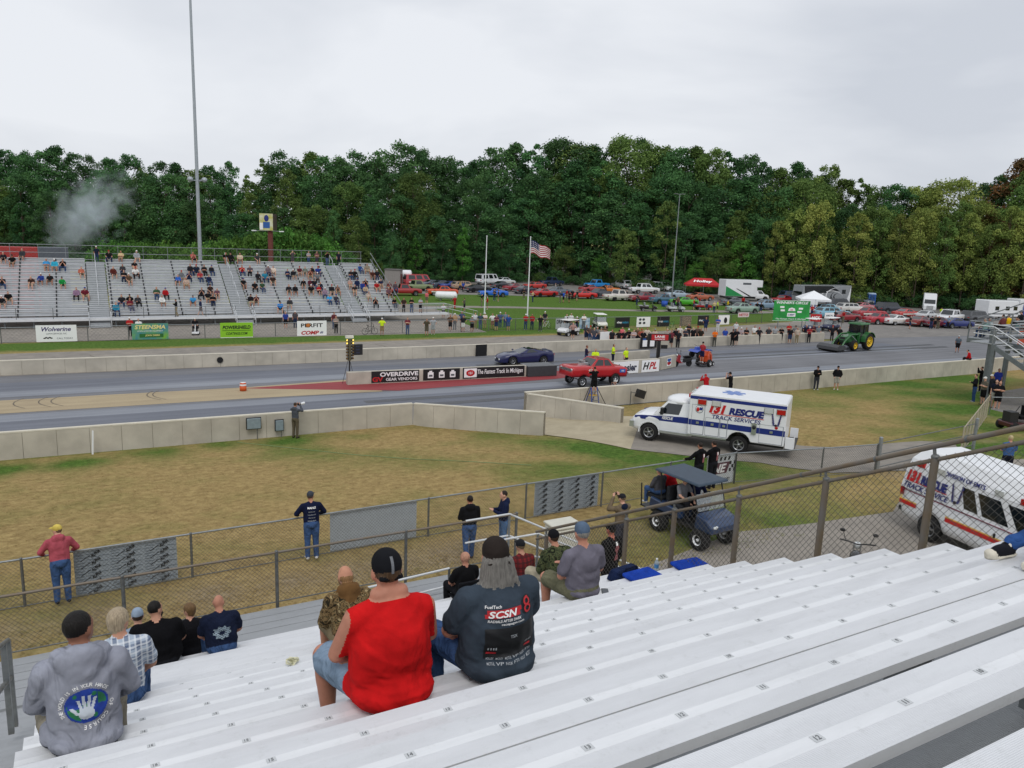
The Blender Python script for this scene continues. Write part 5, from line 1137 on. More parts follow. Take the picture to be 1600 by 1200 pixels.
# ------------------------------------------------------------------ golf carts
def golf_cart(label, colour, roofc, p, hd, up=None, lifted=True, seatc='9a9c9e', roof=True, name='golf_cart', group=None):
    root = thing(name, label, 'golf cart', p, 0, group); orient(root, p, hd, up); r = .29 if lifted else .23; dz = .18 if lifted else 0; pc = paint(colour)
    add_wheels(root, .85, -.75, .52, r, r, wf=.28, wr=.28, rimf=.15, rimr=.15, style=4)
    b = MB(); b.bx(-1.15, 1.1, -.5, .5, .28+dz, .36+dz, DARK); b.build('floor', root)
    b = MB(); b.prism([(.62, .36+dz), (1.25, .36+dz), (1.28, .55+dz), (1.05, .72+dz), (.66, .82+dz)], -.56, .56, pc); b.build('front_cowl', root, bevel=.05)
    b = MB(); b.prism([(-1.2, .42+dz), (.08, .42+dz), (.05, .66+dz), (-1.15, .74+dz)], -.56, .56, pc); b.build('rear_body', root, bevel=.05)
    for s in (1, -1):
        b = MB(); b.ell((1.26, s*.4, .56+dz), (.04, .1, .05), LAMPCLR); b.build('headlight', root)
    b = MB(); b.bx(-.5, .08, -.5, .5, .68+dz, .8+dz, cloth(seatc)); b.box((-.52, 0, 1.0+dz), (.12, 1.0, .42), cloth(seatc)); b.build('seat', root, bevel=.03)
    b = MB(); b.bx(-1.35, -.75, -.5, .5, .68+dz, .78+dz, cloth(seatc)); b.bx(-1.6, -1.3, -.5, .5, .3+dz, .34+dz, DARK)
    for s in (1, -1): b.path([V(-1.55, s*.5, .32+dz), V(-1.6, s*.5, 1.0+dz)], .02, DARK)
    b.build('rear_seat', root)
    b = MB()
    for s in (1, -1): b.tube((.72, s*.54, .8+dz), (.48, s*.54, 1.56+dz), .02, DARK); b.tube((-.7, s*.54, .7+dz), (-.78, s*.54, 1.56+dz), .02, DARK)
    b.build('roof_posts', root)
    if roof: b = MB(); b.box((-.15, 0, 1.60+dz), (1.75, 1.2, .07), mat('roof_'+roofc, roofc, rough=.5, var=.12), top=(.96, .94)); b.build('roof', root, bevel=.03)
    b = MB(); b.add([(.7, -.52, .84+dz), (.7, .52, .84+dz), (.58, .52, 1.3+dz), (.58, -.52, 1.3+dz), (.69, -.52, .84+dz), (.69, .52, .84+dz), (.57, .52, 1.3+dz), (.57, -.52, 1.3+dz)], [(0, 1, 2, 3), (4, 5, 6, 7), (2, 3, 7, 6)], mat('clear_screen', 'a9b0b4', rough=.1, alpha=.45)); b.build('windshield', root)
    b = MB(); b.lathe([(.17, -.012), (.19, 0), (.17, .012), (.155, 0), (.17, -.012)], DARK, 'X', 14, c=(.28, .27, 1.02+dz)); b.tube((.28, .27, 1.02+dz), (.6, .27, .75+dz), .02, DARK); b.build('steering_wheel', root)
    return root
w0, w1 = GT(1090, 858), GT(1028, 828); gh = math.atan2(w0.y-w1.y, w0.x-w1.x); gd = Vector((math.cos(gh), math.sin(gh), 0)); gl = Vector((-gd.y, gd.x, 0)); gp = (w0+w1)/2-gl*-.5
gp.z = tz(gp.x, gp.y)+.02; print('cart', (w0-w1).length, math.degrees(gh))
CARTP, CARTH = gp, gh
golf_cart('blue lifted golf cart with blue roof beside the near fence', '1e3557', '2e3e4e', gp, gh, seatc='2a2c30')
CARTS = [(888, 524, 'white golf cart with black-and-white sign on its front, left of the far carts', 'd8dadb', 'd8d8d4', 200), (937, 513, 'cream golf cart with white roof behind the far fence', 'd9d8ce', 'e2e2de', 250),
         (1012, 486, 'dark maroon golf cart on the paddock path', '2a1a26', '2a1a26', 330), (1055, 487, 'white golf cart with black bumper beside the light pole base', 'c9cccf', 'c9cccf', 340), (1098, 484, 'red golf cart with yellow figure on the paddock grass', 'a81c20', 'a81c20', 340), (1268, 519, 'navy golf cart with white roof behind the far wall, left one', '1d2650', 'e0e0de', 190), (1297, 517, 'navy golf cart with white roof and canvas side behind the far wall', '1a2048', 'e4e4e2', 190)]
for px, py, lab, c, rc, h in CARTS:
    golf_cart(lab, c, rc, G(px, py)+Vector((0, 0, .02)), R(h), lifted=False, roof=px in (888, 937, 1268, 1297), group='golf carts across the track')
# ------------------------------------------------------------------ tractor with loader and rotary drag in front
TP = Vector((67.2, 50.2, .02)); TG = paint('1f5a28'); TGD = mat('tractor_green', '235f2c', rough=.4, var=.06, coat=.3)
tr = thing('tractor', 'green tractor with yellow wheels and loader dragging the far lane', 'tractor', TP); orient(tr, TP, R(186))
add_wheels(tr, 1.35, -1.0, .85, .52, .82, wf=.36, wr=.46, rimf=.32, rimr=.52, style=2)
b = MB(); b.prism([(.1, .75), (2.0, .75), (2.1, 1.0), (2.05, 1.35), (.2, 1.62)], -.36, .36, TGD); b.build('hood', tr, bevel=.06)
b = MB(); b.bx(-1.3, 1.9, -.28, .28, .5, .8, DARK); b.tube((1.35, -.8, .52), (1.35, .8, .52), .09, DARK); b.tube((-1.0, -.8, .82), (-1.0, .8, .82), .14, DARK); b.build('frame', tr)
b = MB(); b.bx(2.06, 2.09, -.26, .26, .85, 1.3, DARK); b.build('grille', tr)
b = MB()
for x, y in ((.15, .62), (.15, -.62), (-1.25, .66), (-1.25, -.66), (-.5, .68), (-.5, -.68)): b.tube((x, y, .95), (x*.92-.02, y*.95, 2.5), .045, DARK)
b.build('cab_frame', tr)
b = MB(); b.add([(.17, -.6, 1.1), (.17, .6, 1.1), (.12, .56, 2.45), (.12, -.56, 2.45)], [(0, 1, 2, 3)], GLASS)
for s in (1, -1): b.add([(.12, s*.63, 1.05), (-1.2, s*.67, 1.4), (-1.15, s*.63, 2.45), (.1, s*.6, 2.45)], [(0, 1, 2, 3)], GLASS)
b.build('cab_glass', tr)
b = MB(); b.box((-.55, 0, 2.56), (1.75, 1.5, .17), TGD, top=(.9, .9)); b.build('cab_roof', tr, bevel=.05)
for s in (1, -1):
    b = MB()
    for i in range(9):
        a = R(10+i*17); b.box((-1.0+.92*math.cos(a), s*.88, .82+.92*math.sin(a)), (.32, .5, .05), TGD, rot=Matrix.Rotation(-a+math.pi/2, 3, 'Y'))
    b.build('fender', tr)
    b = MB(); b.path([V(.15, s*.55, 1.55), V(1.5, s*.55, 1.55), V(2.5, s*.55, .95), V(2.9, s*.55, .5)], .09, TGD); b.tube((.5, s*.55, .9), (1.4, s*.55, 1.45), .045, CHROME); b.build('loader_arm', tr)
    b = MB(); b.bx(.1, .35, *(sorted((s*.45, s*.65))), .6, 1.7, TGD); b.build('loader_post', tr)
b = MB(); b.prism([(2.9, .25), (3.2, .2), (4.6, .22), (4.55, .5), (4.1, .72), (3.3, .62)], -1.1, 1.1, mat('drag_steel', '3c3d3f', rough=.5, var=.1)); b.tube((3.3, -1.0, .3), (3.3, 1.0, .3), .22, BLACK); b.tube((4.2, -1.05, .24), (4.2, 1.05, .24), .2, BLACK); b.build('rotary_head', tr)
b = MB(); b.box((-1.75, 0, 1.35), (.6, .9, .7), mat('yellow_tank', 'd8c21c', rough=.4)); b.box((-2.2, 0, .9), (.5, 1.4, .25), DARK); b.build('rear_tank', tr)
# ------------------------------------------------------------------ scooter
SPt = G(1070, 574)+Vector((0, .3, .02)); sc = thing('motor_scooter', 'red and black motor scooter parked behind the starting line boards', 'scooter', SPt); orient(sc, SPt, R(172))
for x in (.65, -.6):
    ty, rm = wheel_mesh(.26, .12, .15, 3); t = obj('wheel', ty, sc, (x, 0, .26)); obj('rim', rm, t)
b = MB(); b.prism([(.52, .4), (.72, .45), (.5, 1.0), (.3, .95), (.35, .6), (.2, .36), (-.05, .3), (.45, .28)], -.17, .17, paint('8e1a22')); b.build('leg_shield', sc, bevel=.04)
b = MB(); b.prism([(-.05, .32), (-.75, .45), (-.85, .72), (-.1, .66)], -.16, .16, DARK); b.build('rear_body', sc, bevel=.04)
b = MB(); b.ell((-.4, 0, .78), (.45, .16, .1), cloth('141416')); b.build('seat', sc)
b = MB(); b.path([V(.66, 0, .3), V(.45, 0, 1.05)], .03, DARK); b.path([V(.4, -.34, 1.08), V(.44, 0, 1.04), V(.4, .34, 1.08)], .022, DARK)
for s in (1, -1): b.path([V(.42, s*.22, 1.06), V(.46, s*.3, 1.3)], .01, DARK); b.ell((.46, s*.3, 1.34), (.02, .06, .05), DARK)
b.build('handlebar', sc); b = MB(); b.ell((.58, 0, .95), (.06, .1, .08), LAMPCLR); b.build('headlight', sc)
b = MB(); b.prism([(.75, .5), (.9, .42), (.85, .56), (.6, .62)], -.08, .08, paint('8e1a22')); b.build('front_fender', sc)
# ------------------------------------------------------------------ orange stand-on machine and blue quad
OP = G(1104, 573)+Vector((0, .3, .02)); om = thing('sweeper', 'orange stand-on track sweeper behind the scooter', 'sweeper', OP); orient(om, OP, R(200))
for x, y, r in ((.1, .5, .3), (.1, -.5, .3), (-.75, .35, .18), (-.75, -.35, .18)):
    ty, rm = wheel_mesh(r, .2, r*.5, 4); t = obj('wheel', ty, om, (x, y, r)); obj('rim', rm, t)
ORG = paint('c4481a'); b = MB(); b.prism([(-.45, .3), (.1, .35), (.05, .85), (-.15, 1.25), (-.4, 1.2), (-.3, .8)], -.32, .32, ORG); b.build('engine_cover', om, bevel=.05)
b = MB(); b.prism([(-.9, .25), (-.75, .25), (-.5, .95), (-.62, 1.05), (-.85, .8)], -.25, .25, ORG); b.build('chute', om, bevel=.04); b = MB(); b.bx(.1, .85, -.4, .4, .22, .3, DARK); b.ell((.2, -.34, .75), (.14, .06, .14), ORG); b.build('platform', om)
b = MB(); b.path([V(-.2, .25, 1.2), V(.1, .25, 1.35), V(.1, -.25, 1.35), V(-.2, -.25, 1.2)], .02, DARK); b.build('handlebar', om)
person('person in red vest and dark shorts standing on the orange sweeper', fig_cached(pose='stand', arms='phone', sleeves='short', legs='shorts', hair='short', hat='cap', g=1.0, voxel=.034), OP+Matrix.Rotation(R(200), 3, 'Z')@V(.5, 0, .31), heading(math.cos(R(20)), math.sin(R(20))), 'a8343c', '1c2040', hat='1d1d20', shoe='d9d9d6')
QP = G(1100, 560)+Vector((0, .5, .02)); qd = thing('quad_bike', 'blue quad bike behind the orange sweeper', 'quad bike', QP); orient(qd, QP, R(185))
for x in (.6, -.6):
    for y in (.42, -.42): ty, rm = wheel_mesh(.28, .22, .13, 3); t = obj('wheel', ty, qd, (x, y, .28)); obj('rim', rm, t)
BLQ = paint('2244a8'); b = MB(); b.bx(-.7, .7, -.15, .15, .35, .6, DARK); b.ell((-.25, 0, .8), (.4, .15, .08), cloth('141416')); b.build('chassis', qd)
for x in (.62, -.62):
    b = MB(); b.prism([(x-.38, .55), (x-.1, .72), (x+.1, .72), (x+.38, .55), (x+.1, .66), (x-.1, .66)], -.55, .55, BLQ); b.build('fender', qd)
b = MB(); b.prism([(.2, .6), (.75, .62), (.6, .95), (.3, .98)], -.14, .14, BLQ); b.build('nose', qd); b = MB(); b.path([V(.4, -.38, 1.08), V(.45, 0, 1.02), V(.4, .38, 1.08)], .02, DARK); b.build('handlebar', qd)
# motorcycle glimpsed below the side fence
MP = Vector((16.2, 11.3, 1.72)); mc = thing('motorcycle', 'black motorcycle handlebars showing above the seat edge by the road', 'motorcycle', MP); orient(mc, MP, R(35))
for x in (.75, -.7):
    ty, rm = wheel_mesh(.32, .13, .22, 1); t = obj('wheel', ty, mc, (x, 0, .32)); obj('rim', rm, t)
b = MB(); b.bx(-.5, .35, -.13, .13, .3, .7, DARK); b.ell((-.05, 0, .85), (.32, .16, .14), paint('141416')); b.build('engine', mc); b = MB(); b.ell((-.5, 0, .78), (.35, .15, .07), cloth('141416')); b.build('seat', mc)
b = MB(); b.path([V(.75, .08, .32), V(.45, .08, 1.0)], .025, CHROME); b.path([V(.75, -.08, .32), V(.45, -.08, 1.0)], .025, CHROME); b.path([V(.25, -.4, 1.12), V(.4, -.2, 1.05), V(.42, 0, 1.0), V(.4, .2, 1.05), V(.25, .4, 1.12)], .018, DARK)
for s in (1, -1): b.path([V(.35, s*.28, 1.08), V(.4, s*.36, 1.3)], .008, DARK); b.ell((.4, s*.38, 1.32), (.02, .07, .045), DARK)
b.build('handlebar', mc); b = MB(); b.ell((.58, 0, .92), (.09, .1, .1), LAMPCLR); b.build('headlight', mc)
# ------------------------------------------------------------------ parked cars across the paddock: photo foot point, kind, colour, heading
CARS = """
632 462 pickup 9c2a2e 350 red black-nosed pickup
652 455 pickup 7d8a62 5 pale green pickup
655 447 van b8434a 0 red and white van
677 449 muscle 5b6470 10 grey coupe
693 451 sedan 3a4454 10 slate sedan
708 452 muscle 24408c 10 blue coupe
692 462 classic c84a24 172 orange and white fifties sedan
728 453 wagon a38a72 5 tan wagon
747 457 muscle 1d1f26 10 black coupe
772 464 muscle 2a66c8 172 bright blue coupe
764 445 van d5d8da 20 white high van
786 451 muscle 2c3138 15 charcoal coupe
790 445 sedan ccd0d2 15 white sedan
806 455 muscle 8c2430 15 maroon coupe
822 459 muscle 33323e 15 dark purple coupe
837 452 muscle b8352f 190 red coupe with raised hood
852 464 muscle b01f24 5 glossy red coupe
863 447 pickup 22304e 10 navy pickup
874 462 classic 5a6570 5 steel grey classic
912 467 muscle c42424 172 scarlet coupe
940 465 classic 3f434c 5 dark grey classic
934 451 pickup 2f86c8 185 sky blue pickup
925 457 muscle 9c3a3c 5 brick red coupe
952 458 muscle c8702c 5 orange and yellow coupe
968 470 pickup d5cfc8 5 white and red striped pickup
972 451 suv d0d3d5 90 white suv
1000 451 van d8dadb 120 white window van
1008 459 crewcab dfe1e2 350 white crew cab truck
1008 472 classic 8a2a38 170 burgundy classic
1040 475 classic 3f6378 352 teal blue classic
1036 455 suv c4c9cb 280 white suv facing the track
1060 456 suv 8c9296 300 silver suv
1062 467 sedan 9fb0bc 350 pale blue sedan
1072 478 muscle 4aa52c 350 lime green hot rod
1096 470 muscle a85a3c 350 copper coupe
1150 478 muscle 5a5f66 350 black and silver coupe
1163 490 classic 8fa59a 352 pale sea-green classic
1200 484 classic 7c94a8 350 powder blue classic
1225 474 muscle a3202a 190 red coupe under the trees
1240 470 suv 2a3a58 350 dark blue suv
1284 491 wagon 8fb4c4 170 light blue wagon
1303 497 wagon 7fb0c4 350 baby blue wagon
1316 484 suv 33363e 350 charcoal suv
1333 489 wagon c8c8c4 350 white and grey wagon
1352 486 muscle b87078 350 pink and white coupe
1362 497 classic a02832 350 red and white classic
1346 477 suv 7c8288 265 silver suv at the wood edge
1380 507 classic a82434 350 crimson classic
1322 503 muscle 8a3036 350 maroon roadster with open hood
1394 490 suv 2b2f3a 350 black suv at the back of the paddock
1405 508 muscle d8d8d8 355 white race coupe with red tail
1420 497 muscle b8403c 355 red and white coupe
1442 510 muscle 7a2a26 5 dark red coupe
1452 500 muscle c4c6c8 5 silver coupe with its hood up
1487 505 crewcab dcdee0 190 white crew cab pickup
1497 513 muscle 24306e 345 deep blue coupe
1470 512 muscle 6a2034 350 wine red coupe
1530 505 suv 4a4c50 350 grey suv half hidden by the stand
"""
for ln in CARS.strip().split('\n'):
    t = ln.split(); px, py, kind, col, h = float(t[0]), float(t[1]), t[2], t[3], float(t[4]); lab = ' '.join(t[5:])
    car(kind, lab+' parked in the far paddock', col, G(px, py)+Vector((0, .4, .02)), R(h), {'pickup': 'pickup', 'van': 'van', 'suv': 'suv', 'crewcab': 'pickup'}.get(kind, 'car'), style=random.choice([0, 1, 1, 3]), group='cars parked in the paddock', two='d8d4cc' if 'white' in lab and col not in ('d5d8da',) else None)
# ------------------------------------------------------------------ box truck, motor home, race hauler, campers
bp_ = G(1160, 470)
bt = thing('box_truck', 'white box truck with green wedge beside the red canopy', 'truck', bp_); orient(bt, bp_, R(345))
SPEC['btcab'] = dict(SPEC['ambcab']); sp, parts = car_meshes('ambcab')
for nm, me, painted in parts:
    o = obj(nm, me, bt, (3.3, 0, 0))
    if painted: o.material_slots[0].link = 'OBJECT'; o.material_slots[0].material = WHITE
b = MB(); b.bx(-4.2, 1.95, -1.25, 1.25, .85, 3.7, WHITE); b.bx(1.95, 3.0, -1.2, 1.2, 2.5, 3.7, WHITE); b.build('box_body', bt, bevel=.04)
for s in (-1, 1):
    b = MB(); b.add([(-4.15, s*1.257, 2.6), (-4.15, s*1.257, .9), (-.6, s*1.257, .9)], [(0, 1, 2)], mat('green_wedge', '1f8a4a')); b.add([(-2.2, s*1.257, 2.2), (-1.9, s*1.257, 2.2), (.9, s*1.257, .9), (.4, s*1.257, .9)], [(0, 1, 2, 3)], DARK); b.build('livery', bt); b = MB(); b.bx(-.9, .7, *(sorted((s*1.25, s*1.26))), 2.9, 3.25, mat('grey_print', '5a5f64')); b.build('name_panel', bt)
add_wheels(bt, 3.85, -2.2, 1.0, .45, .45, wf=.28, wr=.3, style=1)
b = MB(); b.bx(-4.1, 3.2, -.8, .8, .5, .85, DARK); b.build('chassis_frame', bt)
mp_ = G(1289, 479)+Vector((0, 1, 0)); mh = thing('motor_home', 'black and white swirl-painted motor home behind the white canopy', 'motor home', mp_); orient(mh, mp_, R(172))
b = MB(); b.prism([(-5.2, .6), (4.3, .6), (5.1, .9), (5.2, 1.6), (4.95, 3.5), (-5.2, 3.6)], -1.25, 1.25, mat('coach_grey', '8c9094', rough=.3, coat=.4)); b.build('body', mh, bevel=.08)
for s in (-1, 1):
    y = s*1.257; b = MB(); K = mat('coach_black', '15171b', rough=.25, coat=.5)
    b.add([(4.9, y, 3.45), (-1.0, y, 3.5), (-2.6, y, 2.7), (-.5, y, 2.4), (2.5, y, 2.2), (4.6, y, 1.9)], [(0, 1, 2, 3, 4, 5)], K)
    for (cx, cz, r0, r1, a0, a1, m_) in ((-2.6, 1.7, 1.3, 1.05, -150, 60, K), (-2.6, 1.7, .85, .65, -170, 90, K), (-2.2, 1.9, 1.75, 1.6, -60, 100, WHITE), (-1.0, 1.3, 1.9, 1.75, -20, 160, WHITE)):
        vs = []; n = 14
        for i in range(n+1):
            a = R(a0+(a1-a0)*i/n); t_ = math.sin(math.pi*i/n); vs += [(cx+r0*math.cos(a)*1.4, y, min(3.4, max(.7, cz+r0*math.sin(a)*.75))), (cx+(r0-(r0-r1)*t_)*math.cos(a)*1.4, y*1.0005, min(3.4, max(.7, cz+(r0-(r0-r1)*t_)*math.sin(a)*.75)))]
        b.add(vs, [(2*i, 2*i+2, 2*i+3, 2*i+1) for i in range(n)], m_)
    b.add([(-4.2, y*1.001, .65), (-5.1, y*1.001, .65), (-5.1, y*1.001, 3.5), (-4.7, y*1.001, 2.0)], [(0, 1, 2, 3)], WHITE); b.build('livery', mh)
    for xa, xb, za, zb in ((3.2, 4.3, 1.9, 2.7), (-4.0, -3.2, 2.2, 2.9), (.2, 1.4, 2.3, 2.9)):
        b = MB(); b.bx(xa, xb, *(sorted((s*1.25, s*1.265))), za, zb, GLASS); b.build('window', mh)
b = MB(); b.add([(5.21, -1.1, 1.7), (5.21, 1.1, 1.7), (5.0, 1.05, 3.0), (5.0, -1.05, 3.0)], [(0, 1, 2, 3)], GLASS); b.build('windshield', mh); add_wheels(mh, 3.3, -2.9, 1.05, .5, .5, wf=.3, wr=.35, style=0)
hp = G(1450, 489); ht = thing('semi_truck', 'white sleeper semi truck parked at the edge of the wood', 'truck', hp); orient(ht, hp, R(216)); ht.scale = (.8,)*3
b = MB(); b.prism([(-1.2, .9), (2.9, .9), (2.9, 1.7), (1.5, 1.95), (1.2, 2.9), (.9, 3.9), (-1.2, 4.0)], -1.15, 1.15, WHITE); b.build('cab', ht, bevel=.08); b = MB(); b.add([(1.53, -1.0, 1.98), (1.53, 1.0, 1.98), (1.24, .95, 2.8), (1.24, -.95, 2.8)], [(0, 1, 2, 3)], GLASS); b.build('windshield', ht); b = MB(); b.box((2.92, 0, 1.3), (.05, 1.2, .7), CHROME); b.box((3.0, 0, .75), (.2, 2.3, .35), CHROME); b.build('grille', ht); add_wheels(ht, 2.0, -2.0, 1.0, .5, .5, style=0); b = MB(); b.bx(-3.5, 2.6, -.5, .5, .6, .9, DARK); b.build('chassis_frame', ht)
for px, py, lab, L_ in ((1556, 499, 'white camper trailer seen past the right stand', 6.5), (1608, 496, 'white race trailer at right edge beyond the stand', 8)):
    p = G(px, py); ct = thing('camper_trailer', lab, 'trailer', p); orient(ct, p, R(350)); b = MB(); b.prism([(-L_/2, .5), (L_/2-.3, .5), (L_/2, 1.4), (L_/2-.5, 2.9), (-L_/2, 3.0)], -1.2, 1.2, WHITE); b.build('body', ct, bevel=.1)
    for xa in (-L_*.3, .2, L_*.28): b = MB(); b.bx(xa, xa+.8, -1.21, -1.19, 1.5, 2.1, GLASS); b.build('window', ct)
    b = MB(); b.bx(-L_/2, L_/2-.3, -1.215, -1.2, .9, 1.05, mat('grey_print', '5a5f64')); b.build('stripe', ct)
    for x in (-.5, .5):
        for s in (1, -1): ty, rm = wheel_mesh(.36, .2, .2, 1); t = obj('wheel', ty, ct, (x, s*1.05, .36)); obj('rim', rm, t)
# ------------------------------------------------------------------ canopies
def canopy(label, px, py, w_, d_, h, col, txt, tm, rz, peak=True):
    p = G(px, py); root = thing('canopy', label, 'canopy', p, rz); m = mat('canopy_'+col, col, rough=.7, var=.06, bump=.3, bscale=3)
    for x in (-w_/2, 0 if w_ > 4 else w_/2, w_/2):
        for y in (-d_/2, d_/2): b = MB(); b.tube((x, y, 0), (x, y, h), .035, GALV); b.build('leg', root)
    rx = w_/2-d_/2 if w_ > d_ else 0; zt = h+1.15; b = MB()
    A = [V(-w_/2, -d_/2, h), V(w_/2, -d_/2, h), V(w_/2, d_/2, h), V(-w_/2, d_/2, h)]; Rg = [V(-rx, 0, zt), V(rx, 0, zt)]
    if rx: b.add(A+Rg, [(0, 1, 5, 4), (1, 2, 5), (2, 3, 4, 5), (3, 0, 4)], m)
    else: b.add(A+[V(0, 0, zt)], [(0, 1, 4), (1, 2, 4), (2, 3, 4), (3, 0, 4)], m)
    b.build('roof', root); b = MB()
    for a, c in zip(A, A[1:]+A[:1]): b.add([a, c, c-V(0, 0, .3), a-V(0, 0, .3)], [(0, 1, 2, 3)], m)
    b.build('valance', root); return root
cp = canopy('red peaked vendor canopy with white lettering in the paddock', 1096, 464, 6.4, 3.2, 2.3, 'b01a20', 'Holley', None, R(-35))
letter('Holley', cp, (-.1, -1.02, 2.87), .85, mat('white_print', 'efefef'), width=3.4, bold=.035, shear=.2, rot=(-R(54), 0, 0))
c2_ = canopy('white peaked vendor canopy with blue lettering on its front wall', 1268, 490, 4.4, 4.4, 2.3, 'e6e8ea', 'MAHLE', None, R(-40))
b = MB(); b.bx(-2.2, .3, -2.23, -2.21, .3, 2.05, WHITE); b.build('side_wall', c2_); letter('MAHLE', c2_, (-.9, -2.235, 1.2), .62, BLUEW, width=2.1, bold=.03, rot=(0, 0, 0))
# ================================================================== woods
def leaf_mat(name, a, b_):
    m = bpy.data.materials.new(name); m.use_nodes = True; t = m.node_tree; p = t.nodes['Principled BSDF']; p.inputs['Roughness'].default_value = .75; p.inputs['Specular IOR Level'].default_value = .2
    at = t.nodes.new('ShaderNodeAttribute'); at.attribute_name = 'tone'; oi = t.nodes.new('ShaderNodeObjectInfo')
    r = t.nodes.new('ShaderNodeValToRGB'); r.color_ramp.elements[0].position = 0; r.color_ramp.elements[1].position = 1; r.color_ramp.elements[0].color = (*srgb(a), 1); r.color_ramp.elements[1].color = (*srgb(b_), 1)
    t.links.new(at.outputs['Fac'], r.inputs[0])
    hs = t.nodes.new('ShaderNodeHueSaturation'); mr = t.nodes.new('ShaderNodeMapRange'); mr.inputs[3].default_value = .492; mr.inputs[4].default_value = .52; t.links.new(oi.outputs['Random'], mr.inputs[0]); t.links.new(mr.outputs[0], hs.inputs['Hue'])
    mr2 = t.nodes.new('ShaderNodeMapRange'); mr2.inputs[3].default_value = .72; mr2.inputs[4].default_value = 1.25
    mu = t.nodes.new('ShaderNodeMath'); mu.operation = 'MULTIPLY'; mu.inputs[1].default_value = 7.31; fr = t.nodes.new('ShaderNodeMath'); fr.operation = 'FRACT'; t.links.new(oi.outputs['Random'], mu.inputs[0]); t.links.new(mu.outputs[0], fr.inputs[0]); t.links.new(fr.outputs[0], mr2.inputs[0]); t.links.new(mr2.outputs[0], hs.inputs['Value'])
    t.links.new(r.outputs[0], hs.inputs['Color']); t.links.new(hs.outputs[0], p.inputs['Base Color'])
    tr_ = t.nodes.new('ShaderNodeBsdfTranslucent'); t.links.new(hs.outputs[0], tr_.inputs[0]); ms = t.nodes.new('ShaderNodeMixShader'); ms.inputs[0].default_value = .22
    o = t.nodes['Material Output']; t.links.new(p.outputs[0], ms.inputs[1]); t.links.new(tr_.outputs[0], ms.inputs[2]); t.links.new(ms.outputs[0], o.inputs[0]); return m
LEAF = [leaf_mat('leaf_hazy_green', '365636', '5c844c'), leaf_mat('leaf_olive', '486030', '768c48'), leaf_mat('leaf_yellowing', '68783a', '9aa254'), leaf_mat('leaf_rust', '4c4428', '7c5c38'), leaf_mat('leaf_bright', '3f6428', '66903e')]  # first green leans bluish: distant haze is put into the leaf colour
BARK = mat('bark', '54493d', rough=.95, var=.3, scale=3, bump=.6, bscale=8)
def crown_mesh(name, H, rx, z0, shape, nclump, nleaf, size, seed):
    """leafy crown of a tree H tall, crown from z0 up; shape(t) gives the relative radius for t in 0..1"""
    g = np.random.default_rng(seed); cs = []
    while len(cs) < nclump:
        t = g.uniform(0, 1)**.9; a = g.uniform(0, 2*math.pi); rr = shape(t)*rx*(1+.28*math.sin(3*a+seed)*math.cos(5*t+seed)); q = g.uniform(.35, 1)**.5
        cs.append((rr*q*math.cos(a), rr*q*math.sin(a), z0+(H-z0)*t, g.uniform(.7, 1.3)*rx*.27*(.55+.6*shape(t))))
    cs = np.array(cs); tone = g.uniform(0, 1, nclump); k = g.integers(0, nclump, nleaf)
    d = g.normal(size=(nleaf, 3)); d /= np.linalg.norm(d, axis=1)[:, None]; d[:, 2] = np.where(d[:, 2] < -.55, -d[:, 2]*.6, d[:, 2])
    rad = cs[k, 3]*g.uniform(.25, 1.2, nleaf)**.6; P = cs[k, :3]+d*rad[:, None]*np.array([1.0, 1.0, 1.0])
    n = d*.8+g.normal(size=(nleaf, 3))*.75+np.array([0, 0, .25]); n /= np.linalg.norm(n, axis=1)[:, None]
    u = np.cross(n, g.normal(size=(nleaf, 3))); u /= np.linalg.norm(u, axis=1)[:, None]; v = np.cross(n, u); s = size*g.uniform(.6, 1.25, nleaf)[:, None]
    vs = np.stack([P-u*s*.5, P-v*s*.32+n*s*.08, P+u*s*.5, P+v*s*.32+n*s*.08], axis=1).reshape(-1, 3)
    me = bpy.data.meshes.new(name); me.vertices.add(len(vs)); me.vertices.foreach_set('co', vs.ravel())
    me.loops.add(nleaf*4); me.loops.foreach_set('vertex_index', np.arange(nleaf*4)); me.polygons.add(nleaf); me.polygons.foreach_set('loop_start', np.arange(0, nleaf*4, 4)); me.polygons.foreach_set('loop_total', np.full(nleaf, 4))
    me.update(calc_edges=True)
    at = me.attributes.new('tone', 'FLOAT', 'FACE'); at.data.foreach_set('value', np.clip(tone[k]*.75+g.uniform(-.15, .4, nleaf), 0, 1)); me.materials.append(LEAF[0]); return me, cs
def trunk_mesh(name, H, r, z0, cs, seed, nl=9):
    g = random.Random(seed); b = MB(); pts = [V(0, 0, -.3)]; 
    for i in range(1, 6): pts.append(V(g.uniform(-.15, .15)*i*.5, g.uniform(-.15, .15)*i*.5, H*.82*i/5))
    for i in range(5): b.tube(pts[i], pts[i+1], r*(1-.17*i), BARK, r1=r*(1-.17*(i+1)), n=7, caps=False)
    idx = list(range(len(cs))); g.shuffle(idx)
    for j in idx[:nl]:
        c = V(*cs[j][:3]); zz = max(z0*.75, c.z-abs(c.x)-abs(c.y)); t = min(.95, zz/(H*.82)); p = pts[int(t*5)].lerp(pts[min(5, int(t*5)+1)], t*5-int(t*5))
        m_ = p.lerp(c, .5)+V(0, 0, -.3); b.tube(p, m_, r*.38, BARK, r1=r*.25, n=5, caps=False); b.tube(m_, c, r*.25, BARK, r1=r*.08, n=5, caps=False)
    return b.mesh(name)
round_ = lambda t: math.sqrt(max(0.0, 1-(2*(t*.93+.06)-1)**2))**.8
oval = lambda t: (min(1, t*3.2+.35))*math.sqrt(max(0.02, 1-(max(0, t-.25)/.77)**2))
cone = lambda t: (min(1, t*4+.3))*(1-t)**.6+.06
TREES = []
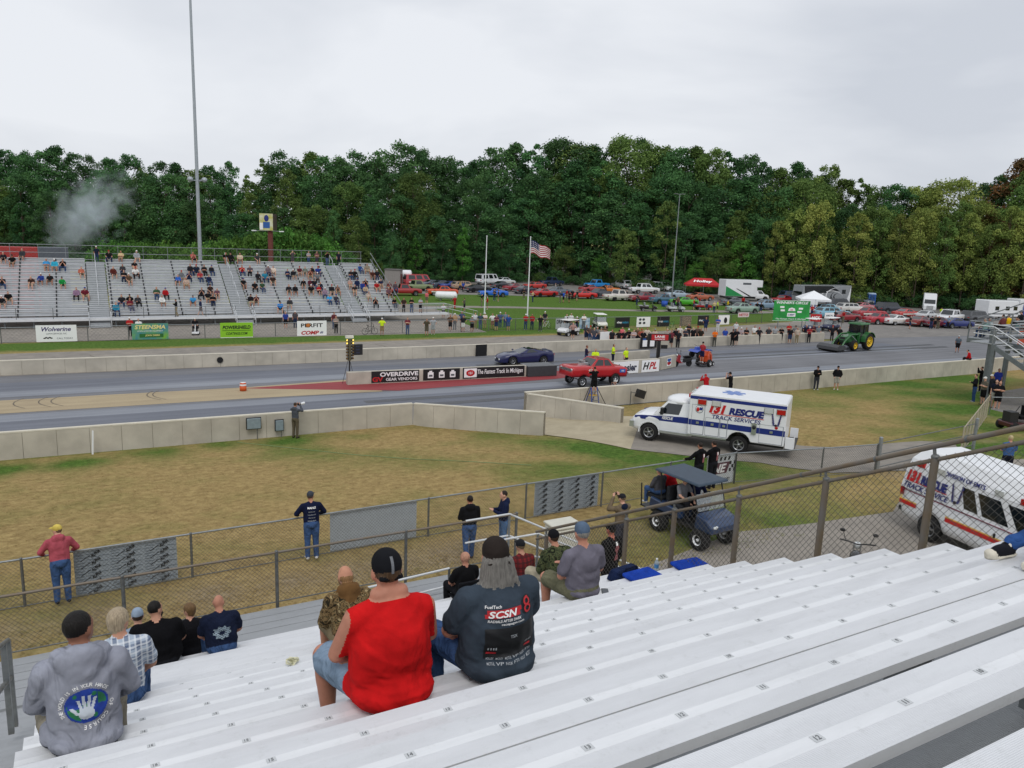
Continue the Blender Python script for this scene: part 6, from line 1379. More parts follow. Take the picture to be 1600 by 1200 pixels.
for i, (H, rx, z0, sh, nc, nl, sz) in enumerate(((24, 6.0, 3.0, oval, 95, 16000, .42), (24, 5.2, 3.5, round_, 85, 14000, .42), (24, 4.6, 2.5, cone, 80, 12000, .40), (24, 5.6, 5.0, oval, 85, 13000, .42), (24, 6.6, 2.5, round_, 110, 17000, .42), (24, 4.2, 2.0, oval, 75, 11000, .40), (24, 3.6, 3.0, lambda t: oval(t)*(1+.35*math.sin(t*11)), 60, 9500, .42), (24, 5.6, 4.0, lambda t: cone(t)*(1+.3*math.cos(t*9)), 80, 11500, .44))):
    cm, cs = crown_mesh('crown', H, rx, z0, sh, nc, nl, sz, 11+i); TREES.append((cm, trunk_mesh('trunk', H, .30, z0, cs, 5+i)))
SMALL = []
for i, (H, rx, z0, sh, nc, nl, sz) in enumerate(((12, 3.0, 1.2, oval, 65, 8000, .27), (12, 2.6, 1.4, cone, 60, 7000, .26), (12, 3.3, 2.0, round_, 65, 7500, .27), (12, 2.3, 2.4, oval, 55, 6000, .26))):
    cm, cs = crown_mesh('crown', H, rx, z0, sh, nc, nl, sz, 41+i); SMALL.append((cm, trunk_mesh('trunk', H, .13, z0, cs, 25+i)))
BUSH = []
for i in range(3):
    cm, cs = crown_mesh('crown', 3.2, 2.6, .1, round_, 40, 4200, .22, 71+i); BUSH.append((cm, trunk_mesh('trunk', 3.2, .06, .2, cs, 45+i, 7)))
def plant(kind, base, H, label, leaf, p, group, name, wx=1.0, cat='tree'):
    cm, tm = kind; root = thing(name, label, cat, p, random.uniform(0, 6.28), group); s = H/base; wy = random.uniform(.8, 1.2)
    for nm, me in (('trunk', tm), ('crown', cm)):
        o = obj(nm, me, root); o.scale = (s*wx, s*wx*wy, s)
        if nm == 'crown': o.material_slots[0].link = 'OBJECT'; o.material_slots[0].material = leaf
    return root
SKY = [(-120, 236), (0, 236), (100, 239), (150, 241), (200, 250), (250, 258), (300, 262), (340, 257), (380, 262), (402, 270), (418, 250), (450, 243), (500, 243), (525, 248), (545, 250), (580, 236), (620, 234), (650, 238), (680, 246), (702, 254), (740, 254), (757, 236), (790, 230), (830, 225), (870, 219), (900, 234), (930, 228), (990, 224), (1030, 239), (1080, 235), (1130, 240), (1160, 254), (1200, 262), (1260, 263), (1300, 274), (1340, 283), (1370, 293), (1400, 299), (1440, 290), (1480, 292), (1530, 276), (1560, 257), (1600, 246), (1720, 240)]
EDGE = [(-120, 410), (0, 414), (300, 426), (600, 438), (850, 441), (1000, 452), (1150, 460), (1300, 472), (1450, 481), (1600, 490), (1720, 497)]
g = random.Random(3)
def place(x, back, ytop, jit=0):
    e = G(x, lerp_pts(EDGE, x)); d = Vector((e.x, e.y, 0)).normalized(); p = Vector((e.x, e.y, 0))+d*back; r = ray(x, ytop); t = math.hypot(p.x, p.y)/math.hypot(r.x, r.y); return p, CAM_H+r.z*t
def lf(x, front=False):
    q = g.random()
    if x > 1280: return LEAF[3] if q < .12 and x > 1480 and not front else (LEAF[2] if q < (.5 if front else .2) else (LEAF[1] if q < .7 else LEAF[0]))
    if 380 < x < 560: return LEAF[1] if q < .35 else LEAF[0]
    if x > 950: return LEAF[1] if q < .35 else LEAF[0]
    return LEAF[1] if q < .15 else LEAF[0]
lists = []
x = -100
while x < 1700: lists.append((x, g.uniform(14, 24), lerp_pts(SKY, x)+g.uniform(-5, 9), 0)); x += g.uniform(20, 30)
x = -90
while x < 1700: s_ = lerp_pts(SKY, x); lists.append((x, g.uniform(5, 10), s_+(lerp_pts(EDGE, x)-s_)*g.uniform(.10, .30), 1)); x += g.uniform(26, 38)
x = -80
while x < 1700: s_ = lerp_pts(SKY, x); lists.append((x, g.uniform(.5, 3.5), s_+(lerp_pts(EDGE, x)-s_)*g.uniform(.30, .52), 2)); x += g.uniform(30, 46)
lists.sort()
cnt = [0, 0, 0]
for x, back, yt, lay in lists:
    p, H = place(x, back, yt); nm = ['back', 'middle', 'front'][lay]; j = cnt[lay]; cnt[lay] += 1
    if H < 5: continue
    plant(TREES[g.randrange(len(TREES))], 24, H, 'tall leafy tree, %s from the left in the %s rank of the wood' % (ordn(j), nm), lf(x), p, 'trees of the wood', 'broadleaf_tree', wx=g.uniform(.85, 1.15)*(1 if lay < 2 else 1.15))
FRONT = [(560, 345, 0, 1), (610, 372, 0, 0), (650, 372, 1, 4), (690, 366, 0, 0), (722, 356, 1, 4), (756, 365, 0, 0), (795, 385, 2, 0), (880, 385, 2, 1), (935, 400, 2, 4), (975, 360, 0, 1), (1035, 318, 3, 1), (1085, 410, 2, 4), (1118, 388, 2, 1), (1155, 376, 0, 4), (1205, 348, 3, 2), (1232, 330, 3, 2), (1264, 318, 0, 2), (1292, 380, 3, 1), (1328, 336, 3, 2), (1362, 345, 0, 1), (1392, 338, 3, 2), (1425, 330, 0, 2), (1462, 344, 3, 1), (1498, 336, 3, 2), (1532, 352, 0, 1), (1560, 326, 3, 2), (1592, 330, 0, 2), (1630, 335, 3, 1)]
for j, (x, yt, k, l_) in enumerate(FRONT):
    p, H = place(x, -g.uniform(1, 4), yt); plant(SMALL[k], 12, H, 'young %s tree before the wood, %s from the left' % (['green', 'olive', 'yellowing', 'rusty', 'bright green'][l_], ordn(j)), LEAF[l_], p, 'young trees before the wood', 'young_tree', wx=1.05 if H < 12 else .85)
j = 0; x = -60
while x < 1650:
    p, H = place(x, -g.uniform(.5, 3), lerp_pts(EDGE, x)-g.uniform(10, 26)); plant(BUSH[g.randrange(3)], 3.2, max(1.8, H), 'dark bush at the foot of the wood, %s from the left' % ordn(j), LEAF[0 if g.random() < .7 else 1], p, 'bushes at the foot of the wood', 'bush', wx=1.3, cat='bush'); x += g.uniform(20, 34); j += 1
for j, (x, yt, yb) in enumerate(((360, 384, 398), (385, 378, 398), (410, 374, 398), (435, 370, 398), (460, 372, 398), (485, 376, 398), (505, 384, 400), (330, 388, 398), (180, 386, 396), (225, 388, 396), (270, 388, 397))):
    p = GY(x, yb, 118); p.z = 0; r = GY(x, yt, 118); plant(BUSH[j % 3], 3.2, r.z, 'bright green rounded bush behind the far stand, %s from the left' % ordn(j), LEAF[4], p, 'bushes behind the far stand', 'bush', wx=1.25 if r.z < 6 else .75, cat='bush')

# leaf litter with the wood's shade put into its dark colour, and undergrowth within it
lit = [G(x_, lerp_pts(EDGE, x_)-.4) for x_ in range(-120, 1721, 80)]; far_ = [(p.x*1.9, p.y*1.9) for p in reversed(lit)]
flat_sheet('forest_floor', [(p.x, p.y) for p in lit]+far_, .01, mat('shaded_leaf_litter', '2b2a1c', rough=1, var=.3, scale=.6))
j = 0; x = -60
while x < 1650:
    p, H = place(x, g.uniform(3, 9), lerp_pts(EDGE, x)-g.uniform(18, 40)); plant(BUSH[g.randrange(3)], 3.2, max(2.5, H), 'shadowed undergrowth shrub inside the wood, %s from the left' % ordn(j), LEAF[0], p, 'undergrowth in the wood', 'shrub', wx=1.1, cat='shrub'); x += g.uniform(18, 28); j += 1
# ================================================================== signs, poles, start-line kit
WP = mat('white_print', 'efefef', var=0); KP = mat('black_print', '161618', var=0, rough=.5); RP = mat('red_print', 'b81c22', var=0)
def board(name, label, A, B, z0, z1, m, cat='sign', thick=.03, parent=None, group=None, frame=None):
    """upright panel between plan points A (left) and B (right) as seen from the camera; returns root, width, and local axes: x right, -y to camera"""
    A, B = Vector((A[0], A[1], 0)), Vector((B[0], B[1], 0)); c = (A+B)/2; w_ = (B-A).length; rz = math.atan2(B.y-A.y, B.x-A.x)
    root = thing(name, label, cat, (c.x, c.y, z0), rz, group)
    b = MB(); b.bx(-w_/2, w_/2, 0, thick, 0, z1-z0, m); b.build('panel', root)
    if frame:
        for q in ((-w_/2-.03, w_/2+.03, -.03, .0), (-w_/2-.03, w_/2+.03, z1-z0, z1-z0+.03)): b = MB(); b.bx(q[0], q[1], -.02, thick+.01, q[2], q[3], frame); b.build('frame', root)
    return root, w_, z1-z0
# --- centre divider blocks with sponsor boards
cl0, cl1 = G(543, 602), G(822, 589); cu = (cl1-cl0).normalized(); CLEN = (cl1-cl0).length
def cx(px):  # point on the divider line under a photo column
    best = min(((abs((cl0+cu*(CLEN*t)).x*0+P2(cl0+cu*(CLEN*t))[0]-px), t) for t in np.linspace(-.02, 1.2, 500))); return cl0+cu*(CLEN*best[1])
def P2(p):
    q = Vector(p)-Vector((0, 0, CAM_H)); d = q.dot(fwd); return (800+FPX*q.dot(cam_right)/d, 600-FPX*q.dot(cam_up)/d)
dv = thing('lane_divider', 'low concrete divider wall standing on the red island', 'wall', (cl0.x, cl0.y, .024), math.atan2(cu.y, cu.x))
n = 6
for i in range(n):
    b = MB(); b.bx(CLEN*i/n+.01, CLEN*(i+1)/n-.01, 0, .45, 0, .8, WALLC); b.build('block', dv)
def dboard(px0, px1, name, label, m, z0=.06, z1=.82):
    a, c = cx(px0), cx(px1); off = Vector((cu.y, -cu.x, 0))*.02; off = off if off.y < 0 else -off
    return board(name, label, a+off, c+off, .024+z0, .024+z1, m, thick=.018)
r_, w_, h_ = dboard(580, 655, 'sponsor_board', 'black board reading OVERDRIVE GEAR VENDORS on the lane divider', KP)
letter('OVERDRIVE', r_, (.25, -.006, h_*.70), h_*.38, WP, width=w_*.8, bold=.03); letter('GEAR VENDORS', r_, (.42, -.006, h_*.25), h_*.25, WP, width=w_*.66, bold=.015); letter('GV', r_, (-w_*.37, -.006, h_*.28), h_*.42, RP, width=w_*.22, bold=.04)
r_, w_, h_ = dboard(661, 718, 'sponsor_board', 'black divider board with three white bottle pictures', KP)
for k in (-.3, 0, .3): b = MB(); b.bx(k*w_-.2, k*w_+.2, -.006, -.001, h_*.2, h_*.72, WP); b.bx(k*w_-.1, k*w_+.1, -.006, -.001, h_*.72, h_*.85, WP); b.bx(k*w_-.13, k*w_+.13, -.010, -.007, h_*.32, h_*.5, mat('grey_print', '5a5f64')); b.build('bottle_print', r_)
r_, w_, h_ = dboard(723, 819, 'sponsor_board', 'black board reading The Fastest Track In Michigan on the divider', KP)
letter('The Fastest Track In Michigan', r_, (w_*.1, -.006, h_*.52), h_*.55, WP, width=w_*.74, bold=.01, shear=.15); b = MB(); b.bx(-w_*.48, -w_*.28, -.006, -.001, h_*.1, h_*.92, WP); b.ell((-w_*.38, -.008, h_*.5), (w_*.07, .004, h_*.3), RP); b.build('logo', r_); letter('131', r_, (-w_*.38, -.016, h_*.5), h_*.22, WP, bold=.02)
fbp = [cx(823), cx(868)]; fb_ = thing('foam_barrier', 'dark grey foam crash block at right end of the divider', 'barrier', (fbp[0].x, fbp[0].y, .024), math.atan2(cu.y, cu.x)); b = MB(); b.bx(0, (fbp[1]-fbp[0]).length, -.2, 1.3, 0, .75, mat('foam_grey', '3d3f42', rough=.9, var=.1)); b.build('block', fb_, bevel=.03); b = MB(); b.bx(.02, (fbp[1]-fbp[0]).length-.02, -.18, 1.28, .752, .765, mat('foam_top', '6a6c6e', rough=.9)); b.build('cover', fb_)
# --- starting light tree
tp = cx(548)+Vector((.1, .6, 0)); ct = thing('starting_light', 'drag race starting light tree with lit top lamps and black box', 'starting light', (tp.x, tp.y, .024))
b = MB(); b.tube((0, 0, 0), (0, 0, 2.2), .05, DARK); b.build('pole', ct); b = MB(); b.bx(-.1, .1, -.1, .1, 1.5, 2.9, mat('tree_yellow', '5a543c')); b.build('column', ct)
GLOW = mat('lit_bulb', 'f2d060', rough=.4, emit=1.2, var=0)
for k in range(7):
    for s in (-1, 1):
        z = 2.85-.2*k; b = MB(); b.tube((s*.1, -.05, z), (s*.22, -.12, z), .075, DARK, n=10); b.build('lamp_housing', ct); b = MB(); b.ell((s*.2, -.15, z), (.06, .04, .06), GLOW if k < 2 else mat('amber_bulb', '6a5020', rough=.2), n=8); b.build('bulb', ct)
b = MB(); b.box((0, 0, 3.05), (.5, .22, .16), mat('tree_cap', 'd8d8c8')); b.build('cap', ct)
b = MB(); b.bx(.2, .85, -.12, .1, 1.85, 2.55, DARK); b.build('display_box', ct)
for k in range(3): b = MB(); b.bx(.4, .65, -.13, -.121, 1.97+.2*k, 2.05+.2*k, mat('led_blue', '2a3048')); b.build('digit_window', ct)
b = MB(); b.path([V(-.5, -.1, .02), V(-.1, 0, 1.5)], .015, DARK); b.path([V(.3, -.3, .02), V(.05, 0, 1.4)], .015, DARK); b.build('brace', ct)
# --- orange barrel
bp2 = G(380, 611); br = thing('traffic_barrel', 'small orange and white barrel at tip of the red island', 'barrel', (bp2.x, bp2.y, .026)); b = MB(); b.lathe([(0, 0), (.2, 0), (.2, .3), (.19, .3), (.19, .42), (.17, .5), (0, .5)], mat('barrel_orange', 'c8551c', rough=.6)); b.build('body', br); b = MB(); b.lathe([(.203, .32), (.2, .42)], WHITE); b.lathe([(.0, .515), (.17, .505)], WHITE); b.build('band', br)
# --- start boards (right of the red car)
e0, e1, e2 = G(938, 588), G(1030, 581), G(1052, 577)
sw = thing('start_wall', 'low concrete start-line wall behind the sponsor boards', 'wall', (e0.x, e0.y, 0), math.atan2(e1.y-e0.y, e1.x-e0.x)); sl_ = (e1-e0).length
for i in range(5): b = MB(); b.bx(sl_*i/5+.01, sl_*(i+1)/5-.01, .04, .4, 0, 1.02, WALLC); b.build('block', sw)
def ptx(px, a=e0, c=e1):
    best = min((abs(P2(a.lerp(c, t))[0]-px), t) for t in np.linspace(0, 1, 300)); return a.lerp(c, best[1])
r_, w_, h_ = board('sponsor_board', 'white board with blackletter Hoosier name behind the red car', ptx(958), ptx(997), .06, .98, WP, thick=.02); letter('Hoosier', r_, (0, -.006, h_*.5), h_*.62, mat('letter_navy', '1a1f3c', var=0), width=w_*.86, bold=.035)
r_, w_, h_ = board('sponsor_board', 'white board with black and red HPL letters at the start', ptx(1002), ptx(1029), .06, .98, WP, thick=.02); letter('H', r_, (-w_*.25, -.006, h_*.52), h_*.6, KP, bold=.03, shear=.3); letter('PL', r_, (w_*.14, -.006, h_*.52), h_*.6, RP, bold=.03, shear=.3)
r_, w_, h_ = board('sponsor_board', 'angled end board with blue and red chevron emblem', ptx(1033, e0, e2), e2+Vector((.9, .75, 0)), .04, 1.0, WALLC, thick=.3)
b = MB(); b.add([(-.35, -.008, .2), (.35, -.008, .2), (.35, -.008, .82), (-.35, -.008, .82)], [(0, 1, 2, 3)], WP); b.add([(-.3, -.012, .62), (0, -.012, .5), (.3, -.012, .62), (.3, -.012, .78), (-.3, -.012, .78)], [(0, 1, 2, 3, 4)], mat('chev_blue', '2a5aa0', var=0)); b.add([(-.3, -.012, .36), (0, -.012, .24), (.3, -.012, .36), (.3, -.012, .52), (0, -.012, .4), (-.3, -.012, .52)], [(0, 1, 2, 5), (2, 3, 4, 5)], RP); b.build('emblem', r_)
b0 = G(936, 569); b1 = G(1015, 562)
bw = thing('inner_wall', 'short concrete wall behind the marshals in yellow', 'wall', (b0.x, b0.y, 0), math.atan2(b1.y-b0.y, b1.x-b0.x)); ll = (b1-b0).length
for i in range(3): b = MB(); b.bx(ll*i/3+.01, ll*(i+1)/3-.01, 0, .3, 0, .8, WALLC); b.build('block', bw)
# --- LANE sign on post
lp = G(1027, 570); ls = thing('lane_sign', 'red LANE choice sign on a black post at the start line', 'sign', (lp.x, lp.y, 0), R(-20)); b = MB(); b.bx(-.12, .12, -.12, .12, 0, 2.0, KP); b.build('post', ls)
b = MB(); b.bx(-.95, .95, -.12, .1, 2.0, 2.55, KP); b.build('housing', ls); b = MB(); b.bx(-.7, .72, -.13, -.121, 2.04, 2.5, RP); b.build('face', ls); letter('LANE', ls, (0, -.136, 2.33), .19, WP, width=.85, bold=.03); letter('CHOICE', ls, (0, -.136, 2.12), .1, WP, width=.85, bold=.02)
b = MB(); b.bx(.2, .7, -.15, .05, 1.35, 1.65, KP); b.build('display', ls)
r_, w_, h_ = board('sponsor_board', 'black board with two white canister pictures on the far wall', G(998, 546)+Vector((0, -.15, 0)), G(1024, 545)+Vector((0, -.15, 0)), .12, 1.15, KP, thick=.02)
for k in (-.22, .22): b = MB(); b.bx(k*w_-.25, k*w_+.25, -.006, -.001, .15, .75, WP); b.bx(k*w_-.25, k*w_+.1, -.010, -.007, .75, .9, mat('chev_blue', '2a5aa0')); b.build('canister_print', r_)
# --- black pads on the far wall
q = G(743, 557); q2 = G(760, 556); board('wall_pad', 'square black pad on the far wall left of the blue car', q+Vector((0, -.06, 0)), q2+Vector((0, -.06, 0)), .02, .97, mat('pad_black', '17181a', rough=.9), thick=.05)
q = GY(344, 566.5, 56.7); wp_ = thing('wall_disc', 'round black speaker hole on the far wall', 'speaker', (q.x, 56.76, .5)); b = MB(); b.tube((0, 0, 0), (0, -.06, 0), .19, mat('pad_black', '17181a'), n=20); b.build('disc', wp_); b = MB(); b.lathe([(.185, -.05), (.21, -.05), (.21, -.0)], DARK, 'Y', 20); b.build('rim', wp_)
# --- boxes on the near wall
for px, py, w_, h_, lab in ((396, 661, .62, .5, 'grey floodlight box with dark rim on the near wall'), (436, 664, .36, .5, 'grey electrical box on the near wall beside the photographer')):
    q = GY(px, py, 36.55); r_ = thing('wall_box', lab, 'box', (q.x, 36.6, q.z-h_/2)); b = MB(); b.bx(-w_/2, w_/2, -.2, -.02, 0, h_, mat('box_grey', '7f8d94', rough=.5)); b.build('case', r_, bevel=.02); b = MB(); b.bx(-w_/2-.03, w_/2+.03, -.14, -.05, -.03, h_+.03, DARK); b.build('rim', r_); b = MB(); b.tube((w_/4, -.1, 0), (w_/4, -.1, -max(.05, q.z-h_/2)), .02, GALVD); b.build('conduit', r_)
for px, py, lab in ((17, 714, 'leftmost short dark drain post along the near wall'), (190, 700, 'short dark drain post near the white stake'), (341, 684, 'short dark drain post left of the wall boxes'), (477, 675, 'short dark drain post right of the photographer'), (597, 663, 'rightmost short dark drain post along the near wall')):
    q = GT(px, py); r_ = thing('drain_post', lab, 'post', (q.x, q.y-.1, q.z)); b = MB(); b.tube((0, 0, -.05), (0, 0, .38), .07, DARK, n=8); b.build('pipe', r_); b = MB(); b.lathe([(0, .44), (.085, .42), (.085, .36), (.07, .36)], DARK, n=10); b.build('cap', r_)
q = GT(146, 710); r_ = thing('marker_stake', 'white marker stake leaning at the near wall', 'stake', q); b = MB(); b.box((0, 0, .5), (.07, .03, 1.05), WHITE, rot=Matrix.Rotation(.06, 3, 'Y')); b.box((.032, 0, 1.04), (.05, .028, .05), WHITE, rot=Matrix.Rotation(.8, 3, 'Y')); b.build('stake', r_)
b = MB(); pts = [GT(x_, y_)+Vector((0, 0, .03)) for x_, y_ in ((370, 692), (420, 697), (480, 704), (560, 712), (640, 718), (730, 722), (830, 728))]; b.path(pts, .012, mat('hose_green', '6f8a5a'), n=5); tag(b.build('garden_hose'), 'pale green hose lying across the dry lawn', 'hose')
# --- far fence with banners
FFY = lambda X: 71.9-.028*(X+6)
ffp = [Vector((x, FFY(x), 0)) for x in (-30, -6, 24, 46)]
fence('chain_link_fence', 'low chain-link fence with sponsor banners in front of far stand', ffp, 1.25, pitch=.3, wr=.005, step=3.0, rail=.026, postr=.035)
ffq = [Vector((46, FFY(46), 0)), Vector((62, 70.0, 0)), Vector((79, 71.0, 0))]
fence('chain_link_fence', 'low chain-link fence with dark banners on the far lawn', ffq, 1.25, pitch=.3, wr=.005, step=3.0, rail=.026, postr=.035)
def fboard(px0, px1, label, m, z0=.05, z1=1.2, dy=-.08, group='banners on the far fence'):
    A, B = GY(px0, 520, 71), GY(px1, 520, 71)
    for _ in range(3): A, B = GY(px0, 520, FFY(A.x) if A.x < 46 else 70.2), GY(px1, 520, FFY(B.x) if B.x < 46 else 70.2)
    return board('banner', label, A+Vector((0, dy, 0)), B+Vector((0, dy, 0)), z0, z1, m, thick=.02)
r_, w_, h_ = fboard(56, 120, 'white banner with purple script Wolverine on the far fence', WP, .05, 1.4); letter('Wolverine', r_, (0, -.006, h_*.76), h_*.26, mat('letter_purple', '3a2a6a', var=0), width=w_*.72, bold=.02, shear=.3); letter('LAWN SERVICES, INC', r_, (0, -.006, h_*.48), h_*.10, mat('grey_print', '5a5f64'), width=w_*.5); b = MB()
for i in range(5): b.ell((-w_*.3+.12*i, -.006, h_*(.22+.04*(i % 2))), (.09, .004, .05), KP, n=8)
b.build('animal_print', r_); letter('CALL TODAY', r_, (w_*.2, -.006, h_*.2), h_*.1, mat('grey_print', '5a5f64'), width=w_*.4)
STM = mat('banner_blue', '2a86b8', rough=.5, var=.25, scale=1.5, col2='7ab03a'); r_, w_, h_ = fboard(206, 263, 'blue and green STEENSMA banner on the far fence', STM, .05, 1.4); letter('STEENSMA', r_, (0, -.006, h_*.78), h_*.26, mat('letter_cream', 'e8d890', var=0), width=w_*.84, bold=.03, shear=.2); letter('LAWN & POWER EQUIPMENT', r_, (0, -.006, h_*.52), h_*.1, WP, width=w_*.7); b = MB(); b.bx(-w_*.3, w_*.36, -.006, -.001, h_*.12, h_*.36, mat('deere_green', '2a6a2c')); b.build('logo_bar', r_); letter('JOHN DEERE', r_, (w_*.06, -.010, h_*.24), h_*.14, mat('letter_cream', 'e8d890'), width=w_*.4, bold=.02)
r_, w_, h_ = fboard(344, 395, 'lime green POWERSHIELD COATINGS banner on the far fence', mat('banner_lime', '8cc428', var=.03), .05, 1.35); letter('POWERSHIELD', r_, (0, -.006, h_*.68), h_*.25, KP, width=w_*.86, bold=.035, shear=.2); letter('COATINGS.COM', r_, (0, -.006, h_*.26), h_*.18, KP, width=w_*.66, bold=.02, shear=.2); b = MB(); b.bx(-w_*.44, w_*.44, -.006, -.001, h_*.45, h_*.48, KP); b.bx(-w_*.5, w_*.5, -.004, -.001, -.2, .0, WP); b.build('rule', r_)
r_, w_, h_ = fboard(464, 510, 'white PERFIT and COMP banner on the far fence', WP, .02, 1.4); letter('PERFIT', r_, (0, -.006, h_*.7), h_*.26, KP, width=w_*.74, bold=.02); b = MB(); b.ell((-w_*.13, -.008, h_*.7), (w_*.09, .003, h_*.15), mat('print_orange', 'c87838')); b.build('gear_print', r_); letter('COMP', r_, (-w_*.06, -.006, h_*.2), h_*.26, RP, width=w_*.6, bold=.04, shear=.25)
b = MB()
for i in range(8): b.bx(w_*.28+.07*(i % 4), w_*.28+.07*(i % 4)+.06, -.006, -.001, h_*.12+.08*((i//4)+(i % 2)), h_*.12+.08*((i//4)+(i % 2))+.07, BLUEW)
b.build('checker_print', r_)
r_, w_, h_ = fboard(867, 884, 'grey and black lettered sign beside the white golf cart', mat('sign_grey', 'a8abb0')); letter('DRINK', r_, (0, -.006, h_*.7), h_*.36, KP, width=w_*.84, bold=.03)
r_, w_, h_ = fboard(904, 920, 'blue sky picture banner on the far lawn fence', mat('banner_sky', '7aa8d0', var=.3, scale=2, col2='d8e4ee'))
for k, (a, c) in enumerate(((960, 982), (1025, 1044), (1088, 1105))):
    r_, w_, h_ = fboard(a, c, '%s black ebay motors banner on the far lawn fence' % ('leftmost', 'middle', 'rightmost')[k], KP); letter('ebay', r_, (-w_*.22, -.006, h_*.5), h_*.28, WP, width=w_*.36, bold=.02); letter('motors', r_, (w_*.2, -.006, h_*.5), h_*.2, mat('print_cyan', '2a9ac0', var=0), width=w_*.42, bold=.01)
r_, w_, h_ = fboard(993, 1014, 'white banner with bike pictures on the far lawn fence', WP); b = MB()
for x_, z_ in ((-.25, .4), (.05, .4), (-.25, .75), (.0, .75)): b.ell((x_*w_, -.006, z_*h_), (w_*.1, .003, h_*.13), mat('print_dkgrey', '3a3c40'), n=10)
b.build('picture_print', r_)
r_, w_, h_ = fboard(1060, 1078, 'dark collage banner between two ebay banners', mat('banner_collage', '2e2826', var=.6, scale=9, col2='b8a890'))
r_, w_, h_ = fboard(1120, 1137, 'white banner with a black splash on the far lawn fence', WP); b = MB(); b.ell((w_*.15, -.006, h_*.45), (w_*.16, .003, h_*.33), KP, n=9); b.build('splash_print', r_)
r_, w_, h_ = fboard(1150, 1167, 'small white sign with red letters above the lawn fence', mat('sign_pale', 'd8c8c8'), .9, 1.5); letter('NITTO', r_, (0, -.006, h_*.5), h_*.5, RP, width=w_*.8, bold=.03)
# white board leaning at the walkway
r_, w_, h_ = board('folding_board', 'plain white slanted board standing among the crowd at far wall', G(937, 541), G(955, 540), .0, 1.35, WP, thick=.03)
# --- Winner's circle hoarding
wa, wb_ = G(1206, 512), G(1262, 513)
r_, w_, h_ = board('hoarding', 'large green WINNERS CIRCLE hoarding with sponsor patches', wa, wb_, .9, 3.35, mat('hoard_green', '1f8a3c', var=.2, scale=.7, col2='2faa48'), thick=.06, frame=WP)
letter("WINNER'S CIRCLE", r_, (0, -.008, h_*.9), h_*.13, WP, width=w_*.88, bold=.025, shear=.2); letter('The Fastest Track In Michigan', r_, (0, -.008, h_*.08), h_*.09, WP, width=w_*.85, bold=.01, shear=.25)
b = MB(); b.add([(-.38, -.010, 1.5), (-.5, -.010, 1.2), (.5, -.010, 1.2), (.38, -.010, 1.5), (0, -.010, 1.62)], [(0, 1, 2, 3, 4)], WP); b.bx(-.55, .55, -.010, -.004, .5, .95, WP)
for x_, z_ in ((-1.3, 1.65), (-1.2, 1.25), (1.2, 1.5), (1.05, 1.1)): b.bx(x_-.28, x_+.28, -.010, -.004, z_-.11, z_+.11, WP)
b.build('sponsor_patch', r_); letter('131', r_, (0, -.014, 1.34), .2, RP, bold=.03); letter('SUMMIT', r_, (0, -.014, .72), .2, BLUEW, width=.9, bold=.02, shear=.2)
for x_ in (-1.6, 1.6): b = MB(); b.bx(x_-.05, x_+.05, .06, .14, -.9, 2.3, GALV); b.build('post', r_)
r_, w_, h_ = board('sponsor_sign', 'red and white NGK sign right of the green hoarding', G(1265, 513), G(1282, 513), .8, 1.75, RP, thick=.04); letter('NGK', r_, (0, -.006, h_*.5), h_*.5, WP, width=w_*.75, bold=.03); b = MB(); b.bx(-.05, .05, .04, .1, -.8, .8, GALV); b.build('post', r_)
r_, w_, h_ = board('sponsor_sign', 'small white sign with grey letters above the navy carts', G(1287, 510), G(1301, 510), 1.0, 1.75, WP, thick=.04); letter('AMSOIL', r_, (0, -.006, h_*.5), h_*.3, mat('grey_print', '5a5f64'), width=w_*.8, bold=.02); b = MB(); b.bx(-.05, .05, .04, .1, -1.0, .7, GALV); b.build('post', r_)
# --- flag poles
f0 = G(757, 490); f1_ = G(824, 494)
fp = thing('flagpole', 'bare white flagpole on the far lawn', 'flagpole', f0); b = MB(); b.tube((0, 0, 0), (0, 0, 9.6), .09, WHITE, r1=.05, n=10); b.ell((0, 0, 9.65), (.08, .08, .08), WHITE); b.build('pole', fp); b = MB(); b.lathe([(0, .12), (.2, .1), (.22, 0)], GALV); b.build('base', fp)
fp = thing('flagpole', 'white flagpole with a blowing stars-and-stripes flag', 'flagpole', f1_); b = MB(); b.tube((0, 0, 0), (0, 0, 9.7), .09, WHITE, r1=.05, n=10); b.ell((0, 0, 9.75), (.08, .08, .08), WHITE); b.build('pole', fp); b = MB(); b.lathe([(0, .12), (.2, .1), (.22, 0)], GALV); b.build('base', fp)
fd = right_h.copy(); b = MB(); NX, NZ = 36, 13; FW, FHT = 2.75, 1.6; fr_, fw_, fb2 = mat('flag_red', '9c1f2a', rough=.9), mat('flag_white', 'd8d4d4', rough=.9), mat('flag_blue', '252c58', rough=.9)
def fpnt(u, v):
    dro = -.95*u**1.15*(.75+.25*v); wv = .22*math.sin(u*9+v*1.4)*u**.5; return fd*(.08+FW*u*.88)+fwd_h*wv+V(0, 0, 9.35-FHT*(1-v)*(1-.04*math.sin(u*8))+dro+.09*math.sin(u*10))
for i in range(NX):
    for j in range(NZ):
        canton = i < NX*.4 and j >= 6
        m_ = fb2 if canton else (fr_ if j % 2 == 0 else fw_)
        if canton and i % 3 == 1 and j % 2 == 1: m_ = fw_
        b.add([fpnt(i/NX, j/NZ), fpnt((i+1)/NX, j/NZ), fpnt((i+1)/NX, (j+1)/NZ), fpnt(i/NX, (j+1)/NZ)], [(0, 1, 2, 3)], m_, True)
fl_ = b.build('flag', fp)
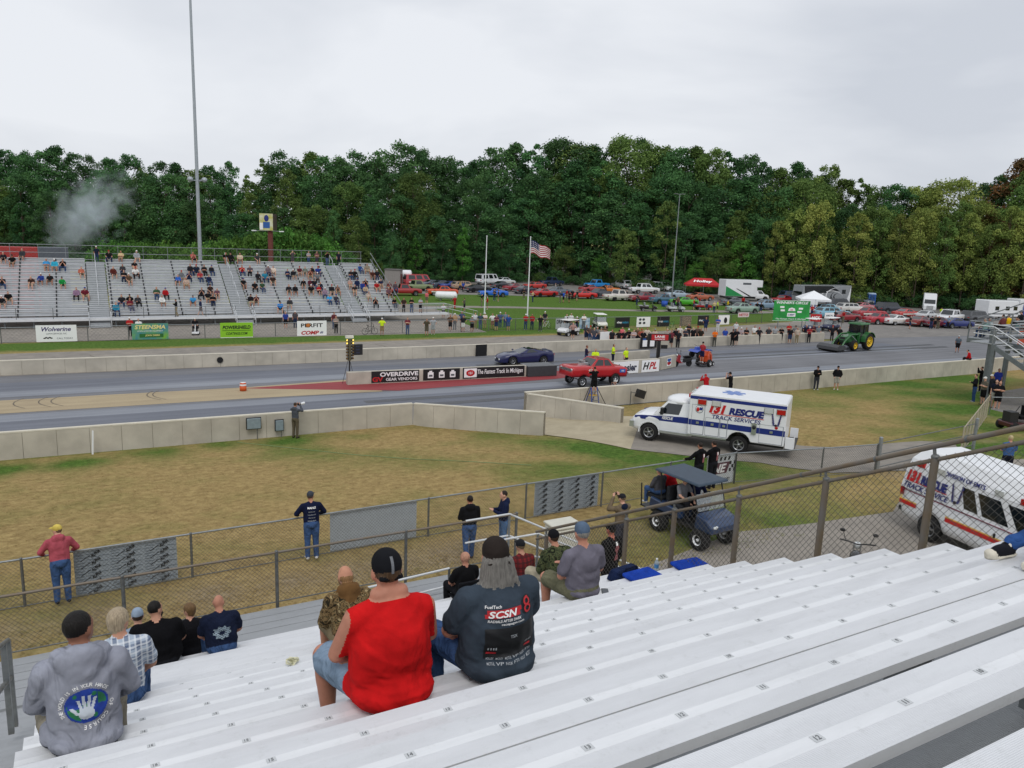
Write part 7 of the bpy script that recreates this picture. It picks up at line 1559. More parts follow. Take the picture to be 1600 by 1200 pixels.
# --- tall light poles and pole sign
p = GY(313, 405, 97); lpz = thing('light_mast', 'very tall grey light mast behind the far stand', 'light pole', (p.x, 97, 0)); tl = GY(294, -5, 97).z+3; m_ = mat('mast_grey', 'a3aab0', rough=.4, metal=.3)
b = MB(); b.tube((0, 0, 0), (0, 0, tl), .24, m_, r1=.12, n=12); b.build('mast', lpz); zl = GY(307, 282, 97).z
b = MB(); b.tube((-.95, 0, zl), (.95, 0, zl), .05, m_); b.build('crossarm', lpz)
for s in (-1, 1): b = MB(); b.ell((s*.75, -.15, zl+.1), (.32, .35, .3), m_, n=12); b.build('floodlight', lpz)
p = G(1049, 473); lp2 = thing('light_pole', 'slim light pole on a concrete block in the paddock', 'light pole', p); t_ = math.hypot(p.x, p.y); rr = ray(1064, 303); zt = CAM_H+rr.z*t_/math.hypot(rr.x, rr.y)
b = MB(); b.tube((0, 0, .8), (0, 0, zt), .13, GALV, r1=.06, n=8); b.build('pole', lp2); b = MB(); b.bx(-.4, .4, -.4, .4, 0, .95, WALLC); b.build('base', lp2)
for s in (-1, 1): b = MB(); q = right_h*(s*.6); b.tube((0, 0, zt-.1), q+V(0, 0, zt), .03, GALV); b.box(q+V(0, 0, zt), (.5, .35, .12), GALVD); b.build('lamp_head', lp2)
p = GY(423, 395, 112); ps = thing('pole_sign', 'two-sided picture sign on a brown pole behind the far stand', 'sign', (p.x, 112, 0), R(-24)); z1, z0 = GY(422, 334, 112).z, GY(422, 360, 112).z
b = MB(); b.tube((0, 0, 0), (0, 0, z0), .36, mat('sign_pole', '6b3a32', rough=.8), n=12); b.build('pole', ps)
b = MB(); b.bx(-1.3, .5, -.65, -.5, z0, z1, mat('sign_yellow', 'c8c44a', var=.2, scale=1.2, col2='d8d8c8')); b.build('face', ps); b = MB(); b.ell((-.35, -.66, (z0+z1)/2+.5), (.32, .01, .45), BLUE_ST); b.bx(-.8, .1, -.665, -.652, z0+.3, (z0+z1)/2, mat('chev_blue', '2a5aa0')); b.bx(-1.25, -.85, -.665, -.652, z0+.1, z0+1.0, WP); b.build('picture', ps)
b = MB(); b.bx(.5, .58, -.5, 1.6, z0, z1, mat('sign_back', '4a3a34')); b.bx(-1.3, .5, -.5, -.42, z0, z1, mat('sign_back', '4a3a34')); b.build('side_panel', ps)
for s in (-1, 1): b = MB(); b.tube((0, -.4, z0-.05), (s*1.8, -1.4, z0-.1), .04, GALV); b.box((s*1.85, -1.45, z0-.08), (.6, .35, .14), WHITE); b.build('lamp', ps)
# --- propane tanks, shed, bins
for px, py, L_, r, lab in ((697, 470, 2.6, .55, 'white propane tank lying on the far lawn'),):
    p = G(px, py); r_ = thing('propane_tank', lab, 'tank', p, R(-30)); b = MB(); b.tube((-L_/2, 0, r+.25), (L_/2, 0, r+.25), r, WHITE, n=16); b.ell((-L_/2, 0, r+.25), (.35, r, r), WHITE, n=16); b.ell((L_/2, 0, r+.25), (.35, r, r), WHITE, n=16); b.build('tank', r_); b = MB(); b.bx(-.9, -.7, -.4, .4, 0, .4, GALVD); b.bx(.7, .9, -.4, .4, 0, .4, GALVD); b.build('leg', r_)
p = G(615, 447); r_ = thing('shed', 'small grey utility shed behind the far stand end', 'shed', p, R(-35)); b = MB(); b.bx(-1.4, 1.4, -1, 1, 0, 2.9, mat('shed_grey', '8d8884', var=.1)); b.build('wall', r_); b = MB(); b.bx(-1.5, 1.5, -1.1, 1.1, 2.9, 3.05, mat('shed_roof', '6a6664')); b.build('roof', r_); b = MB(); b.bx(1.402, 1.43, -.5, .5, 0, 2.2, mat('shed_door', '6a3a36')); b.build('door', r_)
p = G(630, 446); r_ = thing('storage_tank', 'two white storage tanks beside the grey shed', 'tank', p, R(-30)); b = MB(); b.tube((-1.3, 0, 2.1), (1.3, 0, 2.1), .75, WHITE, n=16); b.ell((-1.3, 0, 2.1), (.3, .75, .75), WHITE); b.ell((1.3, 0, 2.1), (.3, .75, .75), WHITE); b.build('tank', r_); b = MB(); b.bx(-1, 1.4, -.6, .6, 0, 1.35, mat('shed_grey', '8d8884')); b.build('stand', r_)
for px, py, lab in ((1360, 478, 'blue portable toilet at the edge of the wood'),):
    p = G(px, py); r_ = thing('portable_toilet', lab, 'toilet', p, R(-40)); b = MB(); b.bx(-.6, .6, -.6, .6, 0, 2.1, mat('toilet_blue', '2456a0')); b.build('cabin', r_); b = MB(); b.box((0, 0, 2.2), (1.25, 1.25, .22), mat('toilet_roof', '9ab0c8'), top=(.8, .8)); b.build('roof', r_); b = MB(); b.bx(-.4, .4, -.62, -.605, .1, 1.95, mat('toilet_door', '1d4684')); b.build('door', r_)
p = G(1038, 479); r_ = thing('barrel', 'bright blue barrel beside the slim light pole', 'barrel', p); b = MB(); b.lathe([(0, 0), (.45, 0), (.48, .4), (.45, .85), (0, .85)], mat('barrel_blue', '1f4fb0')); b.build('drum', r_); b = MB(); b.lathe([(.47, .25), (.5, .28), (.47, .31)], DARK); b.build('hoop', r_)
# --- banners behind the near fence
SILV = mat('banner_silver', '9aa4ac', rough=.7, var=.1, scale=8); SQ = mat('banner_squiggle', '6e7880', var=0, rough=.7)
def nearb(px0, px1, label, m, pattern=None):
    def on(px):
        return min(((abs(P2(a.lerp(c, t)+Vector((0, 0, FH1)))[0]-px), a.lerp(c, t)) for a, c in zip(F1, F1[1:]) for t in np.linspace(0, 1, 120)), key=lambda e: e[0])[1]
    A, B = on(px0), on(px1); return board('banner', label, A+Vector((0, .05, 0)), B+Vector((0, .05, 0)), (A.z+B.z)/2+.04, (A.z+B.z)/2+FH1-.05, m, thick=.012)
for (a, c, lab, cols, rows) in ((113, 275, 'grey banner with slanted black ALPHA words beside the pink shirt', 3, 6), (838, 938, 'grey patterned banner behind the walkway rail', 4, 6)):
    r_, w_, h_ = nearb(a, c, lab, SILV)
    b = MB()
    for i in range(cols*3):
        for j in range(15):
            x = -w_/2+w_*(i+.5)/(cols*3); z = h_*(j+.6)/16
            if i % 3 != 2 or j % 2: b.box((x+.02*math.sin(i*7+j*3), -.004, z), (w_/(cols*3)*.8, .004, .012), SQ, rot=Matrix.Rotation(.12*math.sin(i+j), 3, 'Y'))
    b.build('squiggle_print', r_)
    for i in range(cols):
        for j in range(rows): o = letter('ALPHA', r_, (-w_/2+w_*(i+.6)/cols, -.010, h_*(j+.5)/rows), .085, KP, width=w_/cols*.3, bold=.02, shear=.4, rot=(0, -R(32), 0)); b = MB(); b.box((-w_/2+w_*(i+.32)/cols, -.008, h_*(j+.5)/rows-.09), (w_/cols*.32, .004, .012), KP, rot=Matrix.Rotation(-R(32), 3, 'Y')); b.build('slash_print', r_)
r_, w_, h_ = nearb(516, 652, 'plain pale grey banner seen from behind on the near fence', mat('banner_plain', 'aab2b8', rough=.6, var=.06))
r_, w_, h_ = nearb(1108, 1160, 'white banner with checkered flag and slanted letters behind the golf cart', mat('banner_white', 'c4c9cc', var=.05)); letter('NE', r_, (-w_*.05, -.006, h_*.55), h_*.3, WP, width=w_*.5, bold=.03, shear=.3)
b = MB(); mr_ = mat('print_maroon', '5a3440', var=0); b.add([(-w_*.42, -.003, h_*.36), (w_*.22, -.003, h_*.36), (w_*.34, -.003, h_*.76), (-w_*.36, -.003, h_*.76)], [(0, 1, 2, 3)], mr_)
for i in range(3):
    for j in range(3):
        if (i+j) % 2 == 0: b.bx(w_*.3+.11*i, w_*.3+.11*i+.1, -.006, -.002, h_*.4+.13*j, h_*.4+.13*j+.12, KP)
for i in range(4): b.add([(-.3+.2*i, -.005, h_*.82), (-.2+.2*i, -.005, h_*.82), (-.15+.2*i, -.005, h_*.95), (-.25+.2*i, -.005, h_*.95)], [(0, 1, 2, 3)], KP)
b.build('checker_print', r_); letter('WWW.TRAILERST.NET', r_, (-.05, -.006, h_*.14), h_*.1, KP, width=w_*.8)

for px0, px1, y0, c, lab in ((-30, 58, 386, 'a8322e', 'red shipping container behind the top left of far stand'), (59, 106, 387, '5a6068', 'grey shipping container behind the top left of far stand')):
    A, B = GY(px0, y0, 97), GY(px1, y0, 97); r_ = thing('container', lab, 'container', ((A.x+B.x)/2, 98.2, 0)); w_, h_ = (B.x-A.x)/2, (A.z+B.z)/2; b = MB(); b.bx(-w_, w_, -1.2, 1.2, 0, h_, mat('container_'+c, c, var=.1)); b.build('body', r_)
    for x_ in np.arange(-w_+.4, w_, .8): b = MB(); b.bx(x_-.06, x_+.06, -1.24, -1.2, h_-2.6, h_-.1, mat('container_'+c, c)); b.build('rib', r_)
# ================================================================== stand at the right edge
RX0, RY1, RZ = 50.0, 29.0, 4.6
rs = thing('bleachers', 'grey steel grandstand end with stair at the right edge', 'bleachers', (RX0, RY1, .6)); ro = Vector((RX0, RY1, .6)); GS_ = mat('stand_steel', '6f7678', rough=.5, metal=.3, var=.12); GSL = mat('stand_alu', 'a9adb0', rough=.45, metal=.25, var=.08)
def rp(name, b): b.v = [(v[0]-ro.x, v[1]-ro.y, v[2]-ro.z) for v in b.v]; return b.build(name, rs)
for i in range(5): b = MB(); b.bx(RX0, RX0+22, RY1-1.5+.3*i, RY1-1.5+.3*i+.28, RZ-.05, RZ, GSL); rp('deck_plank', b)
b = MB(); b.bx(RX0, RX0+22, RY1-.02, RY1+.05, RZ-.35, RZ-.05, GS_); b.bx(RX0-.05, RX0, RY1-7.5, RY1, RZ-.3, RZ-.04, GS_); rp('edge_beam', b)
for k in range(10):
    y, z = RY1-.75-.62*k, RZ+.42+.3*k
    b = MB(); b.bx(RX0+.2, RX0+22, y-.13, y+.13, z-.05, z, GSL); rp('seat_plank', b); b = MB(); b.bx(RX0+.2, RX0+22, y+.0, y+.45, z-.45, z-.41, GSL); rp('foot_plank', b)
SX0, SX1 = RX0-.1, RX0+3; ys0, ys1 = RY1-2.6, RY1-8.6; zs0, zs1 = RZ, 1.5
for x, y in ((RX0+.4, RY1-1.3), (SX0-1.5, ys0+.15), (RX0+4.5, RY1-.2), (RX0+4.5, RY1-4.2), (RX0+9, RY1-.2), (RX0+9, RY1-4.2)):
    b = MB(); b.bx(x-.12, x+.12, y-.12, y+.12, .2, RZ-.05+(0 if y > RY1-1 else .8), GS_); rp('column', b)
b = MB(); b.tube((RX0+.4, RY1-1.3, 3.6), (SX0-1.5, ys0, 2.4), .06, GS_); rp('brace', b)
for hh in (1.05, .55):
    b = MB(); b.path([V(RX0, RY1-1.2, RZ+hh), V(RX0, RY1, RZ+hh), V(RX0+22, RY1, RZ+hh)], .035, GALV, n=6); rp('front_rail', b)
    b = MB(); b.tube((RX0+.1, RY1-.4, RZ+hh+.2), (RX0+.1, RY1-7, RZ+hh+3.3), .035, GALV, n=6); rp('end_rail', b)
for x in np.arange(RX0, RX0+20, 1.9): b = MB(); b.tube((x, RY1, RZ-.3), (x, RY1, RZ+1.05), .04, GS_, n=6); rp('rail_post', b)
for y in (2.5, 4.5, 6.5): b = MB(); b.tube((RX0+.1, RY1-y, RZ+(y-1.6)*.48-.4), (RX0+.1, RY1-y, RZ+1.25+(y-1.6)*.485), .04, GS_, n=6); rp('end_post', b)
b = MB(); b.bx(RX0+1.3, RX0+2.4, RY1-.06, RY1-.03, RZ+.1, RZ+1.0, mat('panel_grey', 'a3a8aa')); rp('white_panel', b)
# stair dropping towards the camera beside the end
n = 15
for i in range(n):
    t = (i+.5)/n; y = ys0+(ys1-ys0)*t; z = zs0+(zs1-zs0)*t; b = MB(); b.bx(SX0-1.7, SX0-.1, y-.16, y+.16, z-.04, z, GSL); rp('tread', b)
for xx in (SX0-1.75, SX0-.05):
    b = MB(); b.add([(xx-.04, ys0, zs0-.3), (xx+.04, ys0, zs0-.3), (xx+.04, ys1, zs1-.3), (xx-.04, ys1, zs1-.3), (xx-.04, ys0, zs0), (xx+.04, ys0, zs0), (xx+.04, ys1, zs1), (xx-.04, ys1, zs1)], [(0, 1, 2, 3), (4, 5, 6, 7), (0, 1, 5, 4), (1, 2, 6, 5), (2, 3, 7, 6), (3, 0, 4, 7)], GS_); rp('stringer', b)
    for hh in (1.0, .5): b = MB(); b.path([V(xx, ys0+1.2, zs0+hh), V(xx, ys0, zs0+hh), V(xx, ys1, zs1+hh)], .035, ALU, n=6); rp('stair_rail', b)
    for t in (0, .33, .66, 1): y = ys0+(ys1-ys0)*t; z = zs0+(zs1-zs0)*t; b = MB(); b.tube((xx, y, z-.2), (xx, y, z+1.0), .04, GALV, n=6); rp('stair_post', b)
b = MB(); b.bx(SX0-1.8, RX0+.3, ys0, ys0+1.3, RZ-.06, RZ-.01, GSL); rp('landing', b)
for x in (SX0-1.7,):
    for y in (ys0-.1,): b = MB(); b.bx(x-.1, x+.1, y-.1, y+.1, .3, RZ-.05, GS_); rp('column', b)
for i, (px, py, k, sh, pa, lab, hat) in enumerate(((1525, 515, 0, '7f9a98', '34486a', 'man in grey-green shirt in front row of right stand, leftmost', None), (1531, 517, 0, '8a9a9c', '34486a', 'man in pale grey shirt in front row of right stand', None), (1568, 508, 1, 'e0b818', '4a4a50', 'person in yellow shirt on the right stand', None), (1578, 508, 0, '9a9da1', '6f7276', 'person in grey jacket beside the yellow shirt on right stand', None), (1590, 510, 0, '3f7a7a', '2c4a78', 'person in teal top and jeans on the right stand', None), (1567, 498, 2, '1d1d20', '24252a', 'person in black shirt behind the yellow shirt', 'cap'), (1592, 500, 2, '1d1d20', '24252a', 'person in black with dark glasses on the right stand', None), (1545, 510, 1, '6a3a3a', '24252a', 'person in maroon reclining on the right stand', None), (1603, 503, 2, '5a3a34', '24252a', 'person in brown at right edge of the right stand', None))):
    y = RY1-.75-.62*k; q = GY(px, py, y); x = max(RX0+.5+.55*[0, 1, 2.6, 4, 5, 3, 5, 1.5, 6.2][i], q.x)
    person(lab, fig_cached(pose='sit', arms=['knees', 'lap', 'crossed'][i % 3], sleeves='short', legs='long', hair='crop', hat=hat, g=1.15, lean=.1, voxel=.036), (x, y, RZ+.42+.3*k), random.uniform(-.2, .2), sh, pa, group='people on the right stand', hair='8d8a84' if i in (0, 1, 3) else '2a211b')
# feather flag
q = GY(1592, 500, 36); ff = thing('feather_flag', 'blue and orange feather flag behind the right stand', 'flag', (q.x+8, 40, 0)); b = MB(); b.tube((0, 0, 0), (0, 0, 5.2), .03, ALU); b.build('pole', ff)
b = MB(); 
for i in range(12): z0, z1 = 1.4+.33*i, 1.4+.33*(i+1); ww = lambda z: .75*(1-max(0, (z-4.2)/1.2)**2)**.5 if z < 5.39 else .02; b.add([right_h*.03+V(0, 0, z0), right_h*ww(z0)+V(0, 0, z0), right_h*ww(z1)+V(0, 0, z1), right_h*.03+V(0, 0, z1)], [(0, 1, 2, 3)], mat('feather_orange', 'b8482c') if i < 7 else mat('feather_blue', '34489a'))
b.build('banner', ff)
# wood-and-wire fence running away along the right lawn, rope fence, mower
a_, c_ = GT(1500, 712), GT(1541, 652)
fence('lawn_fence', 'tan slatted fence seen end-on below the right stand', [a_, c_], 1.2, pitch=.35, wr=.004, step=1.6, top=mat('fence_tan', 'a39a86', rough=.8), post=mat('fence_tan', 'a39a86'), wire=mat('fence_tan', 'a39a86'))
a_, c_ = GT(1545, 648), GT(1640, 650)
fence('pipe_fence', 'thin grey pipe fence at the foot of the right stand', [a_, c_], 1.0, pitch=0, step=2.5, bottom=False)
mp3 = GT(1590, 672); mw = thing('mower', 'dark red machine parked at right edge below the stand', 'mower', mp3); orient(mw, mp3, R(160)); b = MB(); b.bx(-.8, .8, -.5, .5, .2, .45, paint('4a1a20')); b.build('deck', mw, bevel=.05); b = MB(); b.bx(-.3, .2, -.3, .3, .6, .75, cloth('141416')); b.bx(-.4, -.28, -.3, .3, .7, 1.2, cloth('141416')); b.build('seat', mw); b = MB(); b.bx(.3, .75, -.25, .25, .45, .95, DARK); b.path([V(.3, 0, .9), V(.1, 0, 1.2)], .02, DARK); b.build('engine', mw)
for x in (.6, -.6):
    for y in (.45, -.45): ty, rm = wheel_mesh(.24, .16, .1, 3); t = obj('wheel', ty, mw, (x, y, .24)); obj('rim', rm, t)
# ================================================================== standing people across the track: photo head-top point, height over ground, shirt, trousers, legs, arms
AR = ['down', 'crossed', 'phone', 'lean', 'pockets', 'hips']
def stand_at(x, yh, label, sh, pa, legs='long', arms='down', rz=None, h=1.76, sleeves='short', hat=None, hatc=None, hair='short', g=1.08, fine=False, voxel=.038, z=0.0, stride=0.0, group=None, hairc=None, shoe=None, at=None, **k):
    p = G(x, yh, z+h*1.0) if at is None else Vector(at); g = 1.08 if group else g
    me = fig_cached(pose='stand', arms=arms, sleeves=sleeves, legs=legs, hair=hair if not hat else 'crop', hat=hat, g=g, voxel=voxel, stride=stride, fine=fine, **k)
    return person(label, me, (p.x, p.y, z), face_cam(p, 0) if rz is None else rz, sh, pa, scale=h/1.76, group=group, hat=hatc, hair=hairc, shoe=shoe)
FENCE = """
202 495 a62024 1d1d20 l crossed|216 497 d9d9d6 6f6a5a s crossed|446 486 2b3f86 1d1d20 s down|461 485 4a4548 24304a l down|525 493 8a8078 1d1d20 l crossed|522 487 5a2a30 34486a l down|597 496 c9e32c 8f7a5a s lean|637 495 6a3038 4a5a7a l crossed|667 497 4a4436 5a5448 s lean|677 495 9a9da1 9a9da1 s lean|693 474 c4c6c8 1d1d20 s crossed|704 491 5a4636 1d1d20 s hips|711 489 a88a6a 6f7276 l down|722 486 3a4a6a 6f7276 s lean|724 492 24252a d0d0cc s lean|738 493 6f7276 1d1d20 s crossed|743 488 c4c6c8 8f8268 l pockets|751 489 3a4a5a 4a5a7a l hips|758 488 d0c4bc 8f8268 s crossed|770 489 d9d9d6 8a6a5a s lean|776 491 5a3040 2c3a58 s phone|782 487 4a5a7a 34486a l lean|790 487 6f7f8f 34486a l down|795 491 2f4a8a 4a5a7a s lean|822 490 a62428 34486a l crossed|832 490 9c2a2a 2c3a50 l pockets|845 492 1d1d20 3a3b44 l lean|852 486 2a2a30 6f6a5a s down
"""
k = 0
fx = []
for e in FENCE.replace('\n', '|').split('|'):
    if not e.strip(): continue
    x, y, sh, pa, ln, ar = e.split(); fx.append((float(x), float(y), sh, pa, ln, ar))
fx.sort()
for k, (x, y, sh, pa, ln, ar) in enumerate(fx):
    stand_at(x, y, '%s-topped bystander at the far fence, %s from the left there' % (CN.get(sh, 'dull').replace(' ', '-'), ordn(k)), sh, pa, 'shorts' if ln == 's' else 'long', ar, hat='cap' if k % 3 == 0 else None, hatc=['d9d9d6', '1d1d20', '3a3b3f'][k % 3], group='bystanders at the far fence', hairc=HAIRC[k % 7])
WALLC_ = """
886 490 c4c6c8 6f6a5a|893 489 d9d9d6 8f8268|887 495 1d1d20 1d1d20|902 494 1d1d20 2c3a58|913 490 d9d9d6 6f7276|896 503 a08078 1d1d20|917 507 3a3b3f 24304a|923 508 5a4a44 34486a|929 511 4a4a50 34486a|934 510 6f7276 34486a|940 511 8a8078 24252a|957 514 24252a 1d1d20|968 515 1d1d20 8f7a6a|973 510 d46a72 d46a72|976 515 1d1d20 24252a|983 513 1d1d20 24252a|991 514 a89a9a 6f6a6a|997 511 5a4a3a 24252a|1003 513 a85a4a 24252a|1006 515 1d1d20 1d1d20|1012 511 c4b8a8 6f6a5a|1024 513 b8a898 24252a|1043 513 9a9088 6f6a5a|1050 515 6a3038 24252a|1057 512 1d1d20 1d1d20|1063 508 c9c4bc 8f8268|1061 515 24252a 24252a|1077 505 24252a 24252a|1084 511 1d1d20 1d1d20|1091 509 5a4a44 24252a|1096 512 2a2620 1d1d20|1104 495 1f2a4a 2c3a58|1123 495 2f4a9a d0d0cc|1118 514 d86a1c 4a4a44|1134 512 2f4a9a 2c3a58|1146 514 141416 141416|1152 513 1d1d24 1d1d20|1159 511 9a9094 6f6a6a|1167 511 1d1d20 1d1d20|1151 502 c4c6c8 6f7276|1180 508 d9d9d6 8f8268|1187 511 24252a 24252a|1202 510 3a3b3f 24252a|1212 509 9a9da1 24252a|1222 510 141416 1d1d20|1234 505 a62424 5a5a60|1236 511 1d1d20 2c3a58|1244 508 6f7276 24252a|1247 511 b8a898 8f8268|1261 507 1d2030 24252a|1266 510 8a2a30 24252a|1272 507 4a2a34 24252a|1280 508 6f7a80 34486a|1302 508 24252a 1d1d20|1313 510 1d1d20 1d1d20|1332 504 24252a 24252a|1072 512 3a3b44 24252a|946 508 5a4a3a 24252a
"""
wx = sorted([(float(e.split()[0]), float(e.split()[1]), e.split()[2], e.split()[3]) for e in WALLC_.replace('\n', '|').split('|') if e.strip()])
for k, (x, y, sh, pa) in enumerate(wx):
    stand_at(x, y, '%s-topped bystander behind the far wall, %s from the left there' % (CN.get(sh, 'dull').replace(' ', '-'), ordn(k)), sh, pa, 'shorts' if k % 3 == 0 else 'long', AR[(k*5) % 6], hat='cap' if k % 3 == 1 else None, hatc=['d9d9d6', '1d1d20', '8a8a8a', 'a62024'][k % 4], group='bystanders behind the far wall', hairc=HAIRC[(k*3) % 7], h=1.74)
PAD = """
667 455 d46a72|719 439 c49a3a|724 440 2c4a9a|753 459 1d1d20|762 463 a62024|773 452 1d1d20|779 453 3a3b44|819 450 1d1d20|826 451 24252a|833 454 c9b48a|876 455 2c3a58|881 455 2f5fc8|886 452 a62424|890 455 1d1d20|895 452 24252a|902 453 24252a|868 442 8a8a8a|946 446 1d1d20|980 453 3a3b3f|996 459 2a2a30|1054 465 1d1d20|1060 463 6a4a44|1085 466 a62024|1094 463 a62024|1105 467 9a9da1|1117 470 c9b48a|1122 469 b8d02c|1138 468 d8c01c|1162 463 a62024|1184 471 1d1d20|1190 472 1d1d20|1225 453 6a2430|1270 476 a62024|1277 476 24252a|1319 485 a62024|1306 484 24252a|1424 493 24252a|1457 493 24252a|1463 492 5a5448|1468 493 24252a|1484 493 8a9aa8|1472 480 b8d830|711 462 a62428|726 465 5a5a50
"""
pdx = sorted([(float(e.split()[0]), float(e.split()[1]), e.split()[2]) for e in PAD.replace('\n', '|').split('|') if e.strip()])
for k, (x, y, sh) in enumerate(pdx):
    stand_at(x, y, '%s-topped person in the paddock, %s from the left there' % (CN.get(sh, 'dull').replace(' ', '-'), ordn(k)), sh, {'a62428': 'a62428'}.get(sh, random.choice(['2c3a58', '24252a', '6f6a5a'])), 'long' if k % 2 else 'shorts', AR[(k*3) % 5], group='people in the paddock', hairc=HAIRC[k % 7], rz=random.uniform(0, 6.28), stride=.18 if sh == 'a62428' else 0)
# --- named people round the track
YV = 'c6e22a'
for x, y, sh, pa, lab, ar, rz in ((931, 544, YV, '24252a', 'marshal in lime yellow shirt bending over papers, leftmost of three', 'phone', 2.6), (959, 537, YV, '1f2436', 'marshal in lime yellow shirt, middle of three, navy trousers', 'phone', 3.9), (979, 542, YV, '24252a', 'broad marshal in lime yellow shirt, rightmost of three', 'down', 3.4)):
    stand_at(x, y, lab, sh, pa, 'long', ar, rz=rz, hair='crop', g=1.25, voxel=.032)
stand_at(917, 539, 'crewman in navy and red jacket beside the yellow marshals', '2a2440', '3a4a6a', 'long', 'phone', rz=4.4, hairc='6a3a2a', voxel=.032)
stand_at(1272, 571, 'man in black hoodie and jeans at the long near wall', '141416', '34363e', 'long', 'phone', rz=2.6, sleeves='long', hat='cap', hatc='1d1d20', voxel=.028, z=.0, at=(44.9, 36.15, 0))
stand_at(1309, 573, 'man in black hoodie and pale shorts at the long near wall', '17171a', 'a39f96', 'shorts', 'pockets', rz=2.2, sleeves='long', hat='cap', hatc='17171a', voxel=.028, at=(46.2, 35.5, .05), z=.05)
stand_at(1105, 575, 'person in red hoodie leaning over the near wall with phone', 'a81a22', '5a7aa8', 'long', 'photo', rz=R(-10), sleeves='long', hood=True, voxel=.028, hairc='a81a22', at=(GY(1105, 590, 36.1).x, 36.1, 0), lean=.25)
stand_at(1147, 576, 'person all in black pointing a phone over the near wall', '131316', '17171c', 'long', 'photo', rz=R(20), hat='cap', hatc='17171a', voxel=.028, at=(GY(1143, 590, 36.1).x, 36.1, 0), lean=.12)
ph_ = stand_at(461, 626, 'photographer in grey jacket aiming a white lens over the near wall', '4c5058', '5c5444', 'long', 'photo', rz=R(-50), sleeves='long', voxel=.024, hood=True, z=.03, at=(GY(461, 660, 36.1).x, 36.05, 0))
q = ph_.location; cm_ = thing('telephoto_camera', 'camera with long white lens held by the photographer', 'camera', q+Vector((0, 0, 1.58)), R(-50)); b = MB(); b.box((0, .33, 0), (.15, .08, .11), DARK); b.build('body', cm_); b = MB(); b.tube((0, .36, 0), (0, .7, 0), .05, WHITE, r1=.065, n=12); b.build('lens', cm_)
# ladder and its photographer between the walls
lq = Vector((26.0, 36.3, .02)); ld = thing('stepladder', 'blue stepladder with yellow top step behind the wing wall', 'ladder', lq, R(0))
LB = mat('ladder_blue', '2f4a9a', rough=.4); b = MB()
for s in (-1, 1): b.tube((s*.28, -.1, 0), (s*.2, .15, 1.3), .03, LB); b.tube((s*.26, .75, 0), (s*.2, .22, 1.3), .025, LB)
b.build('rail', ld)
for i in range(4): b = MB(); b.bx(-.27+.015*i, .27-.015*i, -.12+.055*i, .02+.055*i, .27*(i+1)-.03, .27*(i+1), GALV); b.build('step', ld)
b = MB(); b.bx(-.24, .24, .1, .34, .8, .84, mat('ladder_yellow', 'd8a81c')); b.build('top_step', ld)
person('cameraman in black standing on the blue stepladder', fig_cached(pose='stand', arms='photo', sleeves='short', legs='shorts', hair='short', g=1.1, voxel=.026), lq+Vector((0, .2, .84)), R(-12), '121214', '141416', hair='2a211b', scale=.98)
for dx, dy in ((-.75, .2), (.75, .3)):
    b = MB(); 
tpq = lq+Vector((.1, .5, 0)); tpd = thing('tripod', 'black camera tripod straddling the stepladder', 'tripod', tpq)
for dx, dy in ((-1.0, -.3), (1.0, -.2), (.0, .6)): b = MB(); b.tube((dx, dy, 0), (0, 0, 1.75), .022, DARK); b.build('leg', tpd)
b = MB(); b.box((0, .05, 1.85), (.2, .3, .16), DARK); b.build('head', tpd)
sp_ = lq+Vector((3.4, .25, 0)); bx2 = thing('floodlight', 'black floodlight box on the wall behind the ladder', 'floodlight', sp_+Vector((0, -.2, .4))); b = MB(); b.box((0, 0, .3), (.55, .3, .5), DARK, rot=Matrix.Rotation(.3, 3, 'Y')); b.build('case', bx2); b = MB(); b.tube((-.7, .05, -.35), (-.7, .05, .5), .03, GALVD); b.tube((-.7, .05, .45), (0, .05, .3), .02, GALVD); b.build('bracket', bx2)
# cameraman crouching on the track side
cq = G(966, 591, 1.35); person('crouching cameraman in grey shirt just behind the near wall', fig_cached(pose='sit', arms='photo', sleeves='short', legs='long', hair='crop', hat='cap', g=1.05, lean=.35, voxel=.03), (cq.x, cq.y, .45), R(100), '6f7276', '24252a', hat='b8b8b4')
st_ = thing('camera_case', 'dark equipment case under the crouching cameraman', 'case', (cq.x, cq.y, .01)); b = MB(); b.bx(-.3, .3, -.25, .25, 0, .44, DARK); b.build('box', st_, bevel=.02); b = MB(); b.path([V(-.12, -.26, .3), V(-.12, -.3, .3), V(.12, -.3, .3), V(.12, -.26, .3)], .012, GALVD); b.build('handle', st_)
rq = GY(1515, 566, 36.7); person('man in red jacket sitting on the near wall by the right stand', fig_cached(pose='sit', arms='lap', sleeves='long', legs='long', hair='short', g=1.15, lean=.3, voxel=.03), (rq.x, 36.72, 1.21), R(25), 'a8161c', '1d1d20', hair='2a211b')
stand_at(1499, 524, 'person in grey shirt and dark shorts walking on the track at right', '55606a', '17171a', 'shorts', 'down', rz=R(-60), hat='cap', hatc='c4c6c8', stride=.2)
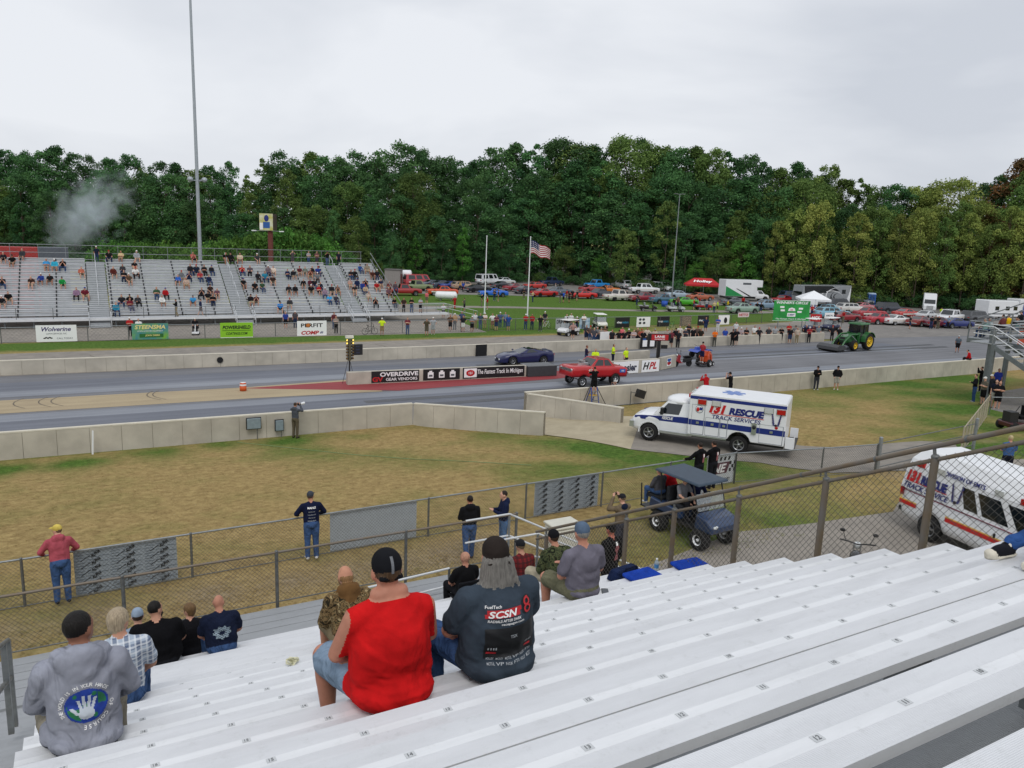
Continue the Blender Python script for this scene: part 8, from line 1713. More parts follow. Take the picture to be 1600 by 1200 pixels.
# people gathered under the right stand
for i, (x, y, sh, pa, ln, ar, lab) in enumerate(((1536, 572, '131316', '1d1d24', 'long', 'photo', 'bystander in black raising a phone under the right stand'), (1527, 584, '17171a', '2f4870', 'long', 'phone', 'bystander in black hoodie and jeans at left of the group'), (1541, 588, '5a564c', '141416', 'shorts', 'crossed', 'bystander in olive grey shirt shading the eyes under the right stand'), (1551, 584, '24262c', '141416', 'shorts', 'hips', 'bystander with white cap amid the group under the right stand'), (1559, 592, '1d2030', 'a39f96', 'shorts', 'down', 'bystander in navy shirt and pale shorts under the right stand'), (1564, 594, '17171a', '17171a', 'shorts', 'crossed', 'bystander in black at right of the group under the stand'), (1562, 575, '2f3f9a', '24252a', 'long', 'down', 'bystander in bright blue shirt behind the group'))):
    z = 1.0 if y > 580 else .7; stand_at(x, y, lab, sh, pa, ln, ar, z=z, rz=R(25+20*i), voxel=.032, hat='cap' if i in (2, 3) else None, hatc='d0d0cc', h=1.76, sleeves='long' if i < 2 else 'short')
stand_at(1581, 679, 'blond man in blue shirt and dark shorts beyond the rescue van', '3f5f8f', '1a1c26', 'shorts', 'phone', z=1.7, rz=R(-40), hairc='b8a880', voxel=.026, h=1.78)
# mobility scooter rider and bicycles by the far stand
mq = G(306, 523); ms = thing('mobility_scooter', 'white mobility scooter in front of the far stand', 'scooter', mq); orient(ms, mq, R(-100)); b = MB(); b.bx(-.5, .55, -.3, .3, .12, .3, WHITE); b.build('base', ms, bevel=.05); b = MB(); b.bx(-.4, .0, -.25, .25, .55, .65, cloth('141416')); b.bx(-.46, -.38, -.25, .25, .6, 1.1, cloth('141416')); b.tube((-.2, 0, .3), (-.2, 0, .55), .06, DARK); b.build('seat', ms); b = MB(); b.path([V(.5, 0, .3), V(.4, 0, .95)], .04, WHITE); b.path([V(.38, -.25, .98), V(.38, .25, .98)], .02, DARK); b.build('tiller', ms)
for x, y in ((.4, .25), (.4, -.25), (-.35, .28), (-.35, -.28)): ty, rm = wheel_mesh(.14, .1, .07, 4); t = obj('wheel', ty, ms, (x, y, .14)); obj('rim', rm, t)
person('rider in black shirt on the white mobility scooter', fig_cached(pose='sit', arms='lap', sleeves='short', legs='long', hair='crop', hat='cap', g=1.2, lean=.1, voxel=.038), mq+Vector((0, .2, .65)), R(170), '17171a', '2a2a2e', hat='d0d0cc')
def bicycle(px, py, label, c, rz):
    p = G(px, py); r_ = thing('bicycle', label, 'bicycle', p, rz); r = .33
    for x in (-.5, .5):
        b = MB(); b.lathe([(r-.02, -.018), (r, 0), (r-.02, .018), (r-.035, 0), (r-.02, -.018)], BLACK, 'Y', 20, c=(x, 0, r))
        for i in range(6): a = math.pi*i/6; b.tube((x-r*.95*math.cos(a), 0, r-r*.95*math.sin(a)), (x+r*.95*math.cos(a), 0, r+r*.95*math.sin(a)), .004, CHROME, n=4)
        b.build('wheel', r_)
    m_ = paint(c); b = MB()
    for a, q in ((( -.5, r), (-.05, r-.02)), ((-.05, r-.02), (.38, .8)), ((-.22, .82), (.38, .8)), ((-.05, r-.02), (-.22, .82)), ((-.5, r), (-.22, .82)), ((.5, r), (.36, .95))): b.tube((a[0], 0, a[1]), (q[0], 0, q[1]), .02, m_, n=6)
    b.build('frame', r_); b = MB(); b.ell((-.25, 0, .93), (.14, .08, .04), DARK); b.tube((-.22, 0, .8), (-.24, 0, .92), .015, DARK); b.build('saddle', r_); b = MB(); b.path([V(.3, -.28, 1.02), V(.36, 0, 1.0), V(.3, .28, 1.02)], .015, DARK); b.build('handlebar', r_)
bicycle(578, 523, 'dark bicycle leaning at the foot of the far stand stair', '2a2622', .1); bicycle(853, 514, 'white bicycle on the far lawn beside the black shirt', 'c4c6c8', .3); bicycle(1048, 517, 'green bicycle leaning on the far lawn fence', '2f7a3a', .2)
# ================================================================== the people close to the camera
from mathutils.bvhtree import BVHTree
def rampmat(name, stops, scale=6, detail=5, rough=.95, dist=0, bump=.5, const=True):
    m = bpy.data.materials.new(name); m.use_nodes = True; t = m.node_tree; p = t.nodes['Principled BSDF']; p.inputs['Roughness'].default_value = rough; p.inputs['Specular IOR Level'].default_value = .1
    co = t.nodes.new('ShaderNodeTexCoord'); n = t.nodes.new('ShaderNodeTexNoise'); n.inputs['Scale'].default_value = scale; n.inputs['Detail'].default_value = detail; n.inputs['Distortion'].default_value = dist; t.links.new(co.outputs['Object'], n.inputs['Vector'])
    r = t.nodes.new('ShaderNodeValToRGB'); r.color_ramp.interpolation = 'CONSTANT' if const else 'LINEAR'
    while len(r.color_ramp.elements) < len(stops): r.color_ramp.elements.new(.5)
    for e, (pos, c) in zip(r.color_ramp.elements, stops): e.position = pos; e.color = (*srgb(c), 1)
    t.links.new(n.outputs[0], r.inputs[0]); t.links.new(r.outputs[0], p.inputs['Base Color'])
    nb = t.nodes.new('ShaderNodeTexNoise'); nb.inputs['Scale'].default_value = 9; t.links.new(co.outputs['Object'], nb.inputs['Vector']); bp = t.nodes.new('ShaderNodeBump'); bp.inputs['Strength'].default_value = bump; bp.inputs['Distance'].default_value = .02; t.links.new(nb.outputs[0], bp.inputs['Height']); t.links.new(bp.outputs[0], p.inputs['Normal']); return m
def plaidmat(name, base, c1, c2, sc):
    m = bpy.data.materials.new(name); m.use_nodes = True; t = m.node_tree; p = t.nodes['Principled BSDF']; p.inputs['Roughness'].default_value = .95
    co = t.nodes.new('ShaderNodeTexCoord'); last = None
    for ax, c, s_, th in (('X', c1, sc, .62), ('Z', c1, sc, .62), ('X', c2, sc*2.1, .8), ('Z', c2, sc*2.1, .8)):
        w_ = t.nodes.new('ShaderNodeTexWave'); w_.bands_direction = ax; w_.inputs['Scale'].default_value = s_; t.links.new(co.outputs['Object'], w_.inputs['Vector'])
        g_ = t.nodes.new('ShaderNodeMath'); g_.operation = 'GREATER_THAN'; g_.inputs[1].default_value = th; t.links.new(w_.outputs['Fac'], g_.inputs[0]); k_ = t.nodes.new('ShaderNodeMath'); k_.operation = 'MULTIPLY'; k_.inputs[1].default_value = .55; t.links.new(g_.outputs[0], k_.inputs[0])
        mx = t.nodes.new('ShaderNodeMix'); mx.data_type = 'RGBA'; t.links.new(k_.outputs[0], mx.inputs[0]); mx.inputs[7].default_value = (*srgb(c), 1)
        if last is None: mx.inputs[6].default_value = (*srgb(base), 1)
        else: t.links.new(last, mx.inputs[6])
        last = mx.outputs[2]
    t.links.new(last, p.inputs['Base Color']); return m
def fabric(name, c, wr=.9, sc=5, fine=.25):
    """cloth with soft folds running down the back and a fine knit"""
    if name in MATS: return MATS[name]
    m = mat(name, c, rough=.95, var=.2, scale=7, bump=0, spec=.12); t = m.node_tree; p = t.nodes['Principled BSDF']; co = t.nodes.new('ShaderNodeTexCoord'); mp = t.nodes.new('ShaderNodeMapping'); mp.inputs['Scale'].default_value = (1, 1, .55); mp.inputs['Rotation'].default_value = (0, .5, 0); t.links.new(co.outputs['Object'], mp.inputs[0])
    n = t.nodes.new('ShaderNodeTexNoise'); n.inputs['Scale'].default_value = sc; n.inputs['Detail'].default_value = 3; n.inputs['Distortion'].default_value = 1.2; t.links.new(mp.outputs[0], n.inputs['Vector'])
    bp = t.nodes.new('ShaderNodeBump'); bp.inputs['Strength'].default_value = wr; bp.inputs['Distance'].default_value = .09; t.links.new(n.outputs[0], bp.inputs['Height'])
    n2 = t.nodes.new('ShaderNodeTexNoise'); n2.inputs['Scale'].default_value = 160; t.links.new(co.outputs['Object'], n2.inputs['Vector']); b2 = t.nodes.new('ShaderNodeBump'); b2.inputs['Strength'].default_value = fine; b2.inputs['Distance'].default_value = .003; t.links.new(n2.outputs[0], b2.inputs['Height']); t.links.new(bp.outputs[0], b2.inputs['Normal']); t.links.new(b2.outputs[0], p.inputs['Normal']); return m
CAMO = rampmat('leafy_camouflage', [(0, '2e2a20'), (.4, '5c4a33'), (.47, '86704e'), (.54, '3a3526'), (.6, 'a3906c')], scale=14, detail=6, dist=1.5)
CAMO2 = rampmat('green_camouflage', [(0, '20241a'), (.42, '3c4430'), (.5, '565c3e'), (.57, '2a2c20')], scale=9, detail=4, dist=2)
PLB, PLR = plaidmat('blue_plaid', 'a9b6c6', '3a4a6c', 'e0e4e8', 3.2), plaidmat('red_plaid', '7c1a1e', '1c1214', '4a1014', 3.5)
DENIM = fabric('denim', '3d567f', 1.0, 7); DENIML = fabric('pale_denim', '7f93a8', 1.0, 7)
class Decal:
    """flat print laid on the back of a body (seen from -Y)"""
    def __init__(s, o): s.o = o; me = o.data; s.bvh = BVHTree.FromPolygons([v.co.copy() for v in me.vertices], [tuple(p.vertices) for p in me.polygons])
    def y(s, x, z):
        h = s.bvh.ray_cast(Vector((x, -2, z)), Vector((0, 1, 0))); return h[0].y if h[0] is not None else None
    def lay(s, me, cx, cz, rot=0, off=.005, name='print', scale=1):
        c_, s_ = math.cos(rot)*scale, math.sin(rot)*scale; vs = []; ok = []
        for v in me.vertices:
            x, z = cx+v.co.x*c_-v.co.z*s_, cz+v.co.x*s_+v.co.z*c_; y = s.y(x, z); ok.append(y is not None); vs.append((x, (y if y is not None else 0)-off, z))
        fs = [tuple(p.vertices) for p in me.polygons if all(ok[i] for i in p.vertices)]; m2 = bpy.data.meshes.new(name); m2.from_pydata(vs, [], fs); m2.materials.append(me.materials[0]); m2.update(); return obj(name, m2, s.o)
    def text(s, txt, cx, cz, h, m, width=None, rot=0, bold=.01, shear=0, off=.006): return s.lay(text_mesh(txt, h, m, width, bold, shear, 1.0, 0), cx, cz, rot, off, 'print_lettering')
    def shape(s, f, cx, cz, w_, h, n, mats, off=.004, name='print'):
        """grid print: f(u,v) in -1..1 gives index into mats or None"""
        b = MB()
        for i in range(n):
            for j in range(n):
                k = f((i+.5)/n*2-1, (j+.5)/n*2-1)
                if k is None: continue
                P_ = []
                for a, c in ((i, j), (i+1, j), (i+1, j+1), (i, j+1)):
                    x, z = cx+w_*(a/n-.5), cz+h*(c/n-.5); y = s.y(x, z)
                    if y is None: break
                    P_.append((x, y-off, z))
                if len(P_) == 4: b.add(P_, [(0, 1, 2, 3)], mats[k])
        return b.build(name, s.o)
def hem(z0, z1, under=6, y1=.1):      # shirt down to z0 at the back, then the under layer to z1
    def f_(C, tg):
        bk = (C[:, 1] < y1) & (np.abs(C[:, 0]) < .34); tg = np.where(bk & (C[:, 2] > z0) & (C[:, 2] < .3) & np.isin(tg, (2, 6)), 1, tg); return np.where(bk & (C[:, 2] <= z0) & (C[:, 2] > z1) & np.isin(tg, (1, 2, 6)), under, tg)
    return f_
def tank(C, tg):
    tg = hem(.0, -.2, 2)(C, tg); x, z = np.abs(C[:, 0]), C[:, 2]; lim = np.interp(z, [.30, .38, .50, .60, .68], [.29, .272, .25, .238, .225]); top = .615-.0*x+.35*np.maximum(0, x-.085)*.25
    tg = np.where((z > .30) & (z < top) & (x < lim) & np.isin(tg, (0, 1)), 1, tg); tg = np.where((z > .30) & (x >= lim) & (tg == 1), 0, tg); return np.where((z >= top) & (tg == 1), 0, tg)
# 1 grey hoodie with globe print
def hood_x(f, T, Hd):
    f.ell(T(0, -.10, .60), (.155, .06, .10), 'shirt'); f.ell(T(0, -.115, .53), (.10, .045, .09), 'shirt'); f.cap(T(-.12, -.03, .62), .05, T(.12, -.03, .62), .05, 'shirt')
    f.ell((0, -.04, .08), (.215, .15, .09), 'shirt'); f.cap((-.17, .05, .09), .085, (-.2, .3, .1), .09, 'pants'); f.ell((0, -.09, .03), (.17, .07, .06), 'extra')
def seated2(label, k, X, scale, shirt, pants, ex=None, cols={}, rz=0.0, dz=0, voxel=.013, **kw):
    me = figure('person', pose='sit', fine=True, voxel=voxel, smooth=7, extra=ex, **kw); o = obj('person', me, None, (X, rowY(k)+.02, rowZ(k)+.002+dz), rz); o.scale = (scale,)*3; dress(o, shirt, pants, **cols); return tag(o, label, 'person')
o = seated2('man in grey hoodie with globe print, sitting at lower left', 6, -.16, 1.0, fabric('grey_fleece', '9194a0', .9, 4), fabric('stone_cargo', '8c8678', .9, 6), hood_x, dict(hair='120e0c', extra='26272c', sk='8a5f4c'), g=1.2, sleeves='long', arms='lap', lean=.14, yawh=-.7, hair='short', post=hem(.06, -.2))
D = Decal(o); GB, GG, GW = mat('globe_blue', '1f3f9c', var=.2, scale=30), mat('globe_green', '2a7a50', var=.2, scale=30), mat('globe_white', 'c9d2dc', var=.1)
def globe(u, v):
    r = math.hypot(u, v)
    if r > 1: return None
    palm = (u*u/.14+(v+.45)**2/.12) < 1; fing = any(abs(u-a-(v)*b_) < .075 and -.3 < v < t for a, b_, t in ((-.28, -.25, .35), (-.08, -.08, .62), (.12, .1, .6), (.32, .28, .42))) or (abs((u+.5)-(v+.3)*-.8) < .1 and -.45 < v < -.05)
    if palm or fing: return 2
    if r > .9: return 0
    return 1 if (u < -.25 and v < -.15) or (u > .55 and v > -.1) or math.sin(u*7+2)*math.cos(v*5) > .75 else 0
GC = (.015, .33); D.shape(globe, GC[0], GC[1], .24, .22, 44, [GB, GG, GW], name='globe_print')
for txt, a0, a1, rr in (('THE WORLD IS IN YOUR HANDS', 205, 35, .142), ('OF COURSE', -10, -95, .142)):
    for i, ch in enumerate(txt):
        if ch == ' ': continue
        a = R(a0+(a1-a0)*i/(len(txt)-1)); D.text(ch, GC[0]+rr*math.cos(a), GC[1]+rr*.95*math.sin(a), .022, WP, rot=a-math.pi/2, bold=.02)
# 2 blue plaid
seated2('grey-blond person in blue plaid shirt beside the grey hoodie', 9, .09, .97, PLB, DENIM, None, dict(hair='a89880', sk='b98a73'), g=1.05, sleeves='short', arms='lap', lean=.22, yawh=-.7, hair='full', voxel=.015)
# 3-5 the three by the fence
seated2('big dark-haired man in black tee by the walkway', 15, .58, 1.04, fabric('black_tee', '121215', .7, 4), '1c1d22', None, dict(hair='14100e', sk='b98a73'), g=1.6, belly=.8, sleeves='short', arms='lap', lean=.15, yawh=-.9, hair='short', beard=True, voxel=.018)
seated2('curly-haired woman in black jacket between two men by the fence', 16, 1.06, .9, '17171b', '1c1d22', None, dict(hair='6e5538', sk='c4937c'), g=1.0, sleeves='long', arms='lap', lean=.15, yawh=.8, hair='full', voxel=.018)
o = seated2('bald man in navy tee with pale crest print by the walkway', 15, 1.4, .93, fabric('navy_tee', '1a2136', .7, 5), DENIM, None, dict(hair='b98a73', sk='b5806a'), g=1.3, belly=.3, sleeves='short', arms='lap', lean=.3, yawh=-.4, hair=None, voxel=.016)
D = Decal(o); D.shape(lambda u, v: 0 if .35 < math.hypot(u*1.0, v*1.1)+.12*math.sin(9*math.atan2(v, u)) < .95 and math.sin(u*17)*math.cos(v*19) > -.35 else None, 0, .36, .26, .2, 34, [mat('pale_print', '8fa0ac', var=.2)], name='crest_print')
seated2('person in pale blue cap and hoodie mostly hidden behind big man', 16, .38, .98, '8a9aac', '2c3a58', None, dict(hair='3b2c20', hat='8a9aac'), g=1.0, sleeves='long', arms='lap', lean=.1, hat='backcap', hair='crop', voxel=.022)
# 6 camouflage hoodie
o = seated2('balding man in leafy camouflage jacket with brown hood', 10, 2.33, 1.0, CAMO, '7c7058', lambda f, T, Hd: (f.ell(T(0, -.10, .60), (.12, .055, .10), 'extra'), f.cap(T(-.08, -.05, .63), .05, T(.08, -.05, .63), .05, 'extra'), f.ell(T(0, -.11, .52), (.07, .04, .07), 'extra')), dict(hair='8a6844', extra='6e5030', sk='c08a70'), g=1.15, sleeves='long', arms='lap', lean=.3, yawh=.2, hair='fringe', legs='shorts', beard=True, voxel=.014)
# 7 red sleeveless
def capx(f, T, Hd):
    f.ell(Hd(0, 0, .125), (.012, .012, .008), 'hat'); f.cap(Hd(-.06, -.085, -.012), .016, Hd(.06, -.085, -.012), .016, 'hat')
def redx(f, T, Hd):
    capx(f, T, Hd); f.ell((0, -.02, .09), (.245, .185, .12), 'shirt'); f.ell(T(0, -.02, .34), (.235, .16, .24), 'shirt'); f.cap(T(-.07, -.005, .64), .045, T(.07, -.005, .64), .045, 'skin')
o = seated2('big man in red sleeveless shirt and black cap, front centre', 4, 1.44, 1.02, fabric('red_tank', 'c41a1c', .55, 3.2), DENIML, redx, dict(hair='4d3a28', hat='17181c', sk='b9806a'), g=1.34, belly=.4, sleeves='none', arms='lap', lean=.12, hat='backcap', hair='crop', legs='shorts', voxel=.0095, knee=.3, post=tank)
D = Decal(o); b = MB(); D.shape(lambda u, v: 0, 0, .82, .016, .09, 6, [mat('cap_stripe', '6a6d72')], name='cap_stripe')
# 8 long grey hair
def hairx(f, T, Hd):
    capx(f, T, Hd); rr = random.Random(4)
    for i in range(26):
        x0 = -.085+.17*(i % 13)/12; y0 = -.04-.03*(i//13)-.02*math.cos((i % 13)/12*3.14-1.57); p = Hd(x0, y0, .0); n_ = 5; L_ = .34+.07*rr.random()-.5*abs(x0)
        for j in range(n_):
            q = p+V(rr.uniform(-.018, .018)+x0*.10, -.013 if j < 2 else .004, -L_/n_); f.cap(p, .017-.0015*j, q, .0155-.0015*j, 'hair'); p = q
    f.ell((0, -.02, .09), (.25, .19, .12), 'shirt'); f.ell(T(0, -.02, .32), (.235, .16, .24), 'shirt'); f.ell(Hd(0, -.105, -.005), (.035, .012, .02), 'hair')
o = seated2('long grey-haired man in slate race tee and dark cap', 4, 2.14, .98, fabric('slate_tee', '39434e', .6, 3.5), DENIM, hairx, dict(hair='74716c', hat='2b2522', sk='b5806a'), g=1.4, belly=.5, sleeves='short', arms='lap', lean=.08, yawh=-.15, hat='backcap', hair='crop', legs='long', voxel=.0115, knee=.3, post=hem(.0, -.2, 2))
D = Decal(o); SK, SR, SG_ = mat('print_black', '14161a', var=.1), mat('print_scarlet', 'b8242c', var=.05), mat('print_grey', 'aab0b6', var=.1)
D.shape(lambda u, v: 0 if abs(u) < .95-.12*v and v > -.55 else (0 if abs(u) < .98 else None), .02, .285, .36, .2, 26, [SK], off=.004, name='car_print')
D.shape(lambda u, v: 1 if abs(v) < .9 and abs(u-.1*v) < .85 else None, -.03, .47, .27, .055, 20, [SK, SR], off=.004, name='logo_bar')
D.text('SCSN', -.04, .47, .042, WP, .19, bold=.03, shear=.25, off=.009); D.text('8', .14, .485, .1, SK, .09, bold=.05, off=.007); D.text('8', .14, .485, .09, SR, .06, bold=.0, off=.010)
D.text('RADIALS AFTER DARK', -.03, .43, .016, WP, .22, bold=.01, shear=.2, off=.008); D.text('FuelTech', -.10, .515, .017, WP, .1, shear=.2, off=.008); D.text('racepages.com', .02, .405, .014, WP, .16, off=.008)
for x_ in (-.12, .14): D.shape(lambda u, v: 0, x_, .225, .055, .014, 4, [SR], off=.008, name='tail_light_print'); D.shape(lambda u, v: 0 if int((u+1)*4) % 2 else None, x_, .255, .06, .016, 8, [SG_], off=.008, name='badge_print')
D.text('TSX', .02, .325, .02, SG_, .05, off=.009)
for r0, zz in ((0, .185), (1, .158)):
    for i in range(6): D.text(['HOLLEY', 'MICKEY', 'MOTUL', 'VP', 'NGK', 'FTI'][(i+r0*2) % 6], -.125+.055*i, zz, .014, SG_, .045, shear=.2, off=.006)
# 9-11 lower right spectators
seated2('bald man in black shirt on a black seat cushion chair', 16, 5.5, .95, '121214', '17171b', None, dict(hair='b98a73', sk='b5806a'), g=1.1, sleeves='short', arms='lap', lean=.05, yawh=.3, hair='crop', voxel=.018)
sc_ = thing('stadium_seat', 'black folding stadium seat behind the bald man in black', 'seat', (5.5, rowY(16)-.16, rowZ(16)), 0); b = MB(); b.box((0, 0, .22), (.46, .05, .36), cloth('17181c'), rot=Matrix.Rotation(.15, 3, 'X')); b.build('backrest', sc_, bevel=.02); b = MB(); b.box((0, .22, .005), (.44, .42, .01), cloth('17181c')); b.build('base', sc_)
seated2('man in red and black plaid behind the long grey hair', 15, 6.3, .95, PLR, '24252a', None, dict(hair='6b5a45'), g=1.05, sleeves='long', arms='lap', lean=.2, hair='short', hat='cap', voxel=.02)
seated2('man in green camouflage jacket and black cap by the end fence', 13, 6.22, 1.0, CAMO2, 'a89f8a', None, dict(hair='3b2c20', hat='17171a'), g=1.15, sleeves='long', arms='lap', lean=.3, yawh=.1, hat='backcap', hair='crop', voxel=.016, knee=.3)
seated2('man in grey tee and blue cap beside a phone', 9, 4.95, 1.03, fabric('mauve_grey_tee', '6d6a76', .55, 4), fabric('olive_shorts', '6b6a55', .9, 6), lambda f, T, Hd: (f.ell(Hd(0, 0, .125), (.012, .012, .008), 'hat'), f.ell((0, -.01, .1), (.205, .15, .1), 'shirt')), dict(hair='8d8a84', hat='56677c', sk='b9826c'), g=1.2, belly=.2, sleeves='short', arms='crossed', lean=.1, hat='backcap', hair='crop', legs='shorts', voxel=.013, knee=.25)
# 12 standing figures near the fences
def standing(label, px, py, z, shirt, pants, rz, cols={}, h=1.78, at=None, voxel=.018, **kw):
    p = G(px, py, z+h) if at is None else Vector(at); me = figure('person', pose='stand', fine=True, voxel=voxel, smooth=6, **kw); o = obj('person', me, None, (p.x, p.y, z), rz); o.scale = (h/1.76,)*3; dress(o, shirt, pants, **cols); return tag(o, label, 'person')
ZG = 1.7
def at_fence(px, dy=-.34): 
    q = min(((abs(P2(a.lerp(c, t)+Vector((0, 0, .9)))[0]-px), a.lerp(c, t)) for a, c in zip(F1, F1[1:]) for t in np.linspace(0, 1, 150)), key=lambda e: e[0])[1]; return (q.x, q.y+dy, q.z)
standing('man in faded pink shirt and yellow cap leaning on the near fence', 92, 848, ZG, fabric('pink_tee', 'a8505c', .7, 4), DENIM, .1, dict(hair='6b5a45', hat='c9b45a'), at=at_fence(95), sleeves='long', arms='lean', g=1.15, lean=.22, hat='cap', hair='crop', yawh=.8, hood=True)
o = standing('man in navy hoodie with white back print leaning on the near fence', 478, 797, ZG, fabric('navy_hoodie', '161d38', .7, 4), DENIM, -.1, dict(hair='4a4038', hat='3f434c'), at=at_fence(482), sleeves='long', arms='lean', g=1.15, lean=.15, hat='cap', hair='crop', yawh=-.5)
D = Decal(o); D.text('MAHLE', 0, 1.36, .05, WP, .2, bold=.03)
for i, t_ in enumerate(('MOTORSPORT', 'CLEVITE', 'PISTONS', 'ENGINE PARTS')): D.text(t_, 0, 1.26-.075*i, .022, SG_, .16+.04*(i % 2))
standing('man in black hooded jacket with legs apart at the near fence', 735, 773, ZG, '17181c', DENIM, -.2, dict(hair='1c1512'), sleeves='long', arms='phone', g=1.1, hood=True, stride=.16, hair='short')
o = standing('man in navy hoodie looking at his phone by the near fence', 789, 765, ZG, '18203c', fabric('mid_denim', '4f6d94', 1, 7), R(75), dict(hair='241a14'), sleeves='long', arms='phone', g=1.05, hood=True, hair='short')
o = standing('man in tan jacket holding up a phone camera near the golf cart', 974, 771, ZG, fabric('tan_jacket', '6f6250', .8, 5), '3a3b44', .1, dict(hair='6b5a45', extra='1a2136'), sleeves='long', arms='photo', g=1.15, hood=False, hair='short', hat='cap', extra=lambda f, T, Hd: f.ell(T(0, -.09, 1.43), (.11, .05, .08), 'extra'))
q = o.location; hd_ = Vector((0, .31, 1.66)); pc_ = thing('phone', 'dark phone held up by the man in tan jacket', 'phone', (q.x, q.y+.31, q.z+1.68)); b = MB(); b.box((0, 0, 0), (.15, .01, .075), DARK); b.build('body', pc_); b = MB(); b.box((0, -.0065, 0), (.135, .002, .065), GLASS); b.build('screen', pc_)
o = standing('person in black hoodie with pink back print beyond the side fence', 957, 817, DZ-.1, '131316', '17171b', .2, dict(hair='241a14', hat='17171a', sk='b9705e'), sleeves='long', arms='down', g=1.1, hat='cap', hair='crop', h=1.7)
D = Decal(o); D.shape(lambda u, v: 1 if v > .55 and abs(u) < .35 else (0 if abs(u) < .5+.3*math.sin(v*6) and math.sin(u*11)*math.cos(v*9) > -.5 else None), .05, 1.22, .18, .36, 20, [mat('pink_print', '9a5a62', var=.3, scale=30), WP], name='back_print')
for px, py, lab in ((1079, 723, 'left of two people in black hoodies leaning on fence beyond cart'), (1101, 721, 'right of two people in black hoodies leaning on fence beyond cart')):
    o = standing(lab, px, py, ZG, '121215', '1c1d22', .05, dict(hair='241a14'), at=at_fence(px, -.4), sleeves='long', arms='lean', g=1.15, hair='short', hood=True, voxel=.022, h=1.72)
    D = Decal(o); D.shape(lambda u, v: 1 if v > .3 and abs(u) < .6 else 0, .08, 1.2, .12, .3, 8, [mat('pink_print', '9a5a62'), WP], name='back_print')
standing('person in white shirt standing behind the cart roof', 1092, 742, ZG, 'c9cbce', '2c3a58', .1, dict(hair='4d3a28'), sleeves='short', arms='down', g=1.0, hair='short', voxel=.024, h=1.66)
# riders of the blue cart
CM = Matrix.Rotation(CARTH, 3, 'Z')
def rider(label, loc, rz, shirt, pants, cols={}, **kw):
    me = figure('person', pose='sit', fine=True, voxel=.02, smooth=5, **kw); o = obj('person', me, None, CARTP+CM@Vector(loc), CARTH-math.pi/2+rz); o.scale = (.9,)*3; dress(o, shirt, pants, **cols); return tag(o, label, 'person')
rider('grey-haired man in dark grey sweater on the cart rear seat', (-1.05, -.28, .97), math.pi, '4a4a50', DENIM, dict(hair='6f675f'), sleeves='long', arms='lap', g=1.25, hair='crop', lean=.1)
rider('man in red tee bending on the cart rear seat', (-1.05, .26, .97), math.pi, 'b01a20', '24252a', dict(hair='3b2c20'), sleeves='short', arms='knees', g=1.3, hair='short', lean=.6)
rider('man in navy jacket and white cap in the cart front seat', (-.2, .25, .99), 0, '1b2140', '24252a', dict(hair='8d8a84', hat='c4c8cc'), sleeves='long', arms='knees', g=1.15, hat='backcap', hair='crop', lean=.2)
rider('driver in grey tee at the far side of cart', (-.2, -.25, .99), 0, '77787e', '1c1d22', dict(hair='4d3a28'), sleeves='short', arms='knees', g=1.1, hair='short', lean=.1)
# legs and canvas shoes of somebody sitting just outside the right edge
f = Fig(); 
for sx, dy, zz in ((-1, 0, .0), (1, .06, .01)):
    x = .11*sx; f.cap((x, -.62, .14), .085, (x, -.25, .19), .065, 'pants'); f.cap((x, -.25, .19), .062, (x, .12+dy, .10), .052, 'pants'); f.ell((x, .2+dy, .055), (.045, .13, .045), 'shoe'); f.ell((x, .325+dy, .04), (.038, .035, .03), 'extra'); f.ell((x, .21+dy, .012), (.052, .16, .014), 'extra')
    for i in range(5): f.cap((x-.03, .14+dy+.03*i, .108-.012*i), .006, (x+.03, .14+dy+.03*i, .108-.012*i), .006, 'extra')
f.ell((0, -.75, .14), (.19, .16, .14), 'pants'); f.ell((0, -.86, .42), (.18, .13, .3), 'shirt'); f.cap((0, -.86, .68), .06, (0, -.85, .8), .05, 'skin'); f.ell((0, -.85, .9), (.08, .095, .11), 'skin'); f.ell((0, -.86, .93), (.085, .1, .1), 'hair')
for sx in (-1, 1): f.cap((sx*.18, -.86, .62), .06, (sx*.25, -.8, .36), .045, 'shirt'); f.cap((sx*.25, -.8, .36), .042, (sx*.2, -.6, .24), .032, 'skin'); hand(f, V(sx*.2, -.6, .24), V(0, 1, -.3), sx, True)
me = f.mesh('person', .011, 5); q = G(1556, 878, rowZ(2)); o = obj('person', me, None, (q.x+.37, rowY(2)+.0, rowZ(2)+.002), R(82)); dress(o, '3a3b44', fabric('blue_jeans', '2f4f86', .9, 8), shoe='1b1c22', extra='d8d2c2'); tag(o, 'person in jeans and black canvas shoes cut off by right edge', 'person')
# ------------------------------------------------------------------ things left on the seats
def cushion(label, px, py, k, rz):
    q = G(px, py, rowZ(k)+.03); r_ = thing('seat_cushion', label, 'cushion', (q.x, rowY(k)+.03, rowZ(k)), rz); b = MB(); m_ = fabric('cushion_blue', '1c3f9e', .6, 8)
    b.bx(-.24, .24, -.17, .17, .004, .06, m_); b.build('pad', r_, bevel=.025); b = MB(); b.path([V(-.08, -.175, .035), V(-.05, -.20, .035), V(.05, -.20, .035), V(.08, -.175, .035)], .008, m_); b.build('handle', r_)
cushion('blue seat cushion nearer the grey tee man', 1013, 905, 10, .06); cushion('blue seat cushion at the end of a row by the side fence', 1084, 886, 10, -.05)
q = G(952, 930, rowZ(9)); ph = thing('phone', 'dark phone lying on the seat beside the grey tee man', 'phone', (q.x, rowY(9)+.02, rowZ(9)), -.5); b = MB(); b.bx(-.04, .04, -.08, .08, .002, .012, DARK); b.build('body', ph); b = MB(); b.bx(-.036, .036, -.074, .074, .0125, .0135, mat('phone_glass', '3a4046', rough=.1)); b.build('screen', ph)
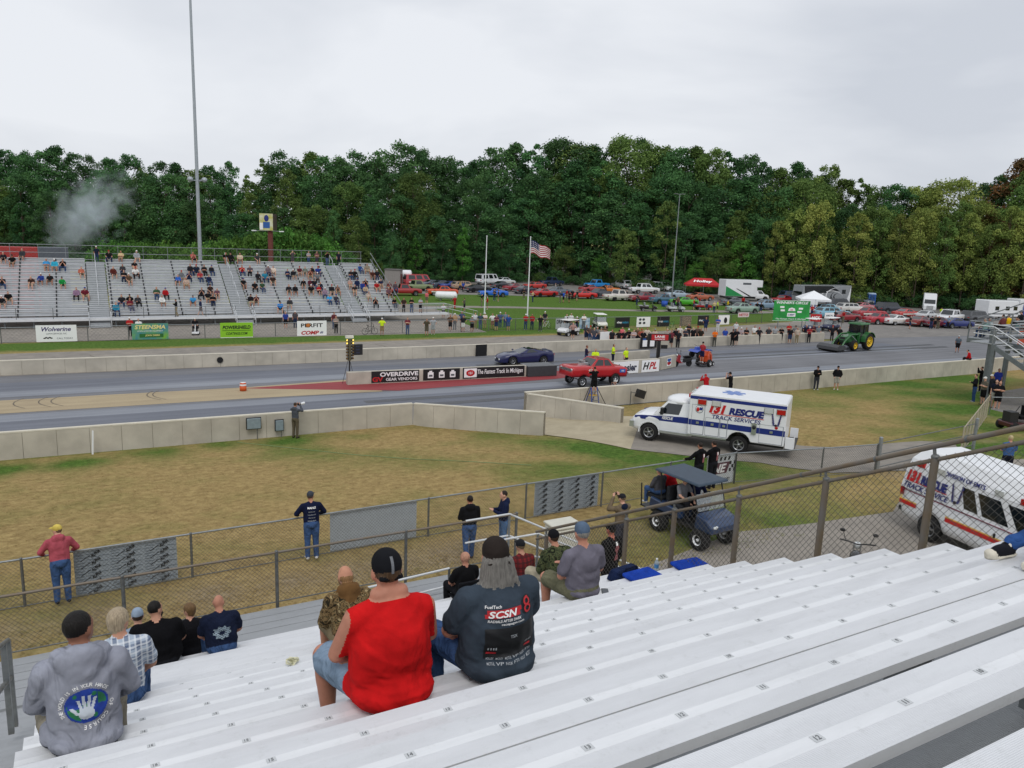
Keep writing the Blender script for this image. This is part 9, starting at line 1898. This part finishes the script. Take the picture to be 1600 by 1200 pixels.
q = G(958, 893, rowZ(11)); bg_ = thing('bag', 'navy soft bag on the seats next to the blue cushion', 'bag', (q.x, rowY(11)+.02, rowZ(11)), .15); b = MB(); b.box((0, 0, .09), (.5, .24, .17), fabric('bag_navy', '1c2848', .9, 9), top=(.85, .6)); b.build('body', bg_, bevel=.03); b = MB(); b.path([V(-.15, -.1, .12), V(-.1, -.13, .22), V(.1, -.13, .22), V(.15, -.1, .12)], .01, cloth('141a30')); b.build('strap', bg_); b = MB(); b.box((.02, -.11, .1), (.1, .012, .04), WP, rot=Matrix.Rotation(.35, 3, 'X')); b.build('emblem', bg_)
BOT = mat('bottle_plastic', 'b8c8d4', rough=.08, alpha=.55, var=.03); BLB = mat('bottle_label', '3f7fb8', rough=.4)
for X_, k, lab in ((G(1019, 890, rowZ(11)).x, 11, 'clear water bottle with white cap on the seat near the bag'), (G(851, 913, rowZ(12)).x, 12, 'blue-labelled water bottle beside the camouflage man')):
    r_ = thing('water_bottle', lab, 'bottle', (X_, rowY(k), rowZ(k))); b = MB(); b.lathe([(0, .0), (.032, .002), (.034, .06), (.031, .08), (.034, .14), (.03, .165), (.013, .19), (.013, .2)], BOT, n=14); b.build('bottle', r_); b = MB(); b.lathe([(.0345, .07), (.0345, .13)], BLB, n=14); b.build('label', r_); b = MB(); b.lathe([(.0155, .198), (.0155, .215), (0, .216)], WHITE, n=12); b.build('cap', r_)
q = G(455, 1034, rowZ(9)); r_ = thing('crumpled_wrapper', 'crumpled clear and yellow wrapper on the empty seats', 'litter', (q.x, rowY(9)+.02, rowZ(9))); b = MB(); rr = random.Random(2); vs = [(rr.uniform(-.07, .07), rr.uniform(-.05, .05), rr.uniform(.004, .07)) for _ in range(24)]; b.add(vs, [tuple(rr.sample(range(24), 3)) for _ in range(26)], mat('wrapper', 'd6d4b0', rough=.2, var=.3, scale=30, alpha=.8)); b.build('wrapper', r_)
q = Vector((8.1, 14.1, 1.7)); q = G(877, 880, 1.7); r_ = thing('bin', 'tall off-white bin beyond the walkway fence', 'bin', (q.x, q.y, 1.7)); b = MB(); b.bx(-.4, .4, -.3, .3, 0, 1.05, mat('bin_white', 'c9c7ba', var=.06)); b.build('body', r_, bevel=.06); b = MB(); b.bx(-.42, .42, -.32, .32, 1.05, 1.12, mat('bin_white', 'c9c7ba')); b.build('lid', r_, bevel=.03)
# ------------------------------------------------------------------ tyre smoke drifting behind the far stand
b = MB(); b.ell((0, 0, 0), (1, 1, 1), None, n=24); sme = b.mesh('tyre_smoke'); sm_ = bpy.data.materials.new('smoke'); sm_.use_nodes = True; t = sm_.node_tree; t.nodes.clear(); oo = t.nodes.new('ShaderNodeOutputMaterial'); pv = t.nodes.new('ShaderNodeVolumePrincipled'); pv.inputs['Color'].default_value = (.84, .92, 1, 1); pv.inputs['Anisotropy'].default_value = 0
co = t.nodes.new('ShaderNodeTexCoord'); ln = t.nodes.new('ShaderNodeVectorMath'); ln.operation = 'LENGTH'; t.links.new(co.outputs['Object'], ln.inputs[0]); fo_ = t.nodes.new('ShaderNodeMapRange'); fo_.inputs[1].default_value = .3; fo_.inputs[2].default_value = .85; fo_.inputs[3].default_value = 1; fo_.inputs[4].default_value = 0; wob = t.nodes.new('ShaderNodeMath'); wob.operation = 'MULTIPLY_ADD'; wob.inputs[1].default_value = 2.4; ad_ = t.nodes.new('ShaderNodeMath'); ad_.operation = 'SUBTRACT'; ad_.inputs[1].default_value = 1.1; t.links.new(ln.outputs['Value'], wob.inputs[2]); t.links.new(wob.outputs[0], ad_.inputs[0]); t.links.new(ad_.outputs[0], fo_.inputs[0])
gp_ = t.nodes.new('ShaderNodeNewGeometry'); n_ = t.nodes.new('ShaderNodeTexNoise'); n_.inputs['Scale'].default_value = .42; n_.inputs['Detail'].default_value = 4; n_.inputs['Distortion'].default_value = .8; t.links.new(gp_.outputs['Position'], n_.inputs['Vector']); nm = t.nodes.new('ShaderNodeMapRange'); nm.inputs[1].default_value = .2; nm.inputs[2].default_value = .8; t.links.new(n_.outputs[0], nm.inputs[0]); t.links.new(n_.outputs[0], wob.inputs[0])
mu = t.nodes.new('ShaderNodeMath'); mu.operation = 'MULTIPLY'; t.links.new(fo_.outputs[0], mu.inputs[0]); t.links.new(nm.outputs[0], mu.inputs[1]); m2 = t.nodes.new('ShaderNodeMath'); m2.operation = 'MULTIPLY'; m2.inputs[1].default_value = .5; t.links.new(mu.outputs[0], m2.inputs[0]); t.links.new(m2.outputs[0], pv.inputs['Density']); t.links.new(pv.outputs[0], oo.inputs['Volume'])
sme.materials.clear(); sme.materials.append(sm_); c = GY(140, 335, 120); so_ = obj('tyre_smoke', sme, None, c); a0, a1 = GY(90, 385, 120), GY(195, 290, 120); dd = a1-a0; so_.scale = (dd.length*.75, 4, 5); so_.rotation_euler = (0, -math.atan2(dd.z, dd.x), 0); so_['kind'] = 'stuff'; so_['label'] = 'pale tyre smoke drifting before the trees at left'
bpy.data.scenes.remove(TMPS)
